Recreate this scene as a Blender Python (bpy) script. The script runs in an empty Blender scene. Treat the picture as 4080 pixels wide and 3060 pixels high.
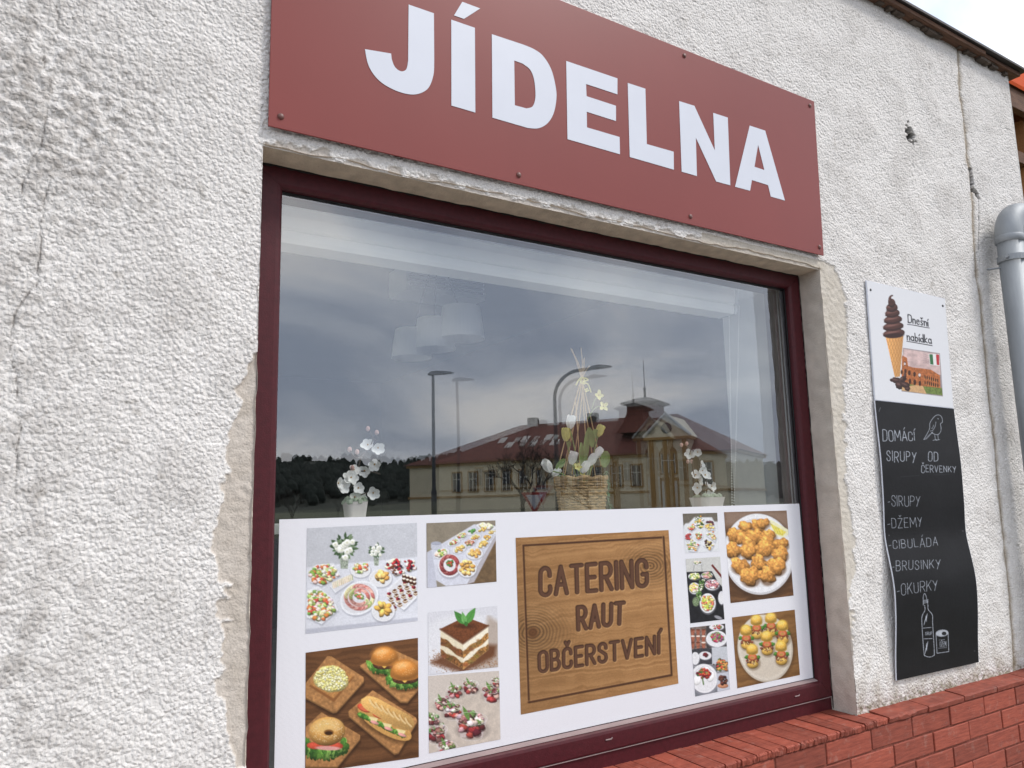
import bpy, bmesh, math, random
import numpy as np
from mathutils import Vector, Matrix

scene = bpy.context.scene
COL = scene.collection
rad = math.radians

# ------------------------------------------------------------------ camera
CAM_H, CAM_D, FPX = 1.6, 1.85, 3100.0          # eye height, distance to the wall face, focal length in photo pixels
# columns of AX: the wall's right / down / inward directions in camera axes (x right, y down, z forward)
YAW, PIT, ROL = rad(-32.75755), rad(-8.67382), rad(-1.31357)
def _rot(a, b, c):
    ca, sa, cb, sb, cc, sc = math.cos(a), math.sin(a), math.cos(b), math.sin(b), math.cos(c), math.sin(c)
    ry = np.array([[ca, 0, sa], [0, 1, 0], [-sa, 0, ca]])
    rx = np.array([[1, 0, 0], [0, cb, -sb], [0, sb, cb]])
    rz = np.array([[cc, -sc, 0], [sc, cc, 0], [0, 0, 1]])
    return rz @ rx @ ry
AX = _rot(YAW, PIT, ROL)
cam_data = bpy.data.cameras.new('camera')
cam_data.sensor_width = 36.0
cam_data.lens = FPX / 4080.0 * 36.0
cam_data.clip_start = 0.05
cam_data.clip_end = 4000.0
cam = bpy.data.objects.new('camera', cam_data)
COL.objects.link(cam)
# camera axes in world: rows of AX give cam axes in (right, down, inward)
def _w(v): return Vector((v[0], v[2], -v[1]))
mx, my, mz = _w(AX[0]), -_w(AX[1]), -_w(AX[2])
m = Matrix((mx, my, mz)).transposed().to_4x4()
m.translation = Vector((0.0, -CAM_D, CAM_H))
cam.matrix_world = m
scene.camera = cam

# ------------------------------------------------------------------ sky, sun, exposure
SUN_EL, SUN_AZ = rad(50), rad(48)      # azimuth from straight-out-of-the-wall (-y) towards +x
sun_dir = Vector((math.sin(SUN_AZ) * math.cos(SUN_EL), -math.cos(SUN_AZ) * math.cos(SUN_EL), math.sin(SUN_EL)))
world = bpy.data.worlds.new('World')
scene.world = world
world.use_nodes = True
wn, wl = world.node_tree.nodes, world.node_tree.links
wn.clear()
w_out = wn.new('ShaderNodeOutputWorld')
sky = wn.new('ShaderNodeTexSky')
sky.sky_type = 'NISHITA'
sky.sun_disc = False
sky.sun_elevation = SUN_EL
sky.sun_rotation = math.atan2(sun_dir.x, sun_dir.y)
sky.air_density, sky.dust_density = 1.0, 3.0
bg_sky = wn.new('ShaderNodeBackground')
bg_sky.inputs['Strength'].default_value = 0.09
wl.new(sky.outputs[0], bg_sky.inputs['Color'])
tc = wn.new('ShaderNodeTexCoord')
sep = wn.new('ShaderNodeSeparateXYZ')
wl.new(tc.outputs['Generated'], sep.inputs[0])
zab = wn.new('ShaderNodeMath'); zab.operation = 'ABSOLUTE'
wl.new(sep.outputs['Z'], zab.inputs[0])
zad = wn.new('ShaderNodeMath'); zad.operation = 'ADD'; zad.inputs[1].default_value = 0.34
wl.new(zab.outputs[0], zad.inputs[0])
div = wn.new('ShaderNodeVectorMath'); div.operation = 'DIVIDE'
comb = wn.new('ShaderNodeCombineXYZ')
for i in range(3): wl.new(zad.outputs[0], comb.inputs[i])
wl.new(tc.outputs['Generated'], div.inputs[0]); wl.new(comb.outputs[0], div.inputs[1])
cn = wn.new('ShaderNodeTexNoise'); cn.inputs['Scale'].default_value = 1.55; cn.inputs['Detail'].default_value = 7.0
cn.inputs['Roughness'].default_value = 0.57; cn.inputs['Distortion'].default_value = 0.5
mp = wn.new('ShaderNodeMapping'); mp.inputs['Location'].default_value = (3.1, 1.7, 0.4)
wl.new(div.outputs[0], mp.inputs['Vector']); wl.new(mp.outputs[0], cn.inputs['Vector'])
cr = wn.new('ShaderNodeValToRGB')
cr.color_ramp.elements[0].position = 0.37; cr.color_ramp.elements[0].color = (0.50, 0.57, 0.72, 1)
cr.color_ramp.elements[1].position = 0.62; cr.color_ramp.elements[1].color = (1.24, 1.20, 1.19, 1)
e = cr.color_ramp.elements.new(0.5); e.color = (0.80, 0.85, 0.96, 1)
wl.new(cn.outputs['Fac'], cr.inputs[0])
bg_cl = wn.new('ShaderNodeBackground'); bg_cl.inputs['Strength'].default_value = 1.05
wl.new(cr.outputs[0], bg_cl.inputs['Color'])
mixw = wn.new('ShaderNodeMixShader'); mixw.inputs[0].default_value = 0.86
wl.new(bg_sky.outputs[0], mixw.inputs[1]); wl.new(bg_cl.outputs[0], mixw.inputs[2])
wl.new(mixw.outputs[0], w_out.inputs[0])

sd = bpy.data.lights.new('sun', 'SUN'); sd.energy = 1.5; sd.angle = rad(12); sd.color = (1.0, 0.965, 0.92)
so = bpy.data.objects.new('sun', sd); COL.objects.link(so)
so.rotation_euler = (-sun_dir).to_track_quat('-Z', 'Y').to_euler()
so.location = (6, -8, 9)

scene.view_settings.view_transform = 'Standard'
scene.view_settings.look = 'None'
scene.view_settings.gamma = 1.0
scene.view_settings.exposure = 0.68
scene.cycles.use_denoising = True
scene.cycles.max_bounces = 10
scene.cycles.transparent_max_bounces = 16
scene.cycles.caustics_reflective = False
scene.cycles.caustics_refractive = False

# ------------------------------------------------------------------ photo pixels <-> places
def W(px, py, y=0.0):
    """The point on the plane at depth y (0 = wall face, + = into the building) seen at photo pixel px, py."""
    r = AX.T @ np.array([(px - 2040.0) / FPX, (py - 1530.0) / FPX, 1.0])
    t = (CAM_D + y) / r[2]
    return Vector((r[0] * t, y, CAM_H - r[1] * t))
def WX(px, py, x):
    """Same ray, cut with the plane at world x."""
    r = AX.T @ np.array([(px - 2040.0) / FPX, (py - 1530.0) / FPX, 1.0])
    t = x / r[0]
    return Vector((x, r[2] * t - CAM_D, CAM_H - r[1] * t))
def proj(x, y, z):
    c = AX @ np.array([x, CAM_H - z, y + CAM_D])
    return c[0] / c[2] * FPX + 2040.0, c[1] / c[2] * FPX + 1530.0
def crop(x0, y0, s): return lambda x, y: (x0 + x / s, y0 + y / s)
c_bl = crop(1050, 1900, 1.43); c_wd = crop(1950, 1950, 1.58); c_gl = crop(1050, 700, 1.1855); c_gr = crop(2050, 1000, 1.508)
c_po = crop(3300, 1000, 1.659); c_cb = crop(3300, 1950, 1.4949); c_tr = crop(3200, 0, 1.508); c_sl = crop(2300, 2600, 1.2427)
c_s1 = crop(1000, 0, 1.6592); c_s2 = crop(2000, 0, 1.3829); c_w1 = crop(0, 0, 1.1058); c_w2 = crop(0, 1400, 1.0)
c_co = crop(2900, 900, 3.318); c_pd = crop(1550, 1000, 3.318); c_ov = crop(0, 0, 2212.0 / 4080.0)
GLASS_Y = 0.128
def RF(az, d, z=0.0):
    """A place on the street side met at compass angle az (degrees, out of the wall towards +x) and distance d."""
    return Vector((d * math.sin(rad(az)), 2 * GLASS_Y + CAM_D - d * math.cos(rad(az)), z))

# ------------------------------------------------------------------ helpers
def lin(c):
    return tuple(((v / 12.92) if v <= 0.04045 else ((v + 0.055) / 1.055) ** 2.4) for v in c)
RK = 0.78                                     # base colours lowered to shift the light balance towards room and reflections
def rgb(r, g, b, k=1.0):
    return tuple(min(1.0, v * k * RK) for v in lin((r / 255.0, g / 255.0, b / 255.0)))
def empty(name, loc=(0, 0, 0), rz=0.0, parent=None):
    o = bpy.data.objects.new(name, None); COL.objects.link(o)
    o.location = loc; o.rotation_euler = (0, 0, rz); o.empty_display_size = 0.05
    if parent: o.parent = parent
    return o
def tag(o, label=None, cat=None, group=None, kind=None):
    if label: o['label'] = label
    if cat: o['category'] = cat
    if group: o['group'] = group
    if kind: o['kind'] = kind
    return o
def link(name, me, mat=None, parent=None, loc=None):
    o = bpy.data.objects.new(name, me); COL.objects.link(o)
    if mat and not me.materials: me.materials.append(mat)
    if parent: o.parent = parent
    if loc is not None: o.location = loc
    return o
class MB:
    """Collects shapes into one mesh."""
    def __init__(s): s.v = []; s.f = []
    def add(s, vs, fs):
        n = len(s.v); s.v += [tuple(v) for v in vs]; s.f += [tuple(i + n for i in f) for f in fs]; return s
    def box(s, a, b):
        x0, y0, z0 = a; x1, y1, z1 = b
        return s.add([(x0, y0, z0), (x1, y0, z0), (x1, y1, z0), (x0, y1, z0), (x0, y0, z1), (x1, y0, z1), (x1, y1, z1), (x0, y1, z1)],
                     [(0, 3, 2, 1), (4, 5, 6, 7), (0, 1, 5, 4), (1, 2, 6, 5), (2, 3, 7, 6), (3, 0, 4, 7)])
    def tube(s, pts, r, n=8, cap=True):
        pts = [Vector(p) for p in pts]
        rs = r if isinstance(r, (list, tuple)) else [r] * len(pts)
        rings = []; prev = None
        for i, p in enumerate(pts):
            d = (pts[min(i + 1, len(pts) - 1)] - pts[max(i - 1, 0)])
            d = d.normalized() if d.length > 1e-9 else Vector((0, 0, 1))
            if prev is None:
                a = Vector((0, 0, 1)) if abs(d.z) < 0.9 else Vector((1, 0, 0))
                u = d.cross(a).normalized()
            else:
                u = (prev - d * prev.dot(d))
                u = u.normalized() if u.length > 1e-6 else d.orthogonal().normalized()
            prev = u; w = d.cross(u)
            rings.append([p + (u * math.cos(2 * math.pi * k / n) + w * math.sin(2 * math.pi * k / n)) * rs[i] for k in range(n)])
        vs = [v for rg in rings for v in rg]; fs = []
        for i in range(len(rings) - 1):
            for k in range(n):
                a = i * n + k; b = i * n + (k + 1) % n
                fs.append((a, b, b + n, a + n))
        if cap: fs += [tuple(range(n - 1, -1, -1)), tuple(len(vs) - n + k for k in range(n))]
        return s.add(vs, fs)
    def lathe(s, prof, n=24, c=(0, 0, 0), squash=(1, 1)):
        vs = []; fs = []
        for (r, z) in prof:
            for k in range(n):
                a = 2 * math.pi * k / n
                vs.append((c[0] + r * math.cos(a) * squash[0], c[1] + r * math.sin(a) * squash[1], c[2] + z))
        for i in range(len(prof) - 1):
            for k in range(n):
                a = i * n + k; b = i * n + (k + 1) % n
                fs.append((a, b, b + n, a + n))
        return s.add(vs, fs)
    def prism(s, pts, d):
        """pts: a planar loop of 3-D points; d: extrusion vector."""
        n = len(pts); d = Vector(d)
        vs = [Vector(p) for p in pts] + [Vector(p) + d for p in pts]
        return s.add(vs, [tuple(range(n)), tuple(range(2 * n - 1, n - 1, -1))] + [(i, i + n, (i + 1) % n + n, (i + 1) % n) for i in range(n)])
    def build(s, name, mat, parent=None, loc=None, smooth=False, bevel=0.0, kind=None):
        me = bpy.data.meshes.new(name); me.from_pydata(s.v, [], s.f)
        bm = bmesh.new(); bm.from_mesh(me); bmesh.ops.recalc_face_normals(bm, faces=bm.faces)
        if bevel > 0:
            bmesh.ops.bevel(bm, geom=[e for e in bm.edges if len(e.link_faces) == 2 and e.calc_face_angle(0) > 0.6], offset=bevel, segments=2, affect='EDGES', profile=0.6)
        bm.to_mesh(me); bm.free()
        if smooth:
            for p in me.polygons: p.use_smooth = True
        o = link(name, me, mat, parent, loc)
        if kind: o['kind'] = kind
        return o
def copy_tree(o, parent=None):
    c = o.copy(); COL.objects.link(c); c.parent = parent
    for ch in [x for x in bpy.data.objects if x.parent == o]: copy_tree(ch, c)
    return c

# ------------------------------------------------------------------ materials
def new_mat(name):
    mt = bpy.data.materials.new(name); mt.use_nodes = True
    nt = mt.node_tree
    return mt, nt.nodes, nt.links, nt.nodes['Principled BSDF']
def mat(name, color, rough=0.7, metal=0.0, var=0.12, scale=14.0, bump=0.0, bscale=120.0, spec=0.5, tint=None, detail=5.0, stretch=None):
    """Base colour broken up by two sizes of noise, plus fine relief."""
    mt, n, l, b = new_mat(name)
    co = n.new('ShaderNodeTexCoord'); src = co.outputs['Object']
    if stretch:
        mpn = n.new('ShaderNodeMapping'); mpn.inputs['Scale'].default_value = stretch
        l.new(src, mpn.inputs[0]); src = mpn.outputs[0]
    nz = n.new('ShaderNodeTexNoise'); nz.inputs['Scale'].default_value = scale; nz.inputs['Detail'].default_value = detail
    l.new(src, nz.inputs['Vector'])
    rp = n.new('ShaderNodeValToRGB')
    lo = tuple(max(0, c * (1 - var)) for c in color[:3]); hi = tuple(min(1, c * (1 + var)) for c in (tint or color)[:3])
    rp.color_ramp.elements[0].position = 0.3; rp.color_ramp.elements[0].color = (*lo, 1)
    rp.color_ramp.elements[1].position = 0.7; rp.color_ramp.elements[1].color = (*hi, 1)
    l.new(nz.outputs['Fac'], rp.inputs[0]); l.new(rp.outputs[0], b.inputs['Base Color'])
    b.inputs['Roughness'].default_value = rough; b.inputs['Metallic'].default_value = metal
    b.inputs['Specular IOR Level'].default_value = spec
    if bump > 0:
        n2 = n.new('ShaderNodeTexNoise'); n2.inputs['Scale'].default_value = bscale; n2.inputs['Detail'].default_value = 4
        l.new(src, n2.inputs['Vector'])
        bp = n.new('ShaderNodeBump'); bp.inputs['Strength'].default_value = bump; bp.inputs['Distance'].default_value = 0.004
        l.new(n2.outputs['Fac'], bp.inputs['Height']); l.new(bp.outputs[0], b.inputs['Normal'])
    return mt
def attr_mat(name, attr='paint', rough=0.6, spec=0.4, bump=0.0, bscale=300.0, var=0.0, vscale=40.0):
    """Colour comes from the mesh's own colour attribute, with a little noise over it."""
    mt, n, l, b = new_mat(name)
    at = n.new('ShaderNodeAttribute'); at.attribute_name = attr
    out = at.outputs['Color']
    co = n.new('ShaderNodeTexCoord')
    if var > 0:
        nz = n.new('ShaderNodeTexNoise'); nz.inputs['Scale'].default_value = vscale; nz.inputs['Detail'].default_value = 6
        l.new(co.outputs['Object'], nz.inputs['Vector'])
        mr = n.new('ShaderNodeMapRange'); mr.inputs['From Min'].default_value = 0.25; mr.inputs['From Max'].default_value = 0.75
        mr.inputs['To Min'].default_value = 1 - var; mr.inputs['To Max'].default_value = 1 + var * 0.4
        l.new(nz.outputs['Fac'], mr.inputs['Value'])
        vm = n.new('ShaderNodeVectorMath'); vm.operation = 'SCALE'
        l.new(out, vm.inputs[0]); l.new(mr.outputs[0], vm.inputs['Scale']); out = vm.outputs[0]
    l.new(out, b.inputs['Base Color'])
    b.inputs['Roughness'].default_value = rough; b.inputs['Specular IOR Level'].default_value = spec
    if bump > 0:
        n2 = n.new('ShaderNodeTexNoise'); n2.inputs['Scale'].default_value = bscale; n2.inputs['Detail'].default_value = 5
        l.new(co.outputs['Object'], n2.inputs['Vector'])
        bp = n.new('ShaderNodeBump'); bp.inputs['Strength'].default_value = bump; bp.inputs['Distance'].default_value = 0.003
        l.new(n2.outputs['Fac'], bp.inputs['Height']); l.new(bp.outputs[0], b.inputs['Normal'])
    return mt
def glass_mat(name, tint=(0.98, 0.99, 0.985), gain=1.0):
    """A thin pane: clear, with the mirror share of its two (coated) faces."""
    mt = bpy.data.materials.new(name); mt.use_nodes = True
    n, l = mt.node_tree.nodes, mt.node_tree.links; n.clear()
    out = n.new('ShaderNodeOutputMaterial'); mix = n.new('ShaderNodeMixShader')
    tr = n.new('ShaderNodeBsdfTransparent'); tr.inputs[0].default_value = (*tint, 1)
    gl = n.new('ShaderNodeBsdfGlossy'); gl.inputs['Roughness'].default_value = 0.0; gl.inputs['Color'].default_value = (0.96, 0.98, 1, 1)
    ge = n.new('ShaderNodeNewGeometry'); dt = n.new('ShaderNodeVectorMath'); dt.operation = 'DOT_PRODUCT'
    l.new(ge.outputs['Normal'], dt.inputs[0]); l.new(ge.outputs['Incoming'], dt.inputs[1])
    ab = n.new('ShaderNodeMath'); ab.operation = 'ABSOLUTE'; l.new(dt.outputs['Value'], ab.inputs[0])
    om = n.new('ShaderNodeMath'); om.operation = 'SUBTRACT'; om.inputs[0].default_value = 1.0; l.new(ab.outputs[0], om.inputs[1])
    pw = n.new('ShaderNodeMath'); pw.operation = 'POWER'; pw.inputs[1].default_value = 5.0; l.new(om.outputs[0], pw.inputs[0])
    fr = n.new('ShaderNodeMath'); fr.operation = 'MULTIPLY_ADD'; fr.inputs[1].default_value = 1 - 0.0426; fr.inputs[2].default_value = 0.0426; l.new(pw.outputs[0], fr.inputs[0])
    # two faces: 2r / (1 + r)
    a = n.new('ShaderNodeMath'); a.operation = 'MULTIPLY'; a.inputs[1].default_value = 2.0 * gain
    c = n.new('ShaderNodeMath'); c.operation = 'ADD'; c.inputs[1].default_value = 1.0
    d = n.new('ShaderNodeMath'); d.operation = 'DIVIDE'
    l.new(fr.outputs[0], a.inputs[0]); l.new(fr.outputs[0], c.inputs[0]); l.new(a.outputs[0], d.inputs[0]); l.new(c.outputs[0], d.inputs[1])
    l.new(d.outputs[0], mix.inputs[0]); l.new(tr.outputs[0], mix.inputs[1]); l.new(gl.outputs[0], mix.inputs[2]); l.new(mix.outputs[0], out.inputs[0])
    return mt
def brick_mat(name, color, dark):
    mt, n, l, b = new_mat(name)
    oi = n.new('ShaderNodeObjectInfo'); co = n.new('ShaderNodeTexCoord')
    ad = n.new('ShaderNodeVectorMath'); ad.operation = 'ADD'
    cb = n.new('ShaderNodeCombineXYZ')
    ml = n.new('ShaderNodeMath'); ml.operation = 'MULTIPLY'; ml.inputs[1].default_value = 37.0
    l.new(oi.outputs['Random'], ml.inputs[0])
    for i in range(3): l.new(ml.outputs[0], cb.inputs[i])
    l.new(co.outputs['Object'], ad.inputs[0]); l.new(cb.outputs[0], ad.inputs[1])
    mpn = n.new('ShaderNodeMapping'); mpn.inputs['Scale'].default_value = (6, 18, 60)
    l.new(ad.outputs[0], mpn.inputs[0])
    nz = n.new('ShaderNodeTexNoise'); nz.inputs['Scale'].default_value = 2.4; nz.inputs['Detail'].default_value = 6; nz.inputs['Roughness'].default_value = 0.6
    l.new(mpn.outputs[0], nz.inputs['Vector'])
    rp = n.new('ShaderNodeValToRGB')
    rp.color_ramp.elements[0].position = 0.28; rp.color_ramp.elements[0].color = (*dark, 1)
    rp.color_ramp.elements[1].position = 0.68; rp.color_ramp.elements[1].color = (*color, 1)
    l.new(nz.outputs['Fac'], rp.inputs[0])
    # pale dust
    n3 = n.new('ShaderNodeTexNoise'); n3.inputs['Scale'].default_value = 26; n3.inputs['Detail'].default_value = 8; n3.inputs['Roughness'].default_value = 0.7
    l.new(ad.outputs[0], n3.inputs['Vector'])
    mr = n.new('ShaderNodeMapRange'); mr.inputs['From Min'].default_value = 0.56; mr.inputs['From Max'].default_value = 0.78; mr.inputs['To Max'].default_value = 0.38
    l.new(n3.outputs['Fac'], mr.inputs['Value'])
    mx_ = n.new('ShaderNodeMix'); mx_.data_type = 'RGBA'; mx_.inputs['B'].default_value = (0.42, 0.33, 0.28, 1)
    l.new(mr.outputs[0], mx_.inputs['Factor']); l.new(rp.outputs[0], mx_.inputs['A'])
    # each brick its own depth of colour
    m2 = n.new('ShaderNodeMapRange'); m2.inputs['To Min'].default_value = 0.76; m2.inputs['To Max'].default_value = 1.2
    l.new(oi.outputs['Random'], m2.inputs['Value'])
    vm = n.new('ShaderNodeVectorMath'); vm.operation = 'SCALE'
    l.new(mx_.outputs['Result'], vm.inputs[0]); l.new(m2.outputs[0], vm.inputs['Scale'])
    l.new(vm.outputs[0], b.inputs['Base Color'])
    b.inputs['Roughness'].default_value = 0.72; b.inputs['Specular IOR Level'].default_value = 0.35
    bp = n.new('ShaderNodeBump'); bp.inputs['Strength'].default_value = 0.45; bp.inputs['Distance'].default_value = 0.003
    l.new(nz.outputs['Fac'], bp.inputs['Height']); l.new(bp.outputs[0], b.inputs['Normal'])
    return mt

M = {}
M['brick'] = brick_mat('brick_red', rgb(170, 86, 66), rgb(132, 62, 48))
M['mortar'] = mat('brick_mortar', rgb(140, 76, 60), 0.95, var=0.3, scale=60, bump=0.6, bscale=200)
M['frame'] = mat('maroon_foil', rgb(80, 25, 33), 0.48, var=0.16, scale=60, bump=0.16, bscale=260, spec=0.3)
M['bead'] = mat('dusty_bead', rgb(158, 138, 136), 0.8, var=0.12, scale=9)
M['seal'] = mat('black_gasket', rgb(26, 25, 27), 0.6, var=0.1)
M['alu'] = mat('aluminium_spacer', rgb(150, 152, 155), 0.4, 0.8, var=0.08)
M['sign'] = mat('brown_red_sheet', rgb(141, 64, 59), 0.42, var=0.05, scale=2.2, spec=0.3)
M['vinyl'] = mat('white_vinyl', rgb(228, 232, 242), 0.35, var=0.02, scale=8)
M['rivet'] = mat('brown_rivet', rgb(120, 78, 70), 0.45, var=0.1)
M['plaster'] = mat('grey_plaster', rgb(226, 216, 203), 0.92, var=0.12, scale=18, bump=0.7, bscale=170)
M['soffit'] = mat('soffit_plaster', rgb(226, 210, 188), 0.95, var=0.16, scale=24, bump=0.8, bscale=150)
M['inside'] = mat('white_interior_paint', rgb(214, 216, 214), 0.8, var=0.03, scale=4)
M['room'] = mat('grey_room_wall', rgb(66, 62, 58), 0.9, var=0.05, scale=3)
M['floor_in'] = mat('dark_tile_floor', rgb(190, 184, 176), 0.6, var=0.15, scale=6)
M['zinc'] = mat('galvanised_zinc', rgb(160, 165, 169), 0.58, 0.3, var=0.22, scale=9, detail=10, bump=0.15, bscale=90, stretch=(1, 1, 0.25))
M['roofmetal'] = mat('dark_sheet_metal', rgb(62, 56, 54), 0.55, 0.3, var=0.25, scale=12)
M['oldwood'] = mat('weathered_board', rgb(110, 78, 58), 0.85, var=0.45, scale=10, bump=0.5, stretch=(1, 12, 12))
M['wood'] = mat('stained_timber', rgb(160, 112, 66), 0.7, var=0.3, scale=8, bump=0.3, stretch=(2, 14, 14))
M['orange'] = mat('terracotta_sheet', rgb(186, 74, 26), 0.95, var=0.12, scale=6, spec=0.1)
M['yellow'] = mat('yellow_render', rgb(216, 186, 128), 0.9, var=0.08, scale=10, bump=0.4)
M['glass'] = glass_mat('window_glass', gain=1.8)
M['glass_low'] = glass_mat('coated_inner_glass', gain=1.25)
M['asphalt'] = mat('asphalt', (0.055, 0.055, 0.058), 0.9, var=0.3, scale=3, bump=0.4, bscale=60)
M['paving'] = mat('concrete_paving', (0.42, 0.41, 0.38), 0.9, var=0.2, scale=5, bump=0.3)
M['grass'] = mat('winter_grass', (0.09, 0.10, 0.05), 0.95, var=0.35, scale=0.4)
# ================================================================== ground
g = MB().add([(-1500, -1500, 0), (1500, -1500, 0), (1500, 1500, 0), (-1500, 1500, 0)], [(0, 1, 2, 3)]).build('ground', M['grass'])
tag(g, 'wide flat winter grass ground around the street', 'ground', kind='structure')
r = MB().add([(-80, -40, 0.004), (140, -40, 0.004), (140, -2.4, 0.004), (-80, -2.4, 0.004)], [(0, 1, 2, 3)]).build('road', M['asphalt'])
tag(r, 'grey asphalt road and forecourt in front of the canteen', 'road', kind='structure')
pv = empty('pavement'); tag(pv, 'pale concrete slab pavement along the canteen wall', 'pavement', kind='structure')
slab = MB().box((0, 0, 0), (0.592, 0.592, 0.12)).build('paving_slab', M['paving'], pv, (-2.4, -2.35, 0.0), bevel=0.006)
for i in range(12):
    for j in range(4):
        if i or j:
            s2 = slab.copy(); COL.objects.link(s2); s2.location = (-2.4 + 0.6 * i, -2.35 + 0.55 * 0 + 0.598 * j - 0.1, random.Random(i * 7 + j).uniform(-0.003, 0.003))
slab.location = (-2.4, -2.45, 0)

# ================================================================== canteen building
bld = empty('canteen_building', (2.0, 0.0, 0.0))
tag(bld, 'low white roughcast canteen building with a maroon framed shop window and red brick plinth', 'building')
def part(name, parent=None):
    o = empty(name, parent=parent or bld); o.location = -Vector((2.0, 0, 0)) if (parent is None) else (0, 0, 0)
    return o
OFF = (-2.0, 0.0, 0.0)                      # parts are modelled in wall coordinates
OX0, OX1, OZ0, OZ1 = 0.474, 2.656, 0.80, 2.488   # window opening
WALL_X1, EAVE_Z = 4.46, 3.85

# ---- stucco relief: band-limited noise made once, sampled by the wall grid
NT, PXM = 2048, 0.0025
rs = np.random.RandomState(5)
fx = np.fft.fftfreq(NT, PXM)[None, :]; fy = np.fft.fftfreq(NT, PXM)[:, None]
def band(l0, l1, ang=0.0, an=1.0, seed=1):
    c, s = math.cos(ang), math.sin(ang)
    u = fx * c + fy * s; v = (-fx * s + fy * c) * an
    k = np.sqrt(u * u + v * v) + 1e-9
    f0, f1 = 1.0 / l1, 1.0 / l0
    flt = np.exp(-((np.log(k) - 0.5 * (math.log(f0) + math.log(f1))) / (0.5 * (math.log(f1) - math.log(f0)))) ** 2)
    w = np.fft.fft2(np.random.RandomState(seed).randn(NT, NT))
    t = np.real(np.fft.ifft2(w * flt)); return (t / t.std()).astype(np.float32)
T1 = band(0.0060, 0.0185, rad(-28), 0.75, 11)
T2 = band(0.026, 0.060, rad(-20), 0.7, 12)
T3 = band(0.20, 0.60, 0, 1.0, 13)
T4 = band(0.06, 0.18, 0, 1.0, 14)
T5 = band(0.010, 0.020, rad(-28), 0.8, 15)
def samp(T, x, z):
    a = (x / PXM) % NT; b = (z / PXM) % NT
    i = np.floor(a).astype(int); j = np.floor(b).astype(int); fa = a - i; fb = b - j
    i1 = (i + 1) % NT; j1 = (j + 1) % NT; i %= NT; j %= NT
    return (T[j, i] * (1 - fa) + T[j, i1] * fa) * (1 - fb) + (T[j1, i] * (1 - fa) + T[j1, i1] * fa) * fb
def seg_dist(x, z, pts):
    d = np.full(x.shape, 1e3, np.float32)
    for (a, b) in zip(pts[:-1], pts[1:]):
        ax, az, bx, bz = a[0], a[1], b[0], b[1]; dx, dz = bx - ax, bz - az
        t = np.clip(((x - ax) * dx + (z - az) * dz) / (dx * dx + dz * dz + 1e-12), 0, 1)
        d = np.minimum(d, np.hypot(x - ax - t * dx, z - az - t * dz))
    return d
def wl2(c, pts, y=0.0):
    out = []
    for p in pts:
        q = W(*c(*p), y); out.append((q.x, q.z))
    return out
def ragged(pts, amp, n, seed):
    rr = random.Random(seed); out = [pts[0]]
    for a, b in zip(pts[:-1], pts[1:]):
        for k in range(1, n + 1):
            t = k / n; out.append((a[0] + (b[0] - a[0]) * t + rr.uniform(-amp, amp), a[1] + (b[1] - a[1]) * t + rr.uniform(-amp, amp)))
    return out
left_edge = wl2(c_ov, [(560, 757), (540, 765), (525, 800), (515, 850), (505, 880), (495, 940), (487, 980), (480, 1040), (470, 1110), (458, 1140), (460, 1170), (478, 1250), (480, 1300), (482, 1400), (478, 1470), (485, 1560), (500, 1620), (505, 1659)])
right_edge = wl2(c_co, [(1300, 480), (1350, 510), (1410, 550), (1440, 545), (1470, 640), (1500, 760), (1550, 860), (1565, 920), (1565, 1050), (1590, 1400), (1590, 1659)]) + wl2(crop(2800, 1000, 0.8735), [(505, 380), (495, 440), (498, 600), (500, 800), (525, 980), (535, 1100), (515, 1180), (525, 1300), (520, 1500), (525, 1600)])
cracks = [ragged(wl2(c_w1, p), 0.004, 4, 3 + i) for i, p in enumerate([
    [(250, 20), (265, 90), (235, 160), (195, 250), (190, 290), (230, 380), (215, 450), (190, 560), (175, 650), (140, 720), (100, 780), (100, 850)],
    [(225, 790), (190, 920), (180, 1000), (165, 1240), (110, 1310), (65, 1370), (50, 1500), (60, 1640)]])]
cracks.append(ragged(wl2(c_w2, [(65, 90), (80, 300), (65, 480), (62, 660)]), 0.003, 4, 9))
joint = ragged(wl2(c_tr, [(935, 300), (945, 560), (975, 760), (990, 960), (1010, 1060), (1025, 1300), (1045, 1659)]) + wl2(c_po, [(1005, 300), (1030, 560), (1060, 900), (1090, 1150), (1110, 1300), (1130, 1600)]) + wl2(c_cb, [(1040, 200), (1070, 480), (1095, 760), (1115, 1060)]), 0.003, 3, 21)
gap = ragged(wl2(c_tr, [(1005, 1020), (1015, 1080), (1018, 1140), (1045, 1165), (1055, 1190)]), 0.003, 3, 8)
gap2 = ragged(wl2(c_tr, [(1055, 1190), (1058, 1350), (1055, 1500)]), 0.002, 3, 18)
hole = W(*c_tr(640, 810)); 

xs = np.concatenate([np.arange(-3.0, -0.25, 0.05), np.arange(-0.25, OX0, 0.0029), np.linspace(OX0, OX1, 330), np.arange(OX1 + 0.005, WALL_X1, 0.0052), [WALL_X1]])
zs = np.concatenate([np.arange(0.0, 0.62, 0.04), np.arange(0.62, OZ0, 0.006), np.linspace(OZ0, OZ1, 430), np.arange(OZ1 + 0.004, EAVE_Z, 0.0042), [EAVE_Z]])
X, Z = np.meshgrid(xs, zs); X = X.astype(np.float32); Z = Z.astype(np.float32)
n1 = samp(T1, X, Z); n2 = samp(T2, X, Z); n3 = samp(T3, X, Z); n4 = np.clip(samp(T4, X, Z), -2.2, 2.2); n1b = samp(T1, X * 0.53 + 1.3, Z * 0.53 + 0.4)
rough_w = np.clip(1.0 - X / 1.2, 0.0, 1.0)
old = np.exp(-(((X - 0.05) / 0.22) ** 2 + ((Z - 2.46) / 0.20) ** 2))
grain = np.tanh(n1 * 0.9 + 0.25)
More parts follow.
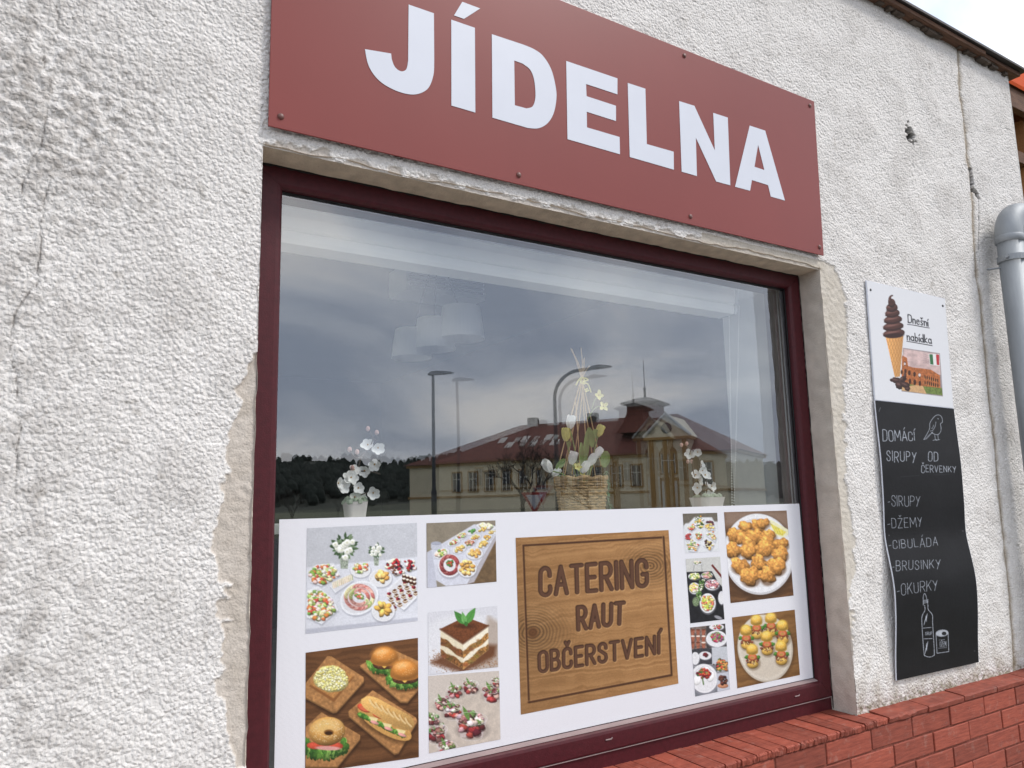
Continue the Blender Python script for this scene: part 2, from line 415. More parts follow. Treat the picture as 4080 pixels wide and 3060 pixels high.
grain = np.clip(n1 + 0.35, -0.25, 2.2) ** 1 if False else np.where(n1 > -0.35, np.tanh((n1 + 0.35) * 0.75), (n1 + 0.35) * 0.25)
h = 0.0017 * grain * (1.10 + 0.15 * rough_w) + 0.0004 * n2 + old * (0.0004 * np.tanh(n1b * 1.2) + 0.0012 * np.tanh(n2) + 0.0022 * np.tanh(samp(T4, X * 1.7, Z * 1.7))) + 0.0005 * n4 + 0.0010 * n3
n5 = samp(T5, X, Z); h -= 0.0032 * np.clip(n5 - 1.15, 0, 1.1) * (0.7 + 0.5 * np.clip(X / 3.0, 0, 1))
def side(x, z, edge, right):
    ez = np.array([p[1] for p in edge]); ex = np.array([p[0] for p in edge])
    o = np.argsort(ez); e = np.interp(z, ez[o], ex[o], left=(9 if not right else -9), right=(9 if not right else -9))
    rg = 0.0065 * n4 + 0.0028 * n2 + 0.0012 * n1
    return (x - e + rg) if not right else (e - x + rg)
mask_l = np.clip(side(X, Z, left_edge, False) / 0.004, 0, 1) * (X < 1.0)
mask_l *= (Z < left_edge[0][1] + 0.02 + 0.01 * n2)
mask_r = np.clip(side(X, Z, right_edge, True) / 0.004, 0, 1) * (X > 2.0) * (Z < right_edge[0][1] + 0.03)
patch = np.clip(mask_l + mask_r, 0, 1)
lin_z = np.clip((OZ1 + 0.016 + 0.005 * n2 + 0.007 * n4 - Z) / 0.003, 0, 1) * (X > OX0) * (X < OX1 + 0.02) * (Z > OZ1 - 0.001)
patch = np.maximum(patch, lin_z)
h = h * (1 - patch) + patch * (-0.0035 + 0.0004 * n1 + 0.0006 * n2)
lip = np.exp(-((patch - 0.5) / 0.25) ** 2); h += 0.0012 * lip * (patch > 0.05) * (patch < 0.95)
d_joint = seg_dist(X, Z, joint); jm = np.exp(-(d_joint / (0.015 + 0.003 * n4)) ** 2)
h -= jm * 0.006
cr_m = np.zeros_like(X)
for c in cracks:
    d = seg_dist(X, Z, c); cr_m = np.maximum(cr_m, np.exp(-(d / 0.0016) ** 2) * np.clip(0.75 + 0.45 * n4 + 0.2 * n2, 0.15, 1))
h -= cr_m * 0.003
d_gap = seg_dist(X, Z, gap); gm = np.clip((0.013 + 0.004 * n2 - d_gap) / 0.004, 0, 1)
dg2 = np.exp(-(seg_dist(X, Z, gap2) / 0.003) ** 2)
hm = np.clip((0.028 + 0.010 * n2 + 0.006 * n1 - np.hypot((X - hole.x) * 0.9, (Z - hole.z) * 0.75)) / 0.005, 0, 1)
h -= np.maximum(gm, hm) * 0.045 + dg2 * 0.004
# the render above the plinth crumbles a little
foot = np.exp(-np.clip(Z - 0.82, 0, 9) / (0.022 + 0.007 * n4)) * (X > OX1)
h -= foot * 0.002
# the wall's own colours, besides shade painted into hole and gap: white lime paint, bare plaster, soil marks, algae at the foot
white = np.array(rgb(252, 248, 243)); grey = np.array(rgb(168, 160, 152)); bare = np.array(rgb(214, 203, 190)); bare_r = np.array(rgb(222, 213, 198))
dirt = np.array(rgb(142, 130, 112)); algae = np.array(rgb(120, 116, 78)); darkc = np.array(rgb(58, 48, 40)); beige = np.array(rgb(186, 170, 146))
def mix(c, col, k): return c * (1 - k[..., None]) + col * k[..., None]
C = np.ones(X.shape + (3,), np.float32) * white
C = mix(C, grey, np.clip(0.05 + 0.07 * n3 + 0.04 * n4 + 0.05 * n1b, 0, 0.3))
C = mix(C, grey * 0.92, np.clip(old * (0.22 + 0.2 * n2 + 0.16 * n1b), 0, 0.6))
lft = np.exp(-((X + 0.03) / 0.17) ** 2); C = mix(C, grey * 0.95, np.clip(lft * (0.14 + 0.14 * n4 + 0.10 * n2), 0, 0.5))
soil = np.clip((samp(T4, X + 2.1, Z + 0.7) * 0.5 + samp(T2, X + 0.9, Z + 3.3) * 0.5 - 1.35) * 1.2, 0, 0.55); C = mix(C, dirt, soil * 0.5)
sp = (samp(T1, X * 0.6 + 1.7, Z * 0.6 + 2.2) > 3.75); C = mix(C, darkc, sp * 0.0)
C = mix(C, bare + 0.02 * n4[..., None], np.clip(mask_l, 0, 1) * 0.95); C = mix(C, bare_r + 0.02 * n4[..., None], np.clip(mask_r, 0, 1) * 0.9)
C = mix(C, bare * 0.95, lin_z * 0.7)
C = mix(C, beige * 0.92, np.clip(jm * 0.85, 0, 1)); C = mix(C, darkc * 1.6, np.exp(-(d_joint / 0.0022) ** 2) * 0.5)
C = mix(C, darkc * 1.3, cr_m * 0.65); C = mix(C, darkc * 0.06, np.clip(np.maximum(gm, hm) * 4, 0, 1)); C = mix(C, darkc, dg2 * 0.8)  # hole and gap blackened in colour for the shade inside them
C = mix(C, algae, np.clip(foot * (0.40 + 0.35 * n2), 0, 0.8)); C = mix(C, beige, np.clip(np.exp(-np.clip(Z - 0.82, 0, 9) / 0.16) * (X > OX1) * (0.22 + 0.1 * n4), 0, 0.5))
C = np.clip(C, 0.01, 1)
keep_v = np.ones(X.shape, bool)
nz_, nx_ = X.shape
ii, jj = np.meshgrid(np.arange(nx_ - 1), np.arange(nz_ - 1))
xm = 0.5 * (X[:-1, :-1] + X[1:, 1:]); zm = 0.5 * (Z[:-1, :-1] + Z[1:, 1:])
keep = ~((xm > OX0) & (xm < OX1) & (zm > OZ0) & (zm < OZ1))
a = jj * nx_ + ii
quads = np.stack([a, a + 1, a + 1 + nx_, a + nx_], -1)[keep]
used = np.unique(quads); remap = np.full(X.size, -1, np.int64); remap[used] = np.arange(used.size)
quads = remap[quads]
def grid_mesh(name, co, quads, cols=None, attr='paint', smooth=True):
    me = bpy.data.meshes.new(name)
    me.vertices.add(len(co)); me.vertices.foreach_set('co', np.asarray(co, np.float32).ravel())
    nq = len(quads)
    me.loops.add(nq * 4); me.polygons.add(nq)
    me.loops.foreach_set('vertex_index', np.asarray(quads, np.int32).ravel())
    me.polygons.foreach_set('loop_start', np.arange(0, nq * 4, 4, dtype=np.int32))
    me.polygons.foreach_set('loop_total', np.full(nq, 4, np.int32))
    if smooth: me.polygons.foreach_set('use_smooth', np.ones(nq, bool))
    me.update(calc_edges=True)
    if cols is not None:
        ca = me.color_attributes.new(attr, 'FLOAT_COLOR', 'POINT')
        c4 = np.ones((len(co), 4), np.float32); c4[:, :3] = cols
        ca.data.foreach_set('color', c4.ravel())
    return me
co = np.stack([X.ravel(), -h.ravel(), Z.ravel()], -1)[used]
M['stucco'] = attr_mat('white_roughcast', 'paint', 0.95, 0.15, bump=0.75, bscale=210, var=0.15, vscale=190)
_n, _l = M['stucco'].node_tree.nodes, M['stucco'].node_tree.links
_co = next(q for q in _n if q.type == 'TEX_COORD'); _bp = next(q for q in _n if q.type == 'BUMP')
_wn = _n.new('ShaderNodeTexNoise'); _wn.inputs['Scale'].default_value = 55; _wn.inputs['Detail'].default_value = 3; _l.new(_co.outputs['Object'], _wn.inputs['Vector'])
_vs = _n.new('ShaderNodeVectorMath'); _vs.operation = 'MULTIPLY_ADD'; _vs.inputs[1].default_value = (0.012, 0.012, 0.012); _l.new(_wn.outputs['Color'], _vs.inputs[0]); _l.new(_co.outputs['Object'], _vs.inputs[2])
_vo = _n.new('ShaderNodeTexVoronoi'); _vo.feature = 'SMOOTH_F1'; _vo.inputs['Scale'].default_value = 105; _vo.inputs['Smoothness'].default_value = 0.45; _l.new(_vs.outputs[0], _vo.inputs['Vector'])
_iv = _n.new('ShaderNodeMath'); _iv.operation = 'MULTIPLY_ADD'; _iv.inputs[1].default_value = -1.0; _iv.inputs[2].default_value = 1.0; _l.new(_vo.outputs['Distance'], _iv.inputs[0])
_at = _n.new('ShaderNodeAttribute'); _at.attribute_name = 'coarse'; _ml = _n.new('ShaderNodeMath'); _ml.operation = 'MULTIPLY'
_l.new(_iv.outputs[0], _ml.inputs[0]); _l.new(_at.outputs['Fac'], _ml.inputs[1])
_b2 = _n.new('ShaderNodeBump'); _b2.inputs['Strength'].default_value = 0.9; _b2.inputs['Distance'].default_value = 0.0048
_l.new(_ml.outputs[0], _b2.inputs['Height']); _l.new(_bp.outputs[0], _b2.inputs['Normal']); _l.new(_b2.outputs[0], _n['Principled BSDF'].inputs['Normal'])
wall_me = grid_mesh('wall', co, quads, C.reshape(-1, 3)[used])
_ca = wall_me.attributes.new('coarse', 'FLOAT', 'POINT'); _ca.data.foreach_set('value', (1 - 0.85 * patch).astype(np.float32).ravel()[used])
wall = link('wall', wall_me, M['stucco'], bld, OFF)
# masonry behind the render skin, side wall at the corner
MB().box((-3.0, 0.06, 0.0), (OX0 - 0.02, 0.42, EAVE_Z)).box((OX1 + 0.02, 0.06, 0.0), (WALL_X1 - 0.002, 0.42, EAVE_Z)).box((OX0 - 0.02, 0.06, OZ1 + 0.03), (OX1 + 0.02, 0.42, EAVE_Z)).box((OX0 - 0.02, 0.06, 0.0), (OX1 + 0.02, 0.42, 0.77)).build('masonry', M['plaster'], bld, OFF)
M['render_flat'] = mat('white_roughcast_side', rgb(222, 220, 214), 0.95, var=0.12, scale=9, bump=0.9, bscale=110)
MB().box((WALL_X1 - 0.0, 0.0, 0.0), (WALL_X1 + 0.012, 7.0, EAVE_Z)).build('side_wall', M['render_flat'], bld, OFF)

# ---- plaster reveals of the opening (grids with their own uneven edge)
def reveal(name, f, nu, nv, mt, seed, amp=0.0016):
    rr = np.random.RandomState(seed); co = []; n = (nu + 1) * (nv + 1)
    U, V = np.meshgrid(np.linspace(0, 1, nu + 1), np.linspace(0, 1, nv + 1))
    P = np.array([[f(u, v) for u, v in zip(ru, rv)] for ru, rv in zip(U, V)])
    a = (np.arange(nv)[:, None] * (nu + 1) + np.arange(nu)[None, :]).ravel()
    q = np.stack([a, a + 1, a + nu + 2, a + nu + 1], -1)
    me = grid_mesh(name, P.reshape(-1, 3), q)
    return link(name, me, mt, bld, OFF)
rn = random.Random(4)
wob = [rn.uniform(-1, 1) for _ in range(400)]
def wv(t, k=60): 
    t = t * k; i = int(t) % 398; fr = t - int(t); return wob[i] * (1 - fr) + wob[i + 1] * fr
reveal('soffit', lambda u, v: (OX0 - 0.012 + (OX1 - OX0 + 0.024) * u, -0.001 + v * 0.13, OZ1 + (0.006 * wv(u, 19) + 0.003 * wv(u, 67)) * (1 - v) ** 2 + 0.0018 * wv(u * 0.7 + v * 0.2, 90) + (0.011 * (1 - v) ** 3)), 220, 8, M['soffit'], 1)
reveal('jamb_plaster', lambda u, v: (OX1 + 0.001 + 0.0035 * wv(u, 50) * (1 - v) + 0.0015 * wv(u * 0.7 + v * 0.3, 140), -0.001 + v * 0.13, OZ0 - 0.02 + (OZ1 - OZ0 + 0.03) * u), 200, 10, M['plaster'], 2)
reveal('jamb_plaster', lambda u, v: (OX0 - 0.001 - 0.003 * wv(u + 0.3, 50) * (1 - v), -0.001 + v * 0.13, OZ0 - 0.02 + (OZ1 - OZ0 + 0.03) * u), 160, 6, M['plaster'], 3)

# ---- brick plinth: mortar core, cap tiles, sill tiles, stretcher bricks
PLY = -0.062
plinth = MB().box((-3.0, PLY - 0.0055, 0.0), (WALL_X1, -0.004, 0.782)).box((OX0, -0.004, 0.70), (OX1, 0.13, 0.785)).build('plinth', M['mortar'], bld, OFF)
rb = random.Random(77)
def brick_mesh(name, l, d, hgt, rough, seed):
    r_ = random.Random(seed); bm = bmesh.new()
    bmesh.ops.create_cube(bm, size=1.0)
    for v in bm.verts: v.co = Vector((v.co.x * l, v.co.y * d, v.co.z * hgt))
    bmesh.ops.subdivide_edges(bm, edges=[e for e in bm.edges if abs(e.verts[0].co.x - e.verts[1].co.x) > l * 0.5], cuts=5)
    for v in bm.verts:
        v.co += Vector((r_.uniform(-1, 1) * rough * 0.6, r_.uniform(-1, 1) * rough, r_.uniform(-1, 1) * rough * 0.7))
    bmesh.ops.bevel(bm, geom=[e for e in bm.edges if len(e.link_faces) == 2 and e.calc_face_angle(0) > 0.9], offset=0.0022, segments=1, affect='EDGES')
    me = bpy.data.meshes.new(name); bm.to_mesh(me); bm.free(); me.materials.append(M['brick']); return me
stretch = [brick_mesh('brick', 0.2475, 0.022, 0.0675, 0.0007, s) for s in range(6)]
row_h = 0.0745; x_ref = W(*c_cb(242, 1412), PLY - 0.004).x
for rrow in range(10):
    zc = 0.7755 - 0.034 - rrow * row_h
    sh = (0.5 if rrow % 2 else 0.0)
    k0 = int((-0.6 - x_ref) / 0.2555) - 1
    for k in range(k0, 12):
        xc = x_ref + (k + 0.5 + sh) * 0.2555
        if xc + 0.13 > WALL_X1: continue
        o = bpy.data.objects.new('brick', rb.choice(stretch)); COL.objects.link(o); o.parent = plinth
        o.location = (xc + rb.uniform(-0.0012, 0.0012), PLY + rb.uniform(-0.0015, 0.0015), zc + rb.uniform(-0.0012, 0.0012))
        o.rotation_euler = (0, rb.uniform(-0.004, 0.004), rb.uniform(-0.004, 0.004))
def chipped(name, l, d, hgt, seed, chips):
    """A cap tile whose front edge is nibbled away."""
    r_ = random.Random(seed); n = 14; vs = []; 
    for i in range(n + 1):
        x = -l / 2 + l * i / n
        ch = max(0.0, r_.gauss(0.0, chips)) if 0 < i < n else 0.0
        nz = r_.uniform(-0.0006, 0.0006)
        vs += [(x, d / 2, hgt / 2 + nz), (x, -d / 2 + 0.004 + ch, hgt / 2 + nz), (x, -d / 2, hgt / 2 - 0.004 - ch * 0.8), (x, -d / 2 + r_.uniform(0, chips), -hgt / 2 + r_.uniform(0, chips * 0.6)), (x, d / 2, -hgt / 2)]
    fs = []
    for i in range(n):
        for k in range(5):
            a = i * 5 + k; b = i * 5 + (k + 1) % 5; fs.append((a, b, b + 5, a + 5))
    fs += [(0, 1, 2, 3, 4), tuple(n * 5 + k for k in (4, 3, 2, 1, 0))]
    me = bpy.data.meshes.new(name); me.from_pydata(vs, [], fs)
    bm = bmesh.new(); bm.from_mesh(me); bmesh.ops.recalc_face_normals(bm, faces=bm.faces); bm.to_mesh(me); bm.free()
    me.materials.append(M['brick']); return me
caps = [chipped('cap_brick', 0.249, 0.095, 0.021, 30 + s, 0.0022 if s < 4 else 0.006) for s in range(6)]
x = W(*c_cb(350, 1365), -0.07).x
k = 0
while x < WALL_X1 - 0.1:
    o = bpy.data.objects.new('cap_brick', caps[5] if k == 0 else rb.choice(caps[:4])); COL.objects.link(o); o.parent = plinth
    o.location = (x + 0.1275, -0.032, 0.7965 + rb.uniform(-0.001, 0.001)); o.rotation_euler = (0.10 + rb.uniform(-0.01, 0.01), rb.uniform(-0.004, 0.004), rb.uniform(-0.004, 0.004))
    x += 0.2555; k += 1
x = OX0 - 0.16
while x > -3.0:
    o = bpy.data.objects.new('cap_brick', rb.choice(caps[:4])); COL.objects.link(o); o.parent = plinth
    o.location = (x, -0.032, 0.7965); o.rotation_euler = (0.10, rb.uniform(-0.004, 0.004), 0)
    x -= 0.2555
sills = [chipped('sill_brick', 0.0645, 0.195, 0.022, 60 + s, 0.0058) for s in range(7)]
x_end = W(*c_cb(350, 1365), -0.07).x - 0.003
nb = int((x_end - (OX0 - 0.02)) / 0.0705)
for k in range(nb + 1):
    xc = x_end - 0.036 - k * 0.0705
    o = bpy.data.objects.new('sill_brick', sills[k % 7] if k > 1 else sills[rb.randrange(7)]); COL.objects.link(o); o.parent = plinth
    inside = OX0 + 0.03 < xc < OX1 - 0.02
    o.location = (xc, (0.0965 - 0.0785 if inside else -0.0785 + 0.055 + 0.0), 0.7935 + rb.uniform(-0.0012, 0.0012))
    if not inside: o.scale = (1, 0.55, 1)
    o.rotation_euler = (0.022 + rb.uniform(-0.008, 0.008), rb.uniform(-0.012, 0.012), rb.uniform(-0.02, 0.02))

# ---- window: mitred maroon frame, panes, beads
win = empty('window', parent=bld); win.location = OFF
FO = dict(x0=OX0 - 0.002, x1=OX1 + 0.001, z0=0.8525, z1=OZ1 + 0.001)
FI = dict(x0=0.5552, x1=2.5905, z0=0.9147, z1=2.4300)
def mitred(name, sd_, prof, mt, parent, bevel=0.0):
    """prof: (t, y) pairs, t = 0 at the outer edge and 1 at the inner edge."""
    def rect(t):
        return {k: FO[k] + (FI[k] - FO[k]) * t for k in FO}
    ends = {'left': (('x0', 'z0'), ('x0', 'z1')), 'right': (('x1', 'z0'), ('x1', 'z1')), 'top': (('x0', 'z1'), ('x1', 'z1')), 'bottom': (('x0', 'z0'), ('x1', 'z0'))}[sd_]
    A = []; B = []
    for t, y in prof:
        q = rect(t)
        A.append((q[ends[0][0]], y, q[ends[0][1]])); B.append((q[ends[1][0]], y, q[ends[1][1]]))
    n = len(prof)
    gapv = Vector(B[0]) - Vector(A[0]); gapv = gapv.normalized() * 0.0004
    A = [tuple(Vector(a_) + gapv) for a_ in A]; B = [tuple(Vector(b_) - gapv) for b_ in B]
    return MB().add(A + B, [tuple(range(n)), tuple(range(2 * n - 1, n - 1, -1))] + [(i, (i + 1) % n, (i + 1) % n + n, i + n) for i in range(n)]).build(name, mt, parent)
fprof = [(0, 0.185), (0, 0.1035), (0.03, 0.1005), (0.10, 0.0995), (0.80, 0.0995), (0.92, 0.102), (0.985, 0.107), (1.0, 0.112), (1.0, 0.1262), (0.90, 0.1262), (0.90, 0.185)]
for s_ in ('left', 'right', 'top', 'bottom'):
    mitred('rail' if s_ in ('top', 'bottom') else 'stile', s_, fprof, M['frame'], win)
MB().box((OX0 + 0.001, 0.1045, 0.803), (OX1 - 0.001, 0.17, 0.8515)).build('sill_extension', M['frame'], win, bevel=0.0015)
MB().box((OX0 + 0.002, 0.0990, 0.8506), (OX1 - 0.002, 0.1042, 0.8520)).build('pale_line', M['bead'], win)  # thin pale strip between rail and sill extension
for (px, py) in ((3175, 2773), (2425, 2946), (1480, 3160)):
    p = W(px, py, 0.0995)
    MB().tube([(p.x - 0.012, 0.0985, p.z), (p.x + 0.009, 0.0975, p.z), (p.x + 0.013, 0.0975, p.z + 0.004)], 0.0021, 6).build('drain_cap', M['bead'], win)
# crumbling dark seam between frame and plaster
sm = random.Random(14); up_ = []; lo_ = []; n_ = 160
for i in range(n_ + 1):
    x_ = OX0 + 0.003 + (OX1 - OX0 - 0.006) * i / n_
    up_.append((x_, 0.0975, OZ1 + 0.004)); lo_.append((x_, 0.0975, OZ1 - 0.0015 - abs(sm.gauss(0, 0.0028))))
MB().prism(lo_ + up_[::-1], (0, 0.0015, 0)).build('foam_seam', M['seal'], win)
up_ = []; lo_ = []
for i in range(121):
    z_ = 0.81 + (OZ1 - 0.815) * i / 120
    up_.append((OX1 + 0.002, 0.0975, z_)); lo_.append((OX1 - 0.0008 - abs(sm.gauss(0, 0.0016)), 0.0975, z_))
MB().prism(lo_ + up_[::-1], (0, 0.0015, 0)).build('foam_seam', M['seal'], win)
# dusty lower bead and dark gaskets round the glass
MB().prism([(FI['x0'] + 0.001, 0.1085, FI['z0'] + 0.0006), (FI['x0'] + 0.001, 0.1262, FI['z0'] + 0.0006), (FI['x0'] + 0.001, 0.1262, FI['z0'] + 0.0075), (FI['x0'] + 0.001, 0.1235, FI['z0'] + 0.0075), (FI['x0'] + 0.001, 0.1105, FI['z0'] + 0.0035)], (FI['x1'] - FI['x0'] - 0.002, 0, 0)).build('glazing_bead', M['bead'], win)
for nm, a_, b_ in (('gasket', (FI['x0'] + 0.0002, 0.1215, FI['z0'] + 0.004), (FI['x0'] + 0.003, 0.1262, FI['z1'] - 0.003)), ('gasket', (FI['x1'] - 0.003, 0.1215, FI['z0'] + 0.004), (FI['x1'] - 0.0002, 0.1262, FI['z1'] - 0.003)), ('gasket', (FI['x0'] + 0.0002, 0.1215, FI['z1'] - 0.003), (FI['x1'] - 0.0002, 0.1262, FI['z1'] - 0.0002))):
    MB().box(a_, b_).build(nm, M['seal'], win)
GX0, GX1, GZ0, GZ1 = FI['x0'] - 0.006, FI['x1'] + 0.006, FI['z0'] - 0.004, FI['z1'] + 0.006
MB().add([(GX0, GLASS_Y, GZ0), (GX1, GLASS_Y, GZ0), (GX1, GLASS_Y, GZ1), (GX0, GLASS_Y, GZ1)], [(0, 1, 2, 3)]).build('glass_pane', M['glass'], win)
# second pane, bowed outwards like a sealed unit under pressure
BOW, ZB = 0.019, 1.80
nu, nv = 96, 72
U, V = np.meshgrid(np.linspace(GX0, GX1, nu + 1), np.linspace(GZ0, GZ1, nv + 1))
uu = (U - 1.573) / 1.03; vv = (V - ZB) / 0.95
Y = 0.162 - BOW * (1 - uu ** 2) * (1 - 0.92 * vv ** 2)
a = (np.arange(nv)[:, None] * (nu + 1) + np.arange(nu)[None, :]).ravel()
pane2 = grid_mesh('inner_pane', np.stack([U.ravel(), Y.ravel(), V.ravel()], -1), np.stack([a, a + 1, a + nu + 2, a + nu + 1], -1))
link('inner_pane', pane2, M['glass_low'], win)
for (a_, b_) in (((GX1 - 0.020, 0.133, GZ0), (GX1 - 0.004, 0.140, GZ1)), ((GX1 - 0.016, 0.150, GZ0), (GX1 - 0.004, 0.157, GZ1)), ((GX0, 0.140, GZ0), (GX0 + 0.010, 0.150, GZ1)), ((GX0, 0.133, GZ1 - 0.012), (GX1, 0.140, GZ1))):
    MB().box(a_, b_).build('spacer_bar', M['alu'], win)
M['frame_in'] = mat('dark_inner_frame', rgb(62, 50, 50), 0.5, var=0.1)
for (a_, b_) in (((GX1 + 0.001, 0.127, GZ0 - 0.03), (GX1 + 0.03, 0.23, GZ1 + 0.03)), ((GX0 - 0.03, 0.127, GZ0 - 0.03), (GX0 - 0.001, 0.23, GZ1 + 0.03)), ((GX0 - 0.03, 0.187, GZ1 + 0.001), (GX1 + 0.03, 0.23, GZ1 + 0.03)), ((GX0 - 0.03, 0.187, GZ0 - 0.05), (GX1 + 0.03, 0.23, GZ0 - 0.001))):
    MB().box(a_, b_).build('inner_frame', M['frame_in'], win)

# ---- the room behind
M['ceil'] = mat('grey_ceiling_panel', rgb(120, 120, 118), 0.9, var=0.05, scale=3)
RX0, RX1, RY1, RZ1 = -2.9, 4.3, 8.2, 3.3
MB().box((GX1 + 0.012, 0.231, 0.85), (GX1 + 0.05, 0.47, 2.62)).build('inner_reveal', M['inside'], bld, OFF)
MB().box((GX0 - 0.05, 0.231, 0.85), (GX0 - 0.012, 0.47, 2.62)).build('inner_reveal', M['inside'], bld, OFF)
MB().box((GX0 - 0.05, 0.231, GZ1 + 0.008), (GX1 + 0.05, 0.47, GZ1 + 0.06)).build('inner_reveal', M['inside'], bld, OFF)
MB().box((GX1 + 0.05, 0.43, 0.0), (RX1, 0.47, RZ1)).box((RX0, 0.43, 0.0), (GX0 - 0.05, 0.47, RZ1)).box((GX0 - 0.05, 0.43, GZ1 + 0.06), (GX1 + 0.05, 0.47, RZ1)).box((GX0 - 0.05, 0.43, 0), (GX1 + 0.05, 0.47, 0.84)).build('room_front_wall', M['room'], bld, OFF)
KX0, KX1, KY0, KY1 = 0.1, 3.3, 0.85, 1.85      # added roof opening, lets daylight down onto the pendant shades
MB().box((RX0, 0.43, RZ1), (RX1, KY0, RZ1 + 0.1)).box((RX0, KY1, RZ1), (RX1, RY1, RZ1 + 0.1)).box((RX0, KY0, RZ1), (KX0, KY1, RZ1 + 0.1)).box((KX1, KY0, RZ1), (RX1, KY1, RZ1 + 0.1)).build('room_ceiling', M['ceil'], bld, OFF)
MB().box((RX0, 0.43, 0.02), (RX1, RY1, 0.12)).build('room_floor', M['floor_in'], bld, OFF)
MB().box((RX0, RY1, 0.12), (RX1, RY1 + 0.1, RZ1)).box((RX0 - 0.1, 0.43, 0.12), (RX0, RY1, 0.55)).box((RX0 - 0.1, 0.43, 3.15), (RX0, RY1, RZ1)).box((RX0 - 0.1, 0.43, 0.55), (RX0, 0.7, 3.15)).box((RX0 - 0.1, RY1 - 0.9, 0.55), (RX0, RY1, 3.15)).box((RX1, 0.43, 0.12), (RX1 + 0.1, RY1, RZ1)).build('room_wall', M['room'], bld, OFF)  # unseen left wall has an added opening that lets sky light in

# ---- eaves: sheet-metal roof edge over weathered boards
roof = MB().box((-3.2, -0.062, EAVE_Z + 0.024), (WALL_X1 + 0.10, KY0, EAVE_Z + 0.036)).box((-3.2, KY1, EAVE_Z + 0.024), (WALL_X1 + 0.10, 8.5, EAVE_Z + 0.036)).box((-3.2, KY0, EAVE_Z + 0.024), (KX0, KY1, EAVE_Z + 0.036)).box((KX1, KY0, EAVE_Z + 0.024), (WALL_X1 + 0.10, KY1, EAVE_Z + 0.036)).build('roof', M['roofmetal'], bld, OFF)
MB().box((KX0 - 0.05, KY0 - 0.05, RZ1 + 0.101), (KX0, KY1 + 0.05, EAVE_Z + 0.1)).box((KX1, KY0 - 0.05, RZ1 + 0.101), (KX1 + 0.05, KY1 + 0.05, EAVE_Z + 0.1)).box((KX0, KY0 - 0.05, RZ1 + 0.101), (KX1, KY0, EAVE_Z + 0.1)).box((KX0, KY1, RZ1 + 0.101), (KX1, KY1 + 0.05, EAVE_Z + 0.1)).build('added_roof_opening', M['inside'], bld, OFF)  # curb round the added opening that brightens the room
rr_ = random.Random(5); x = -3.2
while x < WALL_X1 + 0.06:
    l = rr_.uniform(0.5, 0.95); x1 = min(x + l, WALL_X1 + 0.075)
    MB().box((x + 0.002, -0.042 + rr_.uniform(-0.010, 0.008), EAVE_Z + 0.004 + rr_.uniform(-0.006, 0.002)), (x1 - 0.002, 0.10, EAVE_Z + 0.023)).build('eave_board', M['oldwood'], roof, bevel=0.003)
    x += l
rim = MB()
for k in range(60):
    x = rr_.uniform(-0.5, WALL_X1 - 0.05); w = rr_.uniform(0.02, 0.09)
    rim.box((x, -0.02 - rr_.uniform(0.0, 0.012), EAVE_Z - rr_.uniform(0.0, 0.018)), (x + w, 0.02, EAVE_Z + 0.004))
M['crumb'] = mat('crumbling_mortar', rgb(96, 84, 74), 0.95, var=0.4, scale=30, bump=0.7)
rim.build('mortar_crumbs', M['crumb'], roof, kind='stuff')

# ================================================================== red sign
SY = -0.016
sBL, sBR, sTR = W(1069.3, 500.5, SY), W(3282.5, 1018.5, SY), W(3244, 403.8, SY)
sTL = sBL + (sTR - sBR); sTL.x = W(1082.6, 0, SY).x
sgn = empty('shop_sign', ((sBL.x + sBR.x) / 2, SY, sBL.z))
tag(sgn, 'wide brown red sheet sign with big white JÍDELNA lettering above the shop window', 'sign')
def rel(v, o): return Vector(v) - o.location
pl = MB().prism([rel(p, sgn) for p in (sBL, sBR, sTR, sTL)], (0, 0.005, 0)).build('sign_panel', M['sign'], sgn, bevel=0.001)
def flat_letter(name, c, loops, y, parent, mt, thick=0.0006):
    """Cut-out lettering: outer loop and holes given in picture coordinates, laid on the plane y."""
    cu = bpy.data.curves.new(name, 'CURVE'); cu.dimensions = '2D'; cu.fill_mode = 'BOTH'
    for lp in loops:
        sp_ = cu.splines.new('POLY'); sp_.points.add(len(lp) - 1); sp_.use_cyclic_u = True
        for i, q in enumerate(lp):
            w = W(*c(*q), y); sp_.points[i].co = (w.x, w.z, 0, 1)
    cu.extrude = thick / 2
    tmp = bpy.data.objects.new('tmp', cu); COL.objects.link(tmp)
    me = bpy.data.meshes.new_from_object(tmp.evaluated_get(bpy.context.evaluated_depsgraph_get()))
    bpy.data.objects.remove(tmp); bpy.data.curves.remove(cu)
    me.name = name; me.materials.clear(); me.materials.append(mt)
    me.transform(Matrix.Rotation(math.pi / 2, 4, 'X')); me.transform(Matrix.Translation((0, y, 0)))
    return link(name, me, mt, parent, -parent.location)
def smooth_loop(pts, n=6):
    """Catmull-Rom through pts (open)."""
    out = []; P_ = [pts[0]] + list(pts) + [pts[-1]]
    for i in range(1, len(P_) - 2):
        p0, p1, p2, p3 = P_[i - 1], P_[i], P_[i + 1], P_[i + 2]
        for k in range(n):
            t = k / n
            out.append(tuple(0.5 * (2 * b + (c - a) * t + (2 * a - 5 * b + 4 * c - d) * t * t + (3 * b - a - 3 * c + d) * t ** 3) for a, b, c, d in zip(p0, p1, p2, p3)))
    out.append(pts[-1]); return out
LY = SY - 0.0008
flat_letter('letter', c_s1, [[(1042, 30), (1209, 88)] + smooth_loop([(1211, 400), (1205, 500), (1165, 590), (1075, 625), (960, 600), (850, 535), (780, 440), (753, 325)]) + [(926, 354)] + smooth_loop([(930, 390), (945, 432), (968, 460), (1000, 472), (1028, 455), (1039, 400)])], LY, sgn, M['vinyl'])
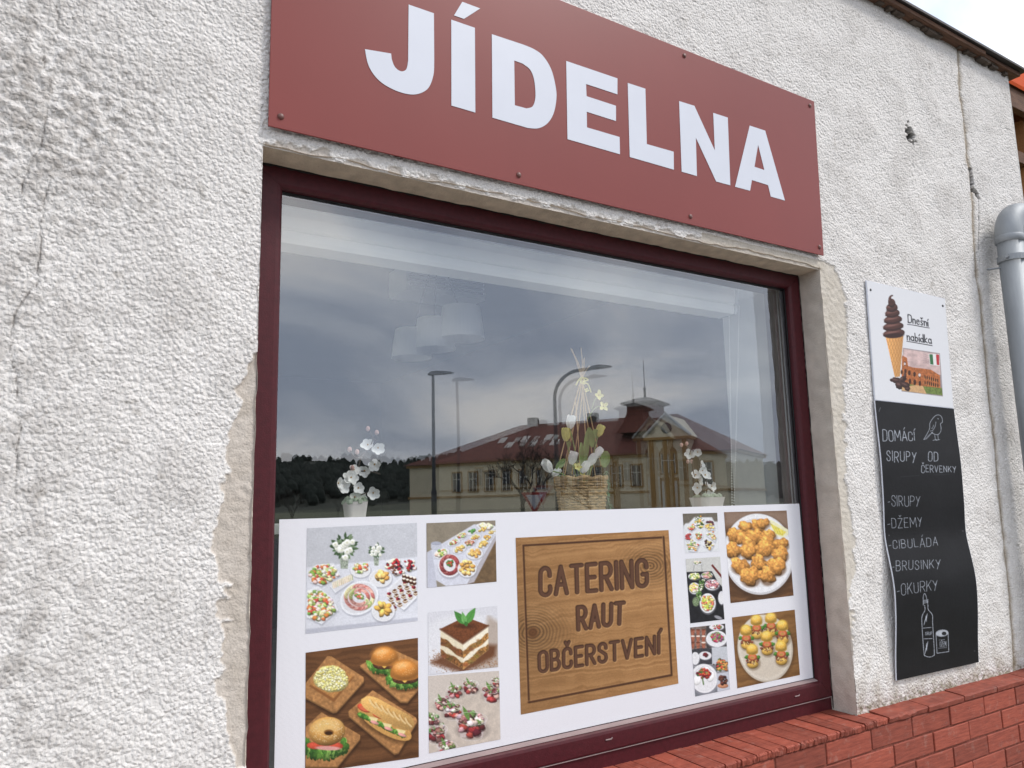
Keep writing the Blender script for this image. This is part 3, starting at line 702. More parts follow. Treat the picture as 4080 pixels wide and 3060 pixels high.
flat_letter('letter', c_s1, [[(1324, 130), (1480, 184), (1483, 744), (1325, 698)], [(1397, 12), (1515, 56), (1408, 125), (1342, 102)]], LY, sgn, M['vinyl'])
flat_letter('letter', c_s1, [[(1592, 226)] + smooth_loop([(1800, 295), (1870, 325), (1930, 370), (1985, 460), (2015, 580), (2018, 660), (2000, 750), (1960, 815), (1900, 848), (1830, 846)]) + [(1596, 778)], [(1740, 400)] + smooth_loop([(1795, 420), (1845, 460), (1870, 520), (1880, 600), (1878, 660), (1860, 705), (1820, 717)]) + [(1744, 696)]], LY, sgn, M['vinyl'])
for lp in ([[(354, 336), (636, 432), (636, 520), (463, 463), (466, 530), (628, 583), (628, 667), (467, 616), (468, 702), (648, 755), (650, 850), (361, 767)]],
           [[(693, 457), (790, 489), (798, 794), (946, 836), (947, 935), (704, 865)]],
           [[(976, 557), (1060, 583), (1173, 830), (1164, 622), (1244, 648), (1258, 1021), (1180, 1000), (1068, 758), (1074, 970), (990, 946)]],
           [[(1365, 692), (1450, 720), (1559, 1105), (1481, 1083), (1466, 1020), (1377, 992), (1367, 1051), (1284, 1029)], [(1411, 798), (1446, 937), (1391, 919)]]):
    flat_letter('letter', c_s2, lp, LY, sgn, M['vinyl'])
def dome(mb, c, r, hgt):
    mb.lathe([(r, 0), (r * 0.98, hgt * 0.3), (r * 0.8, hgt * 0.75), (r * 0.45, hgt), (0.0001, hgt * 1.05)], 14)
rv_pts = [W(*c_s1(197, 770), SY), W(*c_s1(1770, 1157), SY), W(*c_s2(1038, 1193), SY), W(*c_s2(1749, 1361), SY), W(*c_s2(1004, 307), SY), W(*c_s2(1696, 582), SY)]
rv_pts += [Vector((rv_pts[0].x, SY, rv_pts[5].z)), Vector((rv_pts[1].x, SY, rv_pts[4].z))]
mb = MB(); dome(mb, (0, 0, 0), 0.0085, 0.005); rv0 = None
for p in rv_pts:
    if rv0 is None: rv0 = o = mb.build('rivet', M['rivet'], sgn, smooth=True)
    else: o = rv0.copy(); COL.objects.link(o)
    o.location = rel(p, sgn); o.rotation_euler = (math.pi / 2, 0, 0)

# ================================================================== downpipe
pc = W(*c_tr(1238, 1420), -0.105); PX, PZ = pc.x, pc.z
pipe = empty('downpipe', (PX, -0.105, 0)); tag(pipe, 'galvanised grey metal downpipe with an elbow at the corner of the white wall', 'downpipe')
PR = 0.06
elb = [(0, 0, PZ - 0.01)] + [(0.125 - 0.125 * math.cos(t), 0.0, PZ + 0.125 * math.sin(t)) for t in [rad(a_) for a_ in range(0, 78, 7)]] 
t_ = rad(77); elb += [(elb[-1][0] + 0.5 * math.sin(t_), 0.02, elb[-1][2] + 0.5 * math.cos(t_))]
MB().tube(elb, PR + 0.001, 24).build('elbow', M['zinc'], pipe, smooth=True)
MB().tube([(0, 0, 0.15), (0, 0, PZ + 0.005)], PR - 0.003, 24).build('pipe', M['zinc'], pipe, smooth=True)
for z_ in (PZ - 0.005,): MB().lathe([(PR - 0.002, -0.03), (PR + 0.004, -0.026), (PR + 0.004, 0.0), (PR + 0.001, 0.006)], 24, (0, 0, z_)).build('socket_rim', M['zinc'], pipe, smooth=True)
for z_ in (PZ - 0.115, PZ - 1.9):
    cl = MB().lathe([(PR - 0.001, -0.016), (PR + 0.004, -0.014), (PR + 0.004, 0.014), (PR - 0.001, 0.016)], 24, (0, 0, z_)).build('bracket', M['zinc'], pipe)
    MB().tube([(-PR * 0.6, 0.03, z_ - 0.04), (-PR - 0.03, 0.075, z_ - 0.045)], 0.005, 6).tube([(-PR - 0.004, -0.01, z_), (-PR - 0.02, -0.012, z_)], 0.008, 6).build('bracket_screw', M['zinc'], cl)

# ================================================================== neighbouring house beyond the corner
NY = 2.4
nh = empty('neighbouring_house', (W(4070, 800, NY).x + 1.0, NY, 0))
tag(nh, 'yellow house with timber eaves and orange roof behind the white canteen corner', 'house')
nx0 = W(4020, 700, NY).x - 1.5; nx1 = nx0 + 7
zr0, zr1, zb1, zs1, zw1 = W(4060, 325, NY).z, W(4060, 345, NY).z, W(4060, 430, NY).z, W(4060, 500, NY).z, W(4060, 600, NY).z
L_ = lambda v: Vector(v) - nh.location
zr0 = W(4060, 352, NY - 0.45).z; zt_ = W(4060, 284, NY + 0.9).z
MB().prism([L_((nx0, NY - 0.45, zr0)), L_((nx1, NY - 0.45, zr0)), L_((nx1, NY + 0.9, zt_)), L_((nx0, NY + 0.9, zt_))], (0, 0, 0.05)).build('roof', M['orange'], nh)
zf = lambda py, y_: W(4060, py, y_).z
MB().box(L_((nx0, NY - 0.42, zf(436, NY - 0.42))), L_((nx1, NY - 0.34, zf(338, NY - 0.42)))).build('fascia_beam', M['oldwood'], nh, bevel=0.006)
for k in range(24):
    MB().box(L_((nx0 + k * 0.3 + 0.004, NY - 0.20, zf(506, NY - 0.2))), L_((nx0 + k * 0.3 + 0.296, NY - 0.17, zf(400, NY - 0.2)))).build('board', M['wood'], nh)
MB().box(L_((nx0, NY, 0)), L_((nx1, NY + 0.85, zf(440, NY)))).build('wall', M['yellow'], nh)
zr0 = zf(500, NY - 0.2) + 0.41
for k in range(3):
    xx = W(4074, 760, NY - 0.15).x - 0.12 + k * 2.2
    MB().box(L_((xx, NY - 0.30, 0)), L_((xx + 0.12, NY - 0.16, zr0 - 0.41))).build('timber_post', M['wood'], nh, bevel=0.005)
    MB().box(L_((xx - 0.4, NY - 0.29, zr0 - 0.98)), L_((xx + 0.5, NY - 0.05, zr0 - 0.84))).build('timber_brace', M['oldwood'], nh, bevel=0.005)
# ================================================================== printed pictures
# Flat print: each picture is painted by code in its own frame, then carried as colour on the vertices of a flat sheet.
def _noise2(shape, cell, seed):
    r_ = np.random.RandomState(seed); hh, ww = shape
    gh, gw = int(hh / cell) + 3, int(ww / cell) + 3
    g_ = r_.rand(gh, gw).astype(np.float32)
    y = np.arange(hh) / cell; x = np.arange(ww) / cell
    j = y.astype(int); i = x.astype(int); fy_ = (y - j)[:, None]; fx_ = (x - i)[None, :]
    fy_ = fy_ * fy_ * (3 - 2 * fy_); fx_ = fx_ * fx_ * (3 - 2 * fx_)
    return (g_[j][:, i] * (1 - fx_) + g_[j][:, i + 1] * fx_) * (1 - fy_) + (g_[j + 1][:, i] * (1 - fx_) + g_[j + 1][:, i + 1] * fx_) * fy_
class Paint:
    def __init__(s, x0, y0, x1, y1, res=1.0, bg=(255, 255, 255), seed=0):
        s.x0, s.y0, s.res = x0, y0, res
        s.w, s.h = int((x1 - x0) * res) + 2, int((y1 - y0) * res) + 2
        s.a = np.ones((s.h, s.w, 3), np.float32) * np.array(bg, np.float32) / 255.0
        s.rng = random.Random(seed); s.seed = seed * 100 + 1
    def _box(s, x0, y0, x1, y1):
        i0 = max(0, int((x0 - s.x0) * s.res) - 2); i1 = min(s.w, int((x1 - s.x0) * s.res) + 3)
        j0 = max(0, int((y0 - s.y0) * s.res) - 2); j1 = min(s.h, int((y1 - s.y0) * s.res) + 3)
        if i1 <= i0 or j1 <= j0: return None
        X_, Y_ = np.meshgrid(s.x0 + (np.arange(i0, i1) + 0.5) / s.res, s.y0 + (np.arange(j0, j1) + 0.5) / s.res)
        return slice(j0, j1), slice(i0, i1), X_.astype(np.float32), Y_.astype(np.float32)
    def _put(s, b, k, col):
        col = np.asarray(col, np.float32)
        s.a[b[0], b[1]] = s.a[b[0], b[1]] * (1 - k[..., None]) + col * k[..., None]
    def ell(s, cx, cy, rx, ry, col, rot=0.0, soft=1.2, shade=0.0, tex=0.0, cell=4.0, alpha=1.0, wob=0.0):
        R_ = max(rx, ry) * (1.2 + wob) + soft
        b = s._box(cx - R_, cy - R_, cx + R_, cy + R_)
        if b is None: return
        c, n = math.cos(rad(rot)), math.sin(rad(rot))
        u = ((b[2] - cx) * c + (b[3] - cy) * n) / rx; v = (-(b[2] - cx) * n + (b[3] - cy) * c) / ry
        d = np.sqrt(u * u + v * v)
        if wob > 0:
            th = np.arctan2(v, u); ph = s.rng.uniform(0, 6.28)
            d = d / (1 + wob * (0.5 * np.sin(3 * th + ph) + 0.35 * np.sin(5 * th + 2.1 * ph) + 0.3 * np.sin(8 * th + 3.3 * ph)))
        k = np.clip((1 - d) * min(rx, ry) / soft + 0.5, 0, 1) * alpha
        cc = np.ones(u.shape + (3,), np.float32) * np.array(col, np.float32) / 255.0
        if shade:
            sx, sy = (b[2] - cx) / max(rx, ry), (b[3] - cy) / max(rx, ry)
            lum = 1 + shade * (0.30 - 0.45 * sx * 0.5 - 0.75 * sy - 0.65 * np.clip(d, 0, 1) ** 3)
            cc = cc * lum[..., None]
        if tex:
            s.seed += 1; nn = _noise2(u.shape, cell * s.res, s.seed) + 0.5 * _noise2(u.shape, max(1.2, cell * s.res * 0.45), s.seed + 5000) - 0.75
            cc = cc * (1 + tex * nn[..., None] * 1.6)
        s._put(b, k, np.clip(cc, 0, 1))
    def poly(s, pts, col, soft=1.2, tex=0.0, cell=5.0, alpha=1.0, grad=None):
        xs_ = [p[0] for p in pts]; ys_ = [p[1] for p in pts]
        b = s._box(min(xs_), min(ys_), max(xs_), max(ys_))
        if b is None: return
        X_, Y_ = b[2], b[3]; ins = np.zeros(X_.shape, bool); dm = np.full(X_.shape, 1e9, np.float32)
        n = len(pts)
        for i in range(n):
            ax, ay = pts[i]; bx, by = pts[(i + 1) % n]
            cond = ((ay > Y_) != (by > Y_))
            xi = (bx - ax) * (Y_ - ay) / ((by - ay) if abs(by - ay) > 1e-9 else 1e-9) + ax
            ins ^= cond & (X_ < xi)
            dx, dy = bx - ax, by - ay
            t = np.clip(((X_ - ax) * dx + (Y_ - ay) * dy) / (dx * dx + dy * dy + 1e-9), 0, 1)
            dm = np.minimum(dm, np.hypot(X_ - ax - t * dx, Y_ - ay - t * dy))
        sdv = np.where(ins, dm, -dm); k = np.clip(sdv / soft + 0.5, 0, 1) * alpha
        cc = np.ones(X_.shape + (3,), np.float32) * np.array(col, np.float32) / 255.0
        if grad is not None:
            (gx, gy), amt = grad; q = ((X_ - min(xs_)) / (max(xs_) - min(xs_) + 1e-6) - 0.5) * gx + ((Y_ - min(ys_)) / (max(ys_) - min(ys_) + 1e-6) - 0.5) * gy
            cc = cc * (1 + amt * q)[..., None]
        if tex:
            s.seed += 1; cc = cc * (1 + tex * 1.6 * (_noise2(X_.shape, cell * s.res, s.seed) + 0.5 * _noise2(X_.shape, max(1.2, cell * s.res * 0.4), s.seed + 5000) - 0.75))[..., None]
        s._put(b, k, np.clip(cc, 0, 1))
    def line(s, pts, w, col, soft=1.2, alpha=1.0, tex=0.0):
        xs_ = [p[0] for p in pts]; ys_ = [p[1] for p in pts]
        b = s._box(min(xs_) - w, min(ys_) - w, max(xs_) + w, max(ys_) + w)
        if b is None: return
        d = np.full(b[2].shape, 1e9, np.float32)
        if len(pts) == 1: pts = [pts[0], (pts[0][0] + 0.01, pts[0][1])]
        for (ax, ay), (bx, by) in zip(pts[:-1], pts[1:]):
            dx, dy = bx - ax, by - ay
            t = np.clip(((b[2] - ax) * dx + (b[3] - ay) * dy) / (dx * dx + dy * dy + 1e-9), 0, 1)
            d = np.minimum(d, np.hypot(b[2] - ax - t * dx, b[3] - ay - t * dy))
        k = np.clip((w / 2 - d) / soft + 0.5, 0, 1) * alpha
        if tex: s.seed += 1; k = k * np.clip(0.35 + 1.5 * _noise2(k.shape, 3 * s.res, s.seed), 0, 1) ** tex
        s._put(b, k, np.array(col, np.float32) / 255.0)
    def wood(s, base, dark, ang=0.0, lw=9.0, amt=1.0, seed=3):
        X_, Y_ = np.meshgrid(np.arange(s.w) / s.res, np.arange(s.h) / s.res)
        c, n = math.cos(rad(ang)), math.sin(rad(ang)); u = X_ * c + Y_ * n; v = -X_ * n + Y_ * c
        w1 = _noise2((s.h, s.w), 60 * s.res, seed); w2 = _noise2((s.h, s.w), 22 * s.res, seed + 1)
        v2 = v + 26 * w1 + 7 * w2
        iv = (v2 / lw); r_ = np.random.RandomState(seed).rand(4000); i0 = np.floor(iv).astype(int); f_ = iv - i0
        st = r_[i0 % 4000] * (1 - f_) + r_[(i0 + 1) % 4000] * f_
        iv = v2 / (lw * 0.33); i0 = np.floor(iv).astype(int); f_ = iv - i0; st2 = r_[(i0 + 777) % 4000] * (1 - f_) + r_[(i0 + 778) % 4000] * f_
        k = np.clip((0.6 * st + 0.4 * st2) * amt + 0.25 * (w1 - 0.5), 0, 1)[..., None]
        s.a[:] = np.array(base, np.float32) / 255 * (1 - k) + np.array(dark, np.float32) / 255 * k
    def grain(s, amt=0.04, cell=1.5):
        s.seed += 1
        if s.w > 200 and amt > 0.02:      # printed photographs are softer and less pure than paint
            l_ = s.a.mean(-1, keepdims=True); s.a = l_ + (s.a - l_) * 0.84
            for ax_ in (0, 1, 0, 1): s.a = 0.25 * np.roll(s.a, 1, ax_) + 0.5 * s.a + 0.25 * np.roll(s.a, -1, ax_)
            s.a *= (0.94 + 0.12 * (0.6 * _noise2((s.h, s.w), 5 * s.res, s.seed) + 0.4 * _noise2((s.h, s.w), 2.2 * s.res, s.seed + 9)))[..., None]
        s.a *= (1 + amt * (np.random.RandomState(s.seed).rand(s.h, s.w, 1) - 0.5) * 2).astype(np.float32)
    def light(s, gx, gy, amt):
        X_, Y_ = np.meshgrid(np.linspace(-0.5, 0.5, s.w), np.linspace(-0.5, 0.5, s.h)); s.a *= (1 + amt * (gx * X_ + gy * Y_))[..., None].astype(np.float32)
    def sample(s, x, y):
        a_ = np.clip((x - s.x0) * s.res - 0.5, 0, s.w - 1.001); b_ = np.clip((y - s.y0) * s.res - 0.5, 0, s.h - 1.001)
        i = a_.astype(int); j = b_.astype(int); fa = (a_ - i)[..., None]; fb = (b_ - j)[..., None]
        c = (s.a[j, i] * (1 - fa) + s.a[j, i + 1] * fa) * (1 - fb) + (s.a[j + 1, i] * (1 - fa) + s.a[j + 1, i + 1] * fa) * fb
        c = np.clip(c, 0, 1); return np.where(c <= 0.04045, c / 12.92, ((c + 0.055) / 1.055) ** 2.4)
INK = 1.14 * 0.78                               # print whites reflect a bit more than the exposed photograph shows
def print_sheet(name, c, quad, pic, y, parent, mt, step=2.2, warp=None, thick=0.0):
    """quad: TL, TR, BR, BL in crop coordinates c; the sheet lies on the plane y."""
    inv0 = np.array(c(0, 0)); inv1 = np.array(c(1000, 1000)); sc = 1000.0 / (inv1 - inv0)
    q = [W(*c(*p), y) for p in quad]
    px = [c(*p) for p in quad]
    nu = int(max(math.dist(px[0], px[1]), math.dist(px[3], px[2])) / step) + 1
    nv = int(max(math.dist(px[0], px[3]), math.dist(px[1], px[2])) / step) + 1
    U, V = np.meshgrid(np.linspace(0, 1, nu + 1), np.linspace(0, 1, nv + 1))
    P = sum(np.array(q[i])[None, None, :] * k[..., None] for i, k in enumerate(((1 - U) * (1 - V), U * (1 - V), U * V, (1 - U) * V)))
    if warp is not None: P[..., 1] += warp(U, V)
    rel_ = np.stack([P[..., 0], CAM_H - P[..., 2], P[..., 1] + CAM_D], -1) @ AX.T
    ppx = rel_[..., 0] / rel_[..., 2] * FPX + 2040.0; ppy = rel_[..., 1] / rel_[..., 2] * FPX + 1530.0
    cols = pic.sample((ppx - inv0[0]) * sc[0], (ppy - inv0[1]) * sc[1]) * INK
    a_ = (np.arange(nv)[:, None] * (nu + 1) + np.arange(nu)[None, :]).ravel()
    qd = np.stack([a_, a_ + nu + 1, a_ + nu + 2, a_ + 1], -1)
    me = grid_mesh(name, P.reshape(-1, 3) - np.array(parent.location), qd, np.clip(cols, 0, 0.95).reshape(-1, 3))
    return link(name, me, mt, parent)

# ---- single-stroke letters (unit height, y down), used for carved, chalked and printed words
def arc(cx, cy, rx, ry, a0, a1, n=10): return [(cx + rx * math.cos(rad(a0 + (a1 - a0) * i / n)), cy + ry * math.sin(rad(a0 + (a1 - a0) * i / n))) for i in range(n + 1)]
ACUTE = lambda w: [(w * 0.45, -0.16), (w * 0.68, -0.36)]
CARON = lambda w: [(w * 0.28, -0.34), (w * 0.5, -0.15), (w * 0.74, -0.34)]
def G(ch):
    b = {'Á': 'A', 'Í': 'I', 'Č': 'C', 'Ž': 'Z', 'Š': 'S'}.get(ch, ch)
    g_ = {
     'A': (0.5, [[(0, 1), (0.25, 0), (0.5, 1)], [(0.09, 0.66), (0.41, 0.66)]]),
     'B': (0.46, [[(0, 0), (0, 1), (0.24, 1)] + arc(0.24, 0.74, 0.22, 0.26, 90, -90) + [(0.0, 0.48)], [(0, 0), (0.22, 0)] + arc(0.22, 0.24, 0.19, 0.24, -90, 90) + [(0, 0.48)]]),
     'C': (0.46, [[(0.44, 0.30), (0.44, 0.22)] + arc(0.23, 0.22, 0.21, 0.22, 0, -180) + arc(0.23, 0.78, 0.23, 0.22, 180, 0) + [(0.44, 0.70)]]),
     'D': (0.46, [[(0, 0), (0, 1), (0.2, 1)] + arc(0.2, 0.75, 0.26, 0.25, 90, 0) + arc(0.2, 0.25, 0.26, 0.25, 0, -90) + [(0, 0)]]),
     'E': (0.40, [[(0.4, 0), (0, 0), (0, 1), (0.4, 1)], [(0, 0.49), (0.34, 0.49)]]),
     'G': (0.46, [[(0.44, 0.29), (0.44, 0.22)] + arc(0.22, 0.22, 0.22, 0.22, 0, -180) + arc(0.22, 0.78, 0.22, 0.22, 180, 0) + [(0.44, 0.55), (0.25, 0.55)]]),
     'I': (0.0, [[(0, 0), (0, 1)]]),
     'K': (0.46, [[(0, 0), (0, 1)], [(0.44, 0), (0.02, 0.58)], [(0.16, 0.42), (0.46, 1)]]),
     'L': (0.38, [[(0, 0), (0, 1), (0.38, 1)]]),
     'M': (0.62, [[(0, 1), (0.04, 0), (0.31, 0.7), (0.58, 0), (0.62, 1)]]),
     'N': (0.46, [[(0, 1), (0, 0), (0.46, 1), (0.46, 0)]]),
     'O': (0.46, [arc(0.23, 0.23, 0.23, 0.23, -180, 0) + arc(0.23, 0.77, 0.23, 0.23, 0, 180) + [(0, 0.23)]]),
     'P': (0.45, [[(0, 1), (0, 0), (0.22, 0)] + arc(0.22, 0.27, 0.23, 0.27, -90, 90) + [(0, 0.54)]]),
     'R': (0.46, [[(0, 1), (0, 0), (0.23, 0)] + arc(0.23, 0.26, 0.22, 0.26, -90, 90) + [(0, 0.52)], [(0.22, 0.54), (0.46, 1)]]),
     'S': (0.44, [[(0.42, 0.27)] + arc(0.22, 0.22, 0.20, 0.22, 0, -180) + [(0.04, 0.34), (0.40, 0.62)] + arc(0.22, 0.78, 0.21, 0.22, 0, 180) + [(0.01, 0.72)]]),
     'T': (0.46, [[(0, 0), (0.46, 0)], [(0.23, 0), (0.23, 1)]]),
     'U': (0.46, [[(0, 0), (0, 0.77)] + arc(0.23, 0.77, 0.23, 0.23, 180, 0) + [(0.46, 0)]]),
     'V': (0.50, [[(0, 0), (0.25, 1), (0.5, 0)]]),
     'Y': (0.46, [[(0, 0), (0.22, 0.5), (0.46, 0)], [(0.34, 0.26), (0.12, 1.05)]]),
     'Z': (0.46, [[(0, 0), (0.46, 0), (0, 1), (0.46, 1)]]),
     '-': (0.24, [[(0, 0.62), (0.24, 0.58)]]), ' ': (0.3, []),
     # round-hand lower case, x-height 0.55
     'n': (0.34, [[(0, 0.42), (0.02, 1)], [(0.02, 0.66)] + arc(0.19, 0.62, 0.14, 0.18, 190, 360) + [(0.34, 1)]]),
     'e': (0.38, [[(0.03, 0.70), (0.36, 0.66)] + arc(0.20, 0.68, 0.17, 0.26, -10, -200)[1:] + arc(0.21, 0.74, 0.19, 0.26, 180, 40)]),
     's': (0.30, [[(0.28, 0.46)] + arc(0.17, 0.56, 0.13, 0.13, -60, -200) + [(0.24, 0.78)] + arc(0.14, 0.86, 0.13, 0.14, 0, 150)]),
     'í': (0.0, [[(0, 0.44), (0.01, 1)], [(0.0, 0.22), (0.1, 0.05)]]),
     'a': (0.38, [arc(0.18, 0.72, 0.18, 0.28, -20, -340), [(0.36, 0.46), (0.38, 1)]]),
     'b': (0.36, [[(0, 0), (0.02, 1)], arc(0.18, 0.74, 0.17, 0.26, -180, 180)]),
     'd': (0.36, [arc(0.17, 0.74, 0.17, 0.26, 0, 360), [(0.36, 0.0), (0.36, 1)]]),
     'k': (0.34, [[(0.01, 0), (0, 1)], [(0.32, 0.42), (0.02, 0.72), (0.34, 1)]]),
    }
    if ch == 'š': w, st = g_['s']; return w, st + [[(0.06, 0.06), (0.16, 0.22), (0.28, 0.04)]]
    w, st = g_[b]; st = list(st)
    if ch in 'ÁÍ': st.append(ACUTE(w) if w else [(0.0, -0.14), (0.14, -0.36)])
    if ch in 'ČŽŠ': st.append(CARON(w))
    return w, st
def word(text, quad, gap=0.24, jitter=0.0, seed=1):
    """Strokes of a word laid into a four-cornered field (TL, TR, BR, BL)."""
    rr = random.Random(seed); x = 0; allst = []
    for ch in text:
        w, st = G(ch); dy = rr.uniform(-1, 1) * jitter; sc = 1 + rr.uniform(-1, 1) * jitter; sl = rr.uniform(-1, 1) * jitter
        for s_ in st: allst.append([(x + p[0] * sc + sl * (0.5 - p[1]), p[1] * sc + dy) for p in s_])
        x += w + gap
    tot = x - gap; out = []
    for s_ in allst:
        o = []
        for (a_, b_) in s_:
            u, v = a_ / tot, b_
            o.append(tuple(quad[0][k] * (1 - u) * (1 - v) + quad[1][k] * u * (1 - v) + quad[2][k] * u * v + quad[3][k] * (1 - u) * v for k in (0, 1)))
        out.append(o)
    return out

M['print'] = attr_mat('printed_film', 'paint', 0.55, 0.25)
# ---------------------------------------------------------------- food helpers
def plate(p, x, y, rx, ry, rot=0, col=(236, 236, 238)):
    p.ell(x + 2, y + ry * 0.12, rx * 1.05, ry * 1.06, (150, 150, 160), rot, soft=6, alpha=0.55)
    p.ell(x, y, rx, ry, col, rot); p.ell(x, y + ry * 0.03, rx * 0.86, ry * 0.84, (214, 214, 218), rot, soft=3); p.ell(x, y + ry * 0.07, rx * 0.83, ry * 0.80, (230, 230, 232), rot, soft=3)
def tray(p, pts):
    cx_ = sum(a_[0] for a_ in pts) / len(pts); cy_ = sum(a_[1] for a_ in pts) / len(pts)
    p.poly([(a_[0] + 3, a_[1] + 9) for a_ in pts], (150, 152, 165), soft=10, alpha=0.6); p.poly(pts, (238, 240, 244), soft=3)
    p.poly([(cx_ + (a_[0] - cx_) * 0.9, cy_ + (a_[1] - cy_) * 0.88) for a_ in pts], (222, 222, 226), soft=4)
def in_poly(pts, x, y):
    c_ = False
    for i in range(len(pts)):
        (ax, ay), (bx, by) = pts[i], pts[(i + 1) % len(pts)]
        if (ay > y) != (by > y) and x < (bx - ax) * (y - ay) / (by - ay) + ax: c_ = not c_
    return c_
def scatter(p, pts, n, cols, r0, r1, shade=0.5, squash=0.8, shrink=0.86, wob=0.2):
    cx_ = sum(a_[0] for a_ in pts) / len(pts); cy_ = sum(a_[1] for a_ in pts) / len(pts)
    q = [(cx_ + (a_[0] - cx_) * shrink, cy_ + (a_[1] - cy_) * shrink) for a_ in pts]
    xs_ = [a_[0] for a_ in q]; ys_ = [a_[1] for a_ in q]; spots = []
    t = 0
    while len(spots) < n and t < n * 30:
        t += 1; x, y = p.rng.uniform(min(xs_), max(xs_)), p.rng.uniform(min(ys_), max(ys_))
        if in_poly(q, x, y): spots.append((x, y))
    for x, y in sorted(spots, key=lambda s_: s_[1]):
        r_ = p.rng.uniform(r0, r1); c_ = p.rng.choice(cols)
        p.ell(x + 1, y + r_ * 0.35, r_ * 1.1, r_ * squash, tuple(v * 0.42 for v in c_), 0, soft=3, alpha=0.5)
        p.ell(x, y, r_, r_ * squash, tuple(min(255, v * p.rng.uniform(0.9, 1.08)) for v in c_), p.rng.uniform(-40, 40), soft=1.2, shade=shade, tex=0.12, cell=3, wob=wob)
def oval(cx_, cy_, rx, ry, rot=0, n=18):
    c, s_ = math.cos(rad(rot)), math.sin(rad(rot)); o = []
    for i in range(n):
        t = 2 * math.pi * i / n; o.append((cx_ + rx * math.cos(t) * c - ry * math.sin(t) * s_, cy_ + rx * math.cos(t) * s_ + ry * math.sin(t) * c))
    return o
def leaf(p, x0, y0, x1, y1, w, col):
    dx, dy = x1 - x0, y1 - y0; L = math.hypot(dx, dy); nx_, ny_ = -dy / L, dx / L
    up = [(x0 + dx * t + nx_ * w * math.sin(math.pi * t ** 0.8), y0 + dy * t + ny_ * w * math.sin(math.pi * t ** 0.8)) for t in [i / 8 for i in range(9)]]
    dn = [(x0 + dx * t - nx_ * w * math.sin(math.pi * t ** 0.8), y0 + dy * t - ny_ * w * math.sin(math.pi * t ** 0.8)) for t in [i / 8 for i in range(8, -1, -1)]]
    p.poly(up + dn, col, tex=0.12); p.line([(x0, y0), (x1, y1)], 1.5, tuple(v * 0.75 for v in col))
def bun(p, x, y, rx, ry, col=(205, 132, 52), rot=0, seeds=28):
    pts = [(x + rx * math.cos(t), y + (ry if math.sin(t) < 0 else ry * 0.35) * math.sin(t)) for t in [2 * math.pi * i / 28 for i in range(28)]]
    p.poly(pts, tuple(v * 0.86 for v in col), tex=0.05); p.ell(x, y - ry * 0.38, rx * 0.93, ry * 0.60, col, rot, soft=ry * 0.30, shade=0.5, tex=0.04)
    p.ell(x - rx * 0.22, y - ry * 0.62, rx * 0.42, ry * 0.18, (246, 206, 138), -12, soft=ry * 0.22, alpha=0.55)
    for k in range(seeds):
        a_ = p.rng.uniform(0, 6.28); r_ = p.rng.uniform(0, 0.75) ** 0.6
        p.ell(x + rx * r_ * math.cos(a_) * 0.9, y - ry * 0.40 + ry * 0.5 * r_ * math.sin(a_), 2.0, 1.4, (248, 226, 176), p.rng.uniform(0, 90), soft=1, alpha=0.85)
def lettuce(p, x, y, rx, ry, n=16):
    for k in range(n):
        a_ = math.pi * (k + 0.5) / n; px_ = x - rx * math.cos(a_); py_ = y + ry * math.sin(a_) * 0.7
        c_ = p.rng.choice([(70, 120, 40), (98, 150, 52), (52, 98, 34), (122, 168, 70)])
        p.ell(px_, py_, rx * 0.18, ry * 0.5, c_, p.rng.uniform(-50, 50), soft=1.5, shade=0.4, tex=0.25, wob=0.35)

# ================================================================== perforated window banner
BY = GLASS_Y - 0.0016
bq = [W(1113, 2069.8, BY), W(3184.4, 2006.5, BY), W(3242, 2702.4, BY), W(1092.6, 3060, BY)]
zb = W(2200, 2928.2, BY).z
bBL = Vector((0.5722, BY, zb)); bBR = Vector((bq[2].x, BY, zb + 0.0)); bTL = Vector((bq[0].x, BY, bq[0].z)); bTR = Vector((bq[1].x, BY, bq[1].z))
ban = empty('window_banner', ((bBL.x + bBR.x) / 2, BY, zb)); tag(ban, 'white printed film with catering food photographs stuck across the lower window glass', 'banner')
def film_mat():
    mt, n, l, b = new_mat('perforated_film')
    co_ = n.new('ShaderNodeTexCoord')
    vo = n.new('ShaderNodeTexVoronoi'); vo.inputs['Scale'].default_value = 360.0; vo.inputs['Randomness'].default_value = 0.12
    l.new(co_.outputs['Object'], vo.inputs['Vector'])
    mr = n.new('ShaderNodeMapRange'); mr.inputs['From Min'].default_value = 0.16; mr.inputs['From Max'].default_value = 0.30; mr.inputs['To Min'].default_value = 0.62
    l.new(vo.outputs['Distance'], mr.inputs['Value'])
    vm = n.new('ShaderNodeVectorMath'); vm.operation = 'SCALE'; vm.inputs[0].default_value = rgb(249, 249, 254)
    l.new(mr.outputs[0], vm.inputs['Scale']); l.new(vm.outputs[0], b.inputs['Base Color'])
    b.inputs['Roughness'].default_value = 0.5; b.inputs['Specular IOR Level'].default_value = 0.3
    return mt
M['film'] = film_mat()
MB().prism([rel(p, ban) for p in (bBL, bBR, bTR, bTL)], (0, 0.0008, 0)).build('film', M['film'], ban)
PY = BY - 0.0006

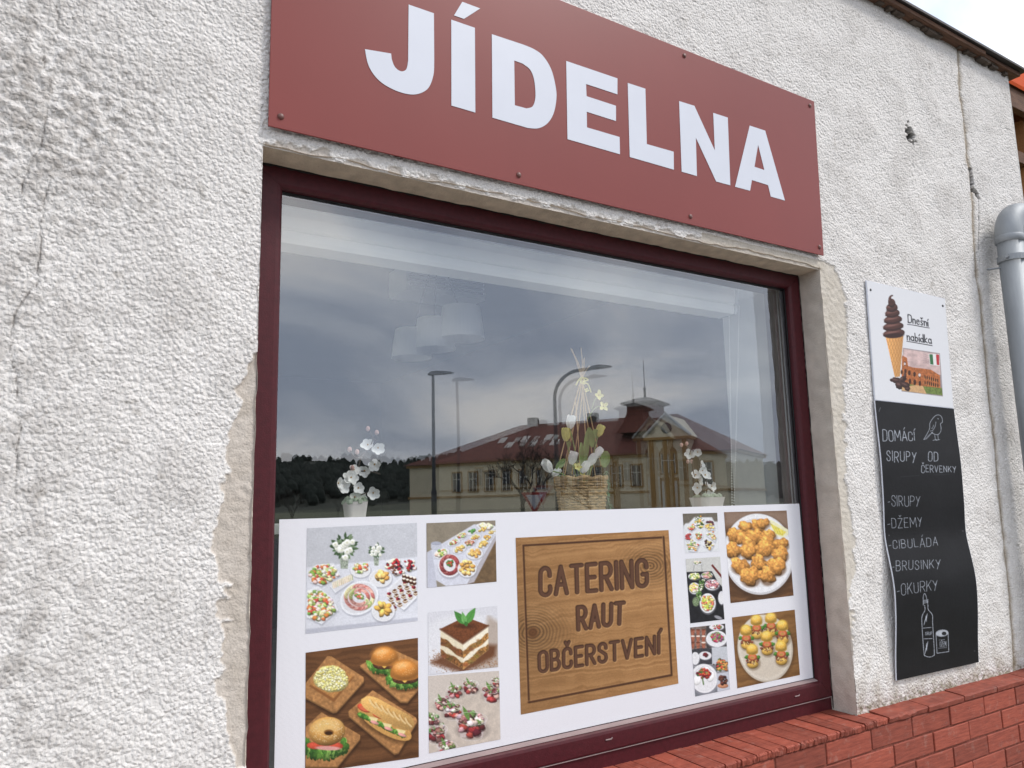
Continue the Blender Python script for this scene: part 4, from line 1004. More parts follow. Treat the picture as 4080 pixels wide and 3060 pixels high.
# 1 --- buffet with flower vases
p = Paint(235, 255, 885, 900, 0.8, (208, 208, 214), 1)
p.poly([(240, 255), (885, 255), (885, 470), (240, 520)], (196, 198, 204), soft=20, tex=0.02, cell=40)
p.poly([(240, 515), (885, 455), (885, 830), (240, 900)], (220, 222, 230), soft=8, tex=0.03, cell=50)
p.poly([(240, 868), (885, 800), (885, 820), (240, 895)], (190, 192, 204), soft=10)
for (x, y, r_, h_) in ((460, 400, 88, 130), (643, 425, 52, 85)):
    p.poly([(x - r_ * 0.3, y + h_ * 0.45), (x + r_ * 0.3, y + h_ * 0.45), (x + r_ * 0.22, y + h_ * 0.95), (x - r_ * 0.22, y + h_ * 0.95)], (150, 162, 140), soft=3, tex=0.3, cell=6, alpha=0.9)
    for k in range(70):
        a_ = p.rng.uniform(0, 6.28); q_ = p.rng.uniform(0.1, 1.0) ** 0.6
        x1, y1 = x + r_ * q_ * math.cos(a_), y + r_ * 0.95 * q_ * math.sin(a_) - 6
        leaf(p, x + (x1 - x) * 0.6, y + (y1 - y) * 0.6, x1, y1, r_ * 0.09, p.rng.choice([(92, 122, 80), (70, 100, 62), (126, 150, 110), (60, 86, 52)]))
    for k in range(16):
        a_ = p.rng.uniform(0, 6.28); q_ = p.rng.uniform(0.05, 0.72); rr2 = r_ * p.rng.uniform(0.15, 0.23)
        px_, py_ = x + r_ * q_ * math.cos(a_), y + r_ * q_ * math.sin(a_)
        p.ell(px_, py_, rr2, rr2, (238, 240, 226), 0, shade=0.25, tex=0.10, cell=5, wob=0.12); p.ell(px_, py_, rr2 * 0.4, rr2 * 0.4, (222, 222, 196), 0, soft=3)
CAN = [(226, 122, 62), (214, 214, 160), (120, 158, 70), (236, 206, 190), (205, 80, 62), (240, 232, 200), (168, 190, 100)]
BRD = [(222, 166, 84), (206, 146, 66), (232, 184, 108)]
t1 = [(250, 545), (300, 500), (400, 492), (440, 560), (330, 622), (268, 600)]; tray(p, t1); scatter(p, t1, 90, CAN, 8, 14)
t2 = [(246, 650), (310, 622), (400, 700), (426, 760), (330, 840), (246, 800)]; tray(p, t2); scatter(p, t2, 110, CAN, 9, 16)
t3 = [(378, 622), (500, 556), (512, 590), (408, 662)]; tray(p, t3)
for k in range(11):
    f_ = k / 10; x = 394 + 104 * f_; y = 618 - 46 * f_
    p.poly([(x - 4, y - 16), (x + 6, y - 20), (x + 10, y + 14), (x, y + 20)], (236, 226, 200), tex=0.1); p.line([(x + 8, y - 16), (x + 10, y + 16)], 3, p.rng.choice([(196, 140, 80), (140, 160, 80), (220, 150, 130)]))
plate(p, 552, 532, 58, 42); scatter(p, oval(552, 520, 50, 34), 34, CAN, 7, 12)
plate(p, 666, 578, 66, 50)
for k in range(14): a_ = k * 2.4; p.ell(666 + 36 * math.cos(a_) * (k % 3) / 2, 574 + 26 * math.sin(a_) * (k % 3) / 2 - 6, 19, 14, p.rng.choice(BRD), p.rng.uniform(0, 180), shade=0.8, tex=0.12, wob=0.1)
tray(p, oval(546, 690, 116, 92, -32, 26))
for k in range(46):
    a_ = 2 * math.pi * k / 46; 
    for q_ in (0.78, 0.5):
        c_ = p.rng.choice([(226, 150, 140), (206, 112, 104), (236, 176, 160)] if (k // 8) % 3 else [(226, 216, 150), (150, 180, 90), (238, 226, 170)])
        p.ell(546 + 104 * q_ * math.cos(a_) * 0.95, 686 + 84 * q_ * math.sin(a_), 20, 9, c_, math.degrees(a_) * 1.0 + 70, shade=0.3, tex=0.2)
scatter(p, oval(546, 680, 30, 22), 18, [(120, 160, 70), (226, 90, 70), (240, 230, 190)], 6, 10)
for (t_, n_) in (([(696, 480), (760, 460), (812, 540), (752, 566), (700, 520)], 24), ([(790, 480), (850, 466), (874, 520), (826, 540)], 14)):
    tray(p, t_); scatter(p, t_, n_, [(244, 232, 214), (240, 226, 200)], 11, 14, shrink=0.9); scatter(p, t_, int(n_ * 1.6), [(160, 26, 40), (200, 40, 50), (60, 28, 52), (120, 60, 36)], 6, 9)
t6 = [(704, 640), (800, 555), (872, 570), (872, 690), (800, 760), (706, 690)]; tray(p, t6)
for k in range(5):
    for j in range(4):
        x, y = 716 + k * 30 + j * 10, 668 - k * 22 + j * 26
        if x > 868: continue
        if (k + j) % 3: p.poly([(x - 12, y), (x + 2, y - 8), (x + 14, y - 2), (x + 14, y + 14), (x, y + 22), (x - 12, y + 14)], (236, 222, 196)); p.poly([(x - 12, y), (x + 2, y - 8), (x + 14, y - 2), (x, y + 7)], (104, 58, 32), tex=0.2); p.line([(x - 12, y + 9), (x, y + 16), (x + 14, y + 8)], 4, (120, 70, 40))
        else: p.ell(x, y + 6, 14, 14, (238, 220, 190), shade=0.4); p.ell(x, y - 2, 12, 9, (150, 28, 40), shade=0.7, tex=0.2, wob=0.2); p.ell(x + 3, y - 5, 5, 4, (60, 24, 46), shade=0.5)
for k in range(8): x, y = 800 + (k % 4) * 20, 566 + (k // 4) * 22 + (k % 4) * 6; p.ell(x, y, 11, 12, (84, 44, 26), shade=0.5); p.ell(x, y - 8, 8, 6, (240, 226, 206), shade=0.3)
plate(p, 682, 764, 66, 60)
for k in range(9): a_ = k * 2.4; p.ell(682 + 30 * math.cos(a_) * min(1, k / 3), 752 + 26 * math.sin(a_) * min(1, k / 3), 24, 15, p.rng.choice([(226, 178, 84), (214, 158, 66)]), math.degrees(a_), shade=0.8, tex=0.12, wob=0.08)
p.light(0.1, -0.05, 0.5); p.grain(0.03)
print_sheet('photo_print', c_bl, [(248, 293), (874, 262), (878, 820), (240, 895)], p, PY, ban, M['print'])

# 2 --- burgers, bagel, baguette and egg spread on boards
p = Paint(225, 900, 895, 1665, 0.8, (120, 76, 40), 2); p.wood((132, 84, 46), (74, 44, 22), -8, 14, 0.9, 5)
def board(pts, col=(186, 128, 70)):
    p.poly([(a_[0] + 4, a_[1] + 16) for a_ in pts], (58, 34, 16), soft=18, alpha=0.75); p.poly(pts, tuple(v * 0.72 for v in col), soft=3); p.poly([(a_[0], a_[1] - 9) for a_ in pts], col, soft=2, tex=0.16, cell=12)
    cx_ = sum(a_[0] for a_ in pts) / len(pts); cy_ = sum(a_[1] for a_ in pts) / len(pts)
    for k in range(9): f_ = -0.8 + 0.2 * k; p.line([(cx_ + (pts[0][0] - cx_) * 0.85 + (pts[1][0] - pts[0][0]) * (k + 0.5) / 9, cy_ + (pts[0][1] - cy_) * 0.85 - 9 + (pts[1][1] - pts[0][1]) * (k + 0.5) / 9), (cx_ + (pts[-1][0] - cx_) * 0.85 + (pts[-2][0] - pts[-1][0]) * (k + 0.5) / 9, cy_ + (pts[-1][1] - cy_) * 0.85 - 9 + (pts[-2][1] - pts[-1][1]) * (k + 0.5) / 9)], 1.6, tuple(v * 0.86 for v in col), alpha=0.6)
board([(365, 1030), (388, 1032), (570, 1150), (572, 1172), (416, 1345), (395, 1348), (240, 1265), (240, 1185)])
p.poly([(365, 1066), (516, 1140), (402, 1284), (258, 1192)], (150, 92, 44), soft=4); p.poly([(368, 1064), (512, 1134), (400, 1262), (262, 1180)], (196, 132, 66), soft=5, tex=0.12)
p.ell(385, 1152, 98, 76, (226, 208, 120), 8, soft=5, shade=0.35, tex=0.2, cell=8, wob=0.08)
for k in range(420):
    a_ = p.rng.uniform(0, 6.28); q_ = p.rng.uniform(0, 1) ** 0.5; x, y = 385 + 92 * q_ * math.cos(a_), 1150 + 70 * q_ * math.sin(a_)
    p.ell(x, y, p.rng.uniform(4, 11), p.rng.uniform(3, 7), p.rng.choice([(232, 218, 128), (238, 226, 150), (220, 200, 104), (242, 234, 178)]), p.rng.uniform(0, 180), shade=0.7, tex=0.1, wob=0.2)
board([(548, 1085), (720, 985), (885, 1060), (885, 1215), (820, 1290), (780, 1288)])
for (x, y, s_) in ((690, 1050, 82), (806, 1130, 88)):
    p.ell(x + 4, y + s_ * 0.74, s_ * 0.95, s_ * 0.34, (70, 42, 20), soft=14, alpha=0.7)
    p.ell(x - 2, y + s_ * 0.60, s_ * 0.86, s_ * 0.34, (206, 148, 78), shade=0.5, tex=0.05)
    lettuce(p, x - 4, y + s_ * 0.20, s_ * 1.0, s_ * 0.62, 22)
    p.ell(x, y + s_ * 0.28, s_ * 0.84, s_ * 0.30, (92, 54, 34), shade=0.6, tex=0.35, cell=6, wob=0.05)
    p.poly([(x - s_ * 0.62, y + s_ * 0.06), (x + s_ * 0.74, y + s_ * 0.02), (x + s_ * 0.30, y + s_ * 0.24), (x - s_ * 0.02, y + s_ * 0.50), (x - s_ * 0.34, y + s_ * 0.22)], (246, 196, 78), soft=2)
    bun(p, x, y, s_ * 0.96, s_ * 1.02, (206, 128, 48))
board([(484, 1345), (622, 1225), (868, 1380), (876, 1400), (770, 1578), (745, 1585), (486, 1370)])
p.ell(686, 1420, 178, 60, (70, 44, 20), 30, soft=20, alpha=0.6)
p.poly(oval(690, 1400, 176, 60, 31, 26), (214, 156, 76), tex=0.08)
for k in range(30):
    t = k / 29; x, y = 542 + 250 * t, 1340 + 122 * t
    p.ell(x + 6, y + 14, 15, 12, p.rng.choice([(74, 126, 44), (104, 156, 56), (60, 104, 36)]), p.rng.uniform(0, 180), shade=0.5, tex=0.25, wob=0.3)
for t in (0.04, 0.36, 0.68): p.ell(566 + 262 * t, 1312 + 118 * t, 44, 22, (214, 74, 44), 20, shade=0.5, tex=0.12); p.ell(566 + 262 * t, 1316 + 118 * t, 30, 13, (228, 106, 66), 20, soft=4)
for t in (0.2, 0.5, 0.8): p.poly([(546 + 262 * t, 1340 + 118 * t), (600 + 262 * t, 1352 + 118 * t), (590 + 262 * t, 1378 + 118 * t), (560 + 262 * t, 1366 + 118 * t)], (240, 222, 150)); p.ell(580 + 262 * t, 1376 + 118 * t, 26, 9, (226, 150, 140), 20, shade=0.3)
p.poly([(556, 1268)] + smooth_loop([(590, 1248), (640, 1258), (740, 1310), (830, 1358), (856, 1392), (852, 1430), (820, 1442), (760, 1428), (660, 1372), (580, 1322), (556, 1290)]), (220, 168, 88), soft=2, tex=0.08, grad=((0.2, 0.9), -0.4))
for k in range(7): x, y = 604 + 34 * k, 1274 + 18 * k; p.line(smooth_loop([(x, y - 6), (x + 12, y + 18), (x + 34, y + 40)]), 9, (242, 214, 152), soft=5, alpha=0.8); p.line(smooth_loop([(x + 10, y - 4), (x + 24, y + 18), (x + 46, y + 40)]), 4, (176, 112, 46), soft=4, alpha=0.6)
board([(240, 1435), (330, 1350), (550, 1480), (550, 1500), (420, 1660), (240, 1660)])
p.ell(356, 1560, 108, 40, (80, 48, 22), soft=16, alpha=0.6); p.ell(356, 1560, 104, 44, (206, 150, 76), shade=0.5)
lettuce(p, 350, 1520, 112, 80, 22)
for x in (290, 350, 410): p.ell(x, 1532, 44, 20, (212, 76, 50), 4, shade=0.4, tex=0.1)
p.ell(368, 1546, 72, 12, (232, 160, 150), 2, soft=4)
p.ell(362, 1450, 104, 82, (212, 152, 70), -8, shade=0.55, tex=0.06); p.ell(356, 1420, 84, 40, (238, 196, 118), -8, soft=22, alpha=0.7)
for k in range(120): a_ = p.rng.uniform(0, 6.28); q_ = p.rng.uniform(0.45, 0.95); p.ell(362 + 100 * q_ * math.cos(a_), 1444 + 72 * q_ * math.sin(a_), 2.6, 1.7, (250, 228, 178), p.rng.uniform(0, 180), soft=1)
p.ell(372, 1456, 28, 17, (150, 96, 40), 0, soft=3); p.ell(372, 1460, 22, 11, (66, 38, 16), 0, soft=3)
p.light(0.2, -0.2, 0.3); p.grain(0.04)
zfloor = 1659
print_sheet('photo_print', c_bl, [(240, 1002), (880, 917), (885, 1597), (237, 1690)], p, PY, ban, M['print'])

# 3 --- long buffet table
p = Paint(920, 240, 1340, 640, 0.9, (150, 140, 122), 3)
p.poly([(920, 240), (1340, 240), (1340, 420), (920, 440)], (146, 134, 114), tex=0.05, cell=30); p.poly([(1100, 600), (1340, 320), (1340, 640), (1100, 640)], (118, 92, 62), tex=0.12, cell=16)
p.poly([(932, 430), (1200, 270), (1325, 280), (1325, 330), (1160, 612), (1040, 622), (935, 560)], (214, 216, 228), soft=4, tex=0.03, cell=20); p.poly([(932, 430), (960, 420), (990, 636), (932, 632)], (196, 198, 212), soft=4)
p.poly([(1325, 330), (1325, 360), (1200, 600), (1160, 612)], (184, 178, 184), soft=4)
for k in range(7): p.ell(984, 404 - k * 4, 30, 12, (226, 228, 236) if k % 2 else (170, 174, 190))
def mini(cx_, cy_, rx, ry, cols, n_, rot=-20): plate(p, cx_, cy_, rx, ry, rot); scatter(p, oval(cx_, cy_ - 3, rx * 0.82, ry * 0.8, rot), n_, cols, rx * 0.14, rx * 0.24)
YL = [(226, 184, 92), (238, 208, 128), (212, 160, 70)]
mini(1268, 284, 56, 18, [(240, 230, 190), (230, 216, 160)], 30, 8); mini(1186, 314, 32, 14, [(70, 130, 60), (90, 150, 70)], 14); mini(1246, 302, 32, 13, YL, 16); mini(1304, 318, 28, 13, YL, 14)
mini(1126, 338, 34, 18, CAN, 18); mini(1206, 346, 34, 16, YL, 18); mini(1272, 348, 32, 18, YL, 18); mini(1084, 374, 36, 17, CAN, 22); mini(1170, 380, 38, 18, [(170, 110, 80), (226, 160, 140), (120, 150, 80)], 22); mini(1246, 386, 40, 20, YL, 22)
mini(1014, 436, 46, 26, CAN, 34); mini(1116, 412, 40, 22, YL, 22); mini(1202, 436, 48, 34, BRD, 26, 0); plate(p, 1060, 506, 66, 66, -30)
for k in range(34): a_ = 2 * math.pi * k / 34; p.ell(1060 + 46 * math.cos(a_), 502 + 48 * math.sin(a_), 18, 9, p.rng.choice([(176, 76, 76), (206, 120, 112), (150, 60, 62)]), math.degrees(a_) + 60, shade=0.3, tex=0.2)
scatter(p, oval(1062, 490, 20, 20), 16, [(70, 130, 50), (210, 60, 50)], 6, 10); plate(p, 1160, 522, 54, 50, 0)
for k in range(16): a_ = k * 2.4; p.ell(1160 + 34 * math.cos(a_) * min(1, k / 6), 518 + 34 * math.sin(a_) * min(1, k / 6), 15, 11, p.rng.choice(BRD), p.rng.uniform(0, 180), shade=0.8, tex=0.1)
p.grain(0.03)
print_sheet('photo_print', c_bl, [(928, 264), (1321, 248), (1328, 597), (931, 632)], p, PY, ban, M['print'])

# 4 --- layered cocoa dessert
p = Paint(925, 730, 1345, 1130, 0.9, (216, 216, 222), 4)
p.ell(1150, 960, 260, 180, (226, 226, 230), soft=30); p.poly([(1280, 790), (1345, 830), (1345, 1095), (1200, 1110)], (186, 170, 156), soft=30)
for k in range(900):
    a_ = p.rng.uniform(0, 6.28); q_ = p.rng.gauss(0.8, 0.22); x, y = 1140 + 190 * q_ * math.cos(a_), 1040 + 70 * q_ * math.sin(a_)
    p.ell(x, y, p.rng.uniform(1, 4), p.rng.uniform(1, 3), p.rng.choice([(150, 92, 50), (120, 66, 34), (182, 130, 84)]), soft=1.5, alpha=0.8)
p.poly([(950, 1060), (1140, 1120), (1320, 1020), (1330, 960), (1130, 940)], (110, 60, 30), soft=30, alpha=0.9)
p.poly([(1008, 866), (1136, 950), (1138, 1098), (1010, 1022)], (232, 218, 184), tex=0.04); p.poly([(1136, 950), (1280, 846), (1282, 985), (1138, 1098)], (246, 236, 208), tex=0.04)
for (t0, t1_) in ((0.30, 0.56), (0.74, 1.0)):
    lf_ = lambda t, u: (1008 + 128 * u + 2 * t, 866 + 84 * u + (156 - 8 * u) * t); rt_ = lambda t, u: (1136 + 144 * u + 2 * t, 950 - 104 * u + (148 - 9 * u) * t)
    for fn, cc_ in ((lf_, (140, 90, 44)), (rt_, (172, 118, 56))):
        up_ = [fn(t0 + 0.05 * math.sin(u * 9 + t0 * 7) * (0 < u < 1), u) for u in [i / 10 for i in range(11)]]; dn_ = [fn(t1_ + 0.04 * math.sin(u * 8 + 2) * (t1_ < 1), u) for u in [i / 10 for i in range(10, -1, -1)]]
        p.poly(up_ + dn_, cc_, soft=4, tex=0.4, cell=8)
        for k in range(5): q_ = fn((t0 + t1_) / 2 + p.rng.uniform(-0.06, 0.06), p.rng.uniform(0.08, 0.92)); p.ell(q_[0], q_[1], 15, 11, tuple(v * p.rng.uniform(0.75, 1.15) for v in cc_), p.rng.uniform(-30, 30), soft=8, alpha=0.7)
        for k in range(40): q_ = fn(p.rng.uniform(t0, t1_), p.rng.random()); p.ell(q_[0], q_[1], 3, 2, tuple(v * 0.6 for v in cc_), soft=2, alpha=0.6)
p.poly([(1007, 866), (1148, 797), (1281, 846), (1136, 948)], (122, 66, 34), soft=2, tex=0.2, cell=6); p.line([(1008, 868), (1136, 950), (1280, 848)], 12, (96, 48, 24), soft=6, alpha=0.7)
p.ell(1150, 850, 60, 14, (70, 36, 18), soft=12, alpha=0.6)
leaf(p, 1150, 840, 1086, 764, 22, (72, 146, 58)); leaf(p, 1152, 838, 1208, 744, 22, (84, 162, 66)); leaf(p, 1150, 842, 1132, 768, 15, (112, 186, 92)); leaf(p, 1150, 824, 1158, 852, 12, (62, 130, 50))
p.grain(0.03)
print_sheet('photo_print', c_bl, [(937, 772), (1332, 735), (1337, 1083), (940, 1128)], p, PY, ban, M['print'])

# 5 --- glass cups of salad
p = Paint(930, 1100, 1360, 1590, 0.9, (206, 194, 182), 5); p.poly([(930, 1300), (1360, 1180), (1360, 1590), (930, 1590)], (204, 190, 174), soft=60, tex=0.05, cell=30)
def cup(x, y, s_):
    p.ell(x + 6, y + s_ * 0.4, s_ * 0.9, s_ * 0.5, (150, 138, 128), soft=14, alpha=0.6); p.poly([(x - s_ * 0.8, y - s_ * 0.2), (x + s_ * 0.8, y - s_ * 0.2), (x + s_ * 0.55, y + s_ * 0.75), (x - s_ * 0.55, y + s_ * 0.75)], (206, 190, 186), soft=4, alpha=0.8)
    scatter(p, oval(x, y + s_ * 0.2, s_ * 0.7, s_ * 0.6), 22, [(140, 40, 44), (176, 60, 58), (116, 70, 66), (200, 150, 140), (96, 36, 40)], s_ * 0.14, s_ * 0.26, 0.6)
    scatter(p, oval(x, y - s_ * 0.2, s_ * 0.75, s_ * 0.4), 22, [(150, 90, 92), (196, 160, 156), (110, 60, 66), (96, 130, 66), (222, 214, 200)], s_ * 0.10, s_ * 0.22, 0.6)
    for k in range(26): a_ = p.rng.uniform(0, 6.28); x0, y0 = x + s_ * 0.5 * math.cos(a_), y - s_ * 0.15 + s_ * 0.35 * math.sin(a_); p.line([(x0, y0), (x0 + p.rng.uniform(-14, 14), y0 + p.rng.uniform(-14, 8))], 2.2, p.rng.choice([(236, 236, 214), (150, 176, 100), (90, 130, 60)]))
    if s_ > 42: leaf(p, x - s_ * 0.1, y - s_ * 0.1, x - s_ * 0.45, y - s_ * 0.85, s_ * 0.12, (104, 150, 66))
    p.line([(x + s_ * 0.8 * math.cos(t), y - s_ * 0.2 + s_ * 0.34 * math.sin(t)) for t in [rad(12 * i) for i in range(31)]], 2.4, (238, 234, 232), alpha=0.7)
    p.line([(x + s_ * 0.55 * math.cos(t), y + s_ * 0.72 + s_ * 0.2 * math.sin(t)) for t in [rad(10 * i) for i in range(19)]], 2.4, (230, 226, 224), alpha=0.7)
for (x, y, s_) in ((1090, 1215, 46), (1180, 1190, 46), (1300, 1225, 58), (1330, 1165, 34), (1020, 1285, 48), (1075, 1325, 56), (985, 1450, 66), (1185, 1400, 92), (1045, 1545, 60), (960, 1380, 46)): cup(x, y, s_ * 1.22)
p.grain(0.03)
print_sheet('photo_print', c_bl, [(938, 1135), (1342, 1105), (1350, 1495), (943, 1575)], p, PY, ban, M['print'])

# 6 --- carved wooden board with the three words
p = Paint(155, 245, 1200, 1430, 0.62, (186, 126, 66), 6); p.wood((190, 138, 82), (138, 92, 46), -7, 10, 0.85, 12)
X_, Y_ = np.meshgrid(155 + np.arange(p.w) / p.res, 245 + np.arange(p.h) / p.res)
for (kx, ky, ks) in ((272, 900, 150), (1010, 480, 120)):
    dk = np.hypot((X_ - kx) / 1.2, Y_ - ky) ; ring = 0.5 + 0.5 * np.sin(dk * 0.35 + 3 * _noise2(X_.shape, 30, 5)); kk = np.exp(-(dk / ks) ** 2) * 0.42
    p.a *= (1 - (kk * ring))[..., None].astype(np.float32)
p.ell(274, 902, 30, 36, (104, 60, 28), soft=22, alpha=0.8)
p.light(0.5, -0.25, 0.25)
fr_ = [(212, 352), (1095, 300), (1146, 1168), (247, 1340), (212, 352)]
p.line(fr_, 15, (92, 54, 28), soft=3); p.line([(a_ + 4, b_ + 4) for a_, b_ in fr_], 4, (60, 34, 18), soft=2); p.line([(a_ - 7, b_ - 7) for a_, b_ in fr_], 3, (216, 164, 104), soft=2, alpha=0.7)
for (t_, q_, w_, g_) in (('CATERING', [(318, 498), (990, 443), (996, 606), (322, 668)], 27, 0.24), ('RAUT', [(556, 742), (846, 712), (842, 842), (560, 882)], 26, 0.26), ('OBČERSTVENÍ', [(312, 1026), (1066, 922), (1066, 1030), (316, 1150)], 21, 0.25)):
    st = word(t_, q_, g_)
    for s_ in st: p.line([(a_ + 3, b_ + 4) for a_, b_ in s_], w_ + 5, (222, 170, 108), soft=3, alpha=0.75)
    for s_ in st: p.line(s_, w_ + 3, (66, 38, 22), soft=2)
    for s_ in st: p.line([(a_ + 2, b_ + 2.5) for a_, b_ in s_], w_ - 7, (98, 62, 42), soft=4)
p.grain(0.05)
print_sheet('wood_board_print', c_wd, [(165, 305), (1128, 256), (1190, 1222), (198, 1418)], p, PY, ban, M['print'])

# 7 --- square buffet seen from above
p = Paint(1205, 135, 1460, 415, 1.2, (120, 112, 98), 7); p.poly([(1205, 250), (1280, 160), (1430, 160), (1460, 250), (1460, 415), (1205, 415)], (222, 224, 226), soft=4)
p.poly([(1205, 140), (1460, 140), (1460, 200), (1205, 215)], (112, 104, 90), soft=10, tex=0.1); p.poly([(1240, 230), (1290, 175), (1400, 175), (1432, 230), (1440, 395), (1240, 395)], (226, 228, 230), soft=8)
scatter(p, oval(1322, 205, 30, 48), 46, [(70, 110, 50), (60, 90, 44), (240, 238, 226), (226, 140, 60), (240, 210, 90)], 5, 9)
for (q_, c_, n_) in (([(1246, 240), (1280, 215), (1302, 240), (1266, 262)], BRD + CAN, 22), ([(1226, 300), (1250, 268), (1276, 290), (1250, 332)], [(190, 70, 70), (160, 50, 54)], 18), ([(1350, 225), (1400, 210), (1420, 250), (1374, 262)], YL, 22), ([(1360, 275), (1410, 262), (1430, 300), (1420, 330), (1366, 290)], YL + CAN, 22), ([(1240, 345), (1274, 312), (1326, 340), (1300, 395), (1252, 385)], CAN + BRD, 34), ([(1350, 330), (1376, 306), (1416, 350), (1390, 384), (1344, 350)], [(70, 40, 26), (238, 220, 180), (236, 190, 80)], 26), ([(1350, 205), (1400, 196), (1422, 240), (1400, 205)], [(80, 40, 50), (120, 50, 60)], 14)):
    tray(p, q_); scatter(p, q_, n_, c_, 5, 8)
plate(p, 1318, 292, 28, 28); scatter(p, oval(1318, 290, 24, 24), 20, CAN, 5, 8); p.grain(0.03)
print_sheet('photo_print', c_wd, [(1217, 153), (1434, 147), (1449, 388), (1234, 402)], p, PY, ban, M['print'])

# 8 --- platters on a black cloth
p = Paint(1225, 415, 1490, 850, 1.1, (30, 30, 33), 8); p.poly([(1225, 415), (1490, 415), (1490, 640), (1400, 540), (1230, 530)], (206, 206, 200), soft=5, tex=0.04); p.poly([(1396, 480), (1404, 470), (1470, 548), (1462, 560)], (120, 44, 40))
p.poly([(1240, 520), (1400, 515), (1470, 640), (1482, 820), (1265, 850)], (34, 34, 38), soft=4, tex=0.25, cell=14)
p.line([(1285, 512), (1290, 470), (1335, 470), (1338, 512)], 2.5, (110, 110, 112)); plate(p, 1310, 468, 28, 8); scatter(p, oval(1310, 460, 22, 9), 14, [(206, 80, 70), (90, 140, 60), (240, 220, 190)], 5, 8)
for (x, y, rx, ry, c_, n_) in ((1290, 548, 38, 22, [(226, 214, 130), (110, 150, 60), (240, 236, 200)], 36), (1370, 542, 36, 22, [(196, 120, 120), (220, 160, 150), (120, 150, 70)], 36), (1290, 622, 34, 36, [(230, 216, 110), (206, 190, 80), (226, 140, 150), (240, 236, 210)], 44), (1402, 600, 46, 34, [(190, 110, 120), (216, 140, 146), (150, 70, 84), (240, 240, 236)], 60), (1374, 716, 50, 62, [(206, 206, 80), (170, 190, 60), (236, 226, 150), (226, 110, 80)], 80)):
    plate(p, x, y, rx, ry); scatter(p, oval(x, y - 2, rx * 0.9, ry * 0.9), n_, c_, 6, 10)
for k in range(70): t = p.rng.random(); x, y = 1340 - 30 * t + p.rng.uniform(-14, 14), 570 + 130 * t; p.ell(x, y, 7, 6, p.rng.choice([(60, 96, 46), (90, 130, 60), (120, 150, 80), (226, 220, 190)]), p.rng.uniform(0, 180), shade=0.5, tex=0.2)
p.ell(1300, 706, 22, 30, (120, 140, 100), soft=4, tex=0.4); plate(p, 1462, 682, 22, 42, 0, (226, 226, 232)); p.ell(1440, 806, 26, 10, (150, 150, 158), 20, soft=4); p.grain(0.04)
print_sheet('photo_print', c_wd, [(1235, 438), (1452, 423), (1480, 818), (1265, 843)], p, PY, ban, M['print'])

# 9 --- small collage
p = Paint(1255, 835, 1525, 1315, 1.1, (150, 150, 154), 9)
p.poly([(1255, 860), (1365, 850), (1370, 1000), (1265, 1010)], (126, 108, 100), tex=0.3, cell=12)
for k in range(9): x, y = 1280 + (k % 3) * 34, 900 + (k // 3) * 40; p.poly([(x - 13, y - 16), (x + 13, y - 16), (x + 8, y + 22), (x - 8, y + 22)], (170, 96, 70), tex=0.2); p.ell(x, y - 16, 13, 5, p.rng.choice([(240, 226, 210), (120, 60, 40)]))
p.poly([(1365, 850), (1490, 840), (1496, 990), (1368, 1000)], (66, 60, 60)); plate(p, 1430, 866, 46, 20); scatter(p, oval(1430, 864, 34, 14), 20, [(200, 60, 70), (90, 130, 60), (240, 200, 190)], 5, 8); plate(p, 1430, 940, 66, 52)
scatter(p, oval(1432, 932, 46, 32), 60, [(190, 50, 80), (150, 60, 120), (90, 130, 60), (230, 150, 160), (120, 160, 80)], 6, 11)
p.poly([(1265, 1010), (1320, 1000), (1400, 1000), (1402, 1100), (1290, 1110)], (62, 62, 68), tex=0.2); plate(p, 1358, 1046, 40, 26, 0); scatter(p, oval(1358, 1042, 20, 12), 14, [(120, 30, 36), (70, 30, 30)], 5, 8); plate(p, 1296, 1064, 26, 40)
p.poly([(1400, 995), (1500, 988), (1505, 1140), (1404, 1150)], (196, 200, 206)); scatter(p, [(1404, 1100), (1450, 1060), (1500, 1080), (1505, 1140), (1410, 1146)], 70, [(176, 110, 50), (70, 44, 34), (206, 150, 70), (90, 110, 56), (190, 60, 50)], 6, 11)
p.poly([(1285, 1120), (1425, 1105), (1440, 1280), (1295, 1305)], (120, 124, 132)); plate(p, 1352, 1190, 84, 92, -10)
for (x, y) in ((1310, 1200), (1392, 1180), (1360, 1150)): p.ell(x, y, 24, 34, (246, 246, 244), 20, shade=0.25)
scatter(p, oval(1352, 1160, 50, 34), 50, [(180, 40, 40), (206, 70, 40), (70, 110, 50), (110, 20, 34), (226, 120, 70)], 6, 11); p.line([(1340, 1180), (1348, 1228)], 8, (80, 120, 50), tex=1)
p.poly([(1428, 1160), (1506, 1148), (1515, 1258), (1436, 1275)], (196, 200, 210)); p.ell(1470, 1236, 34, 16, (196, 130, 90), shade=0.4); scatter(p, oval(1470, 1200, 28, 32), 34, [(80, 44, 34), (110, 64, 48), (60, 34, 28)], 6, 11); p.grain(0.04)
print_sheet('photo_print', c_wd, [(1264, 870), (1484, 845), (1515, 1258), (1296, 1304)], p, PY, ban, M['print'])

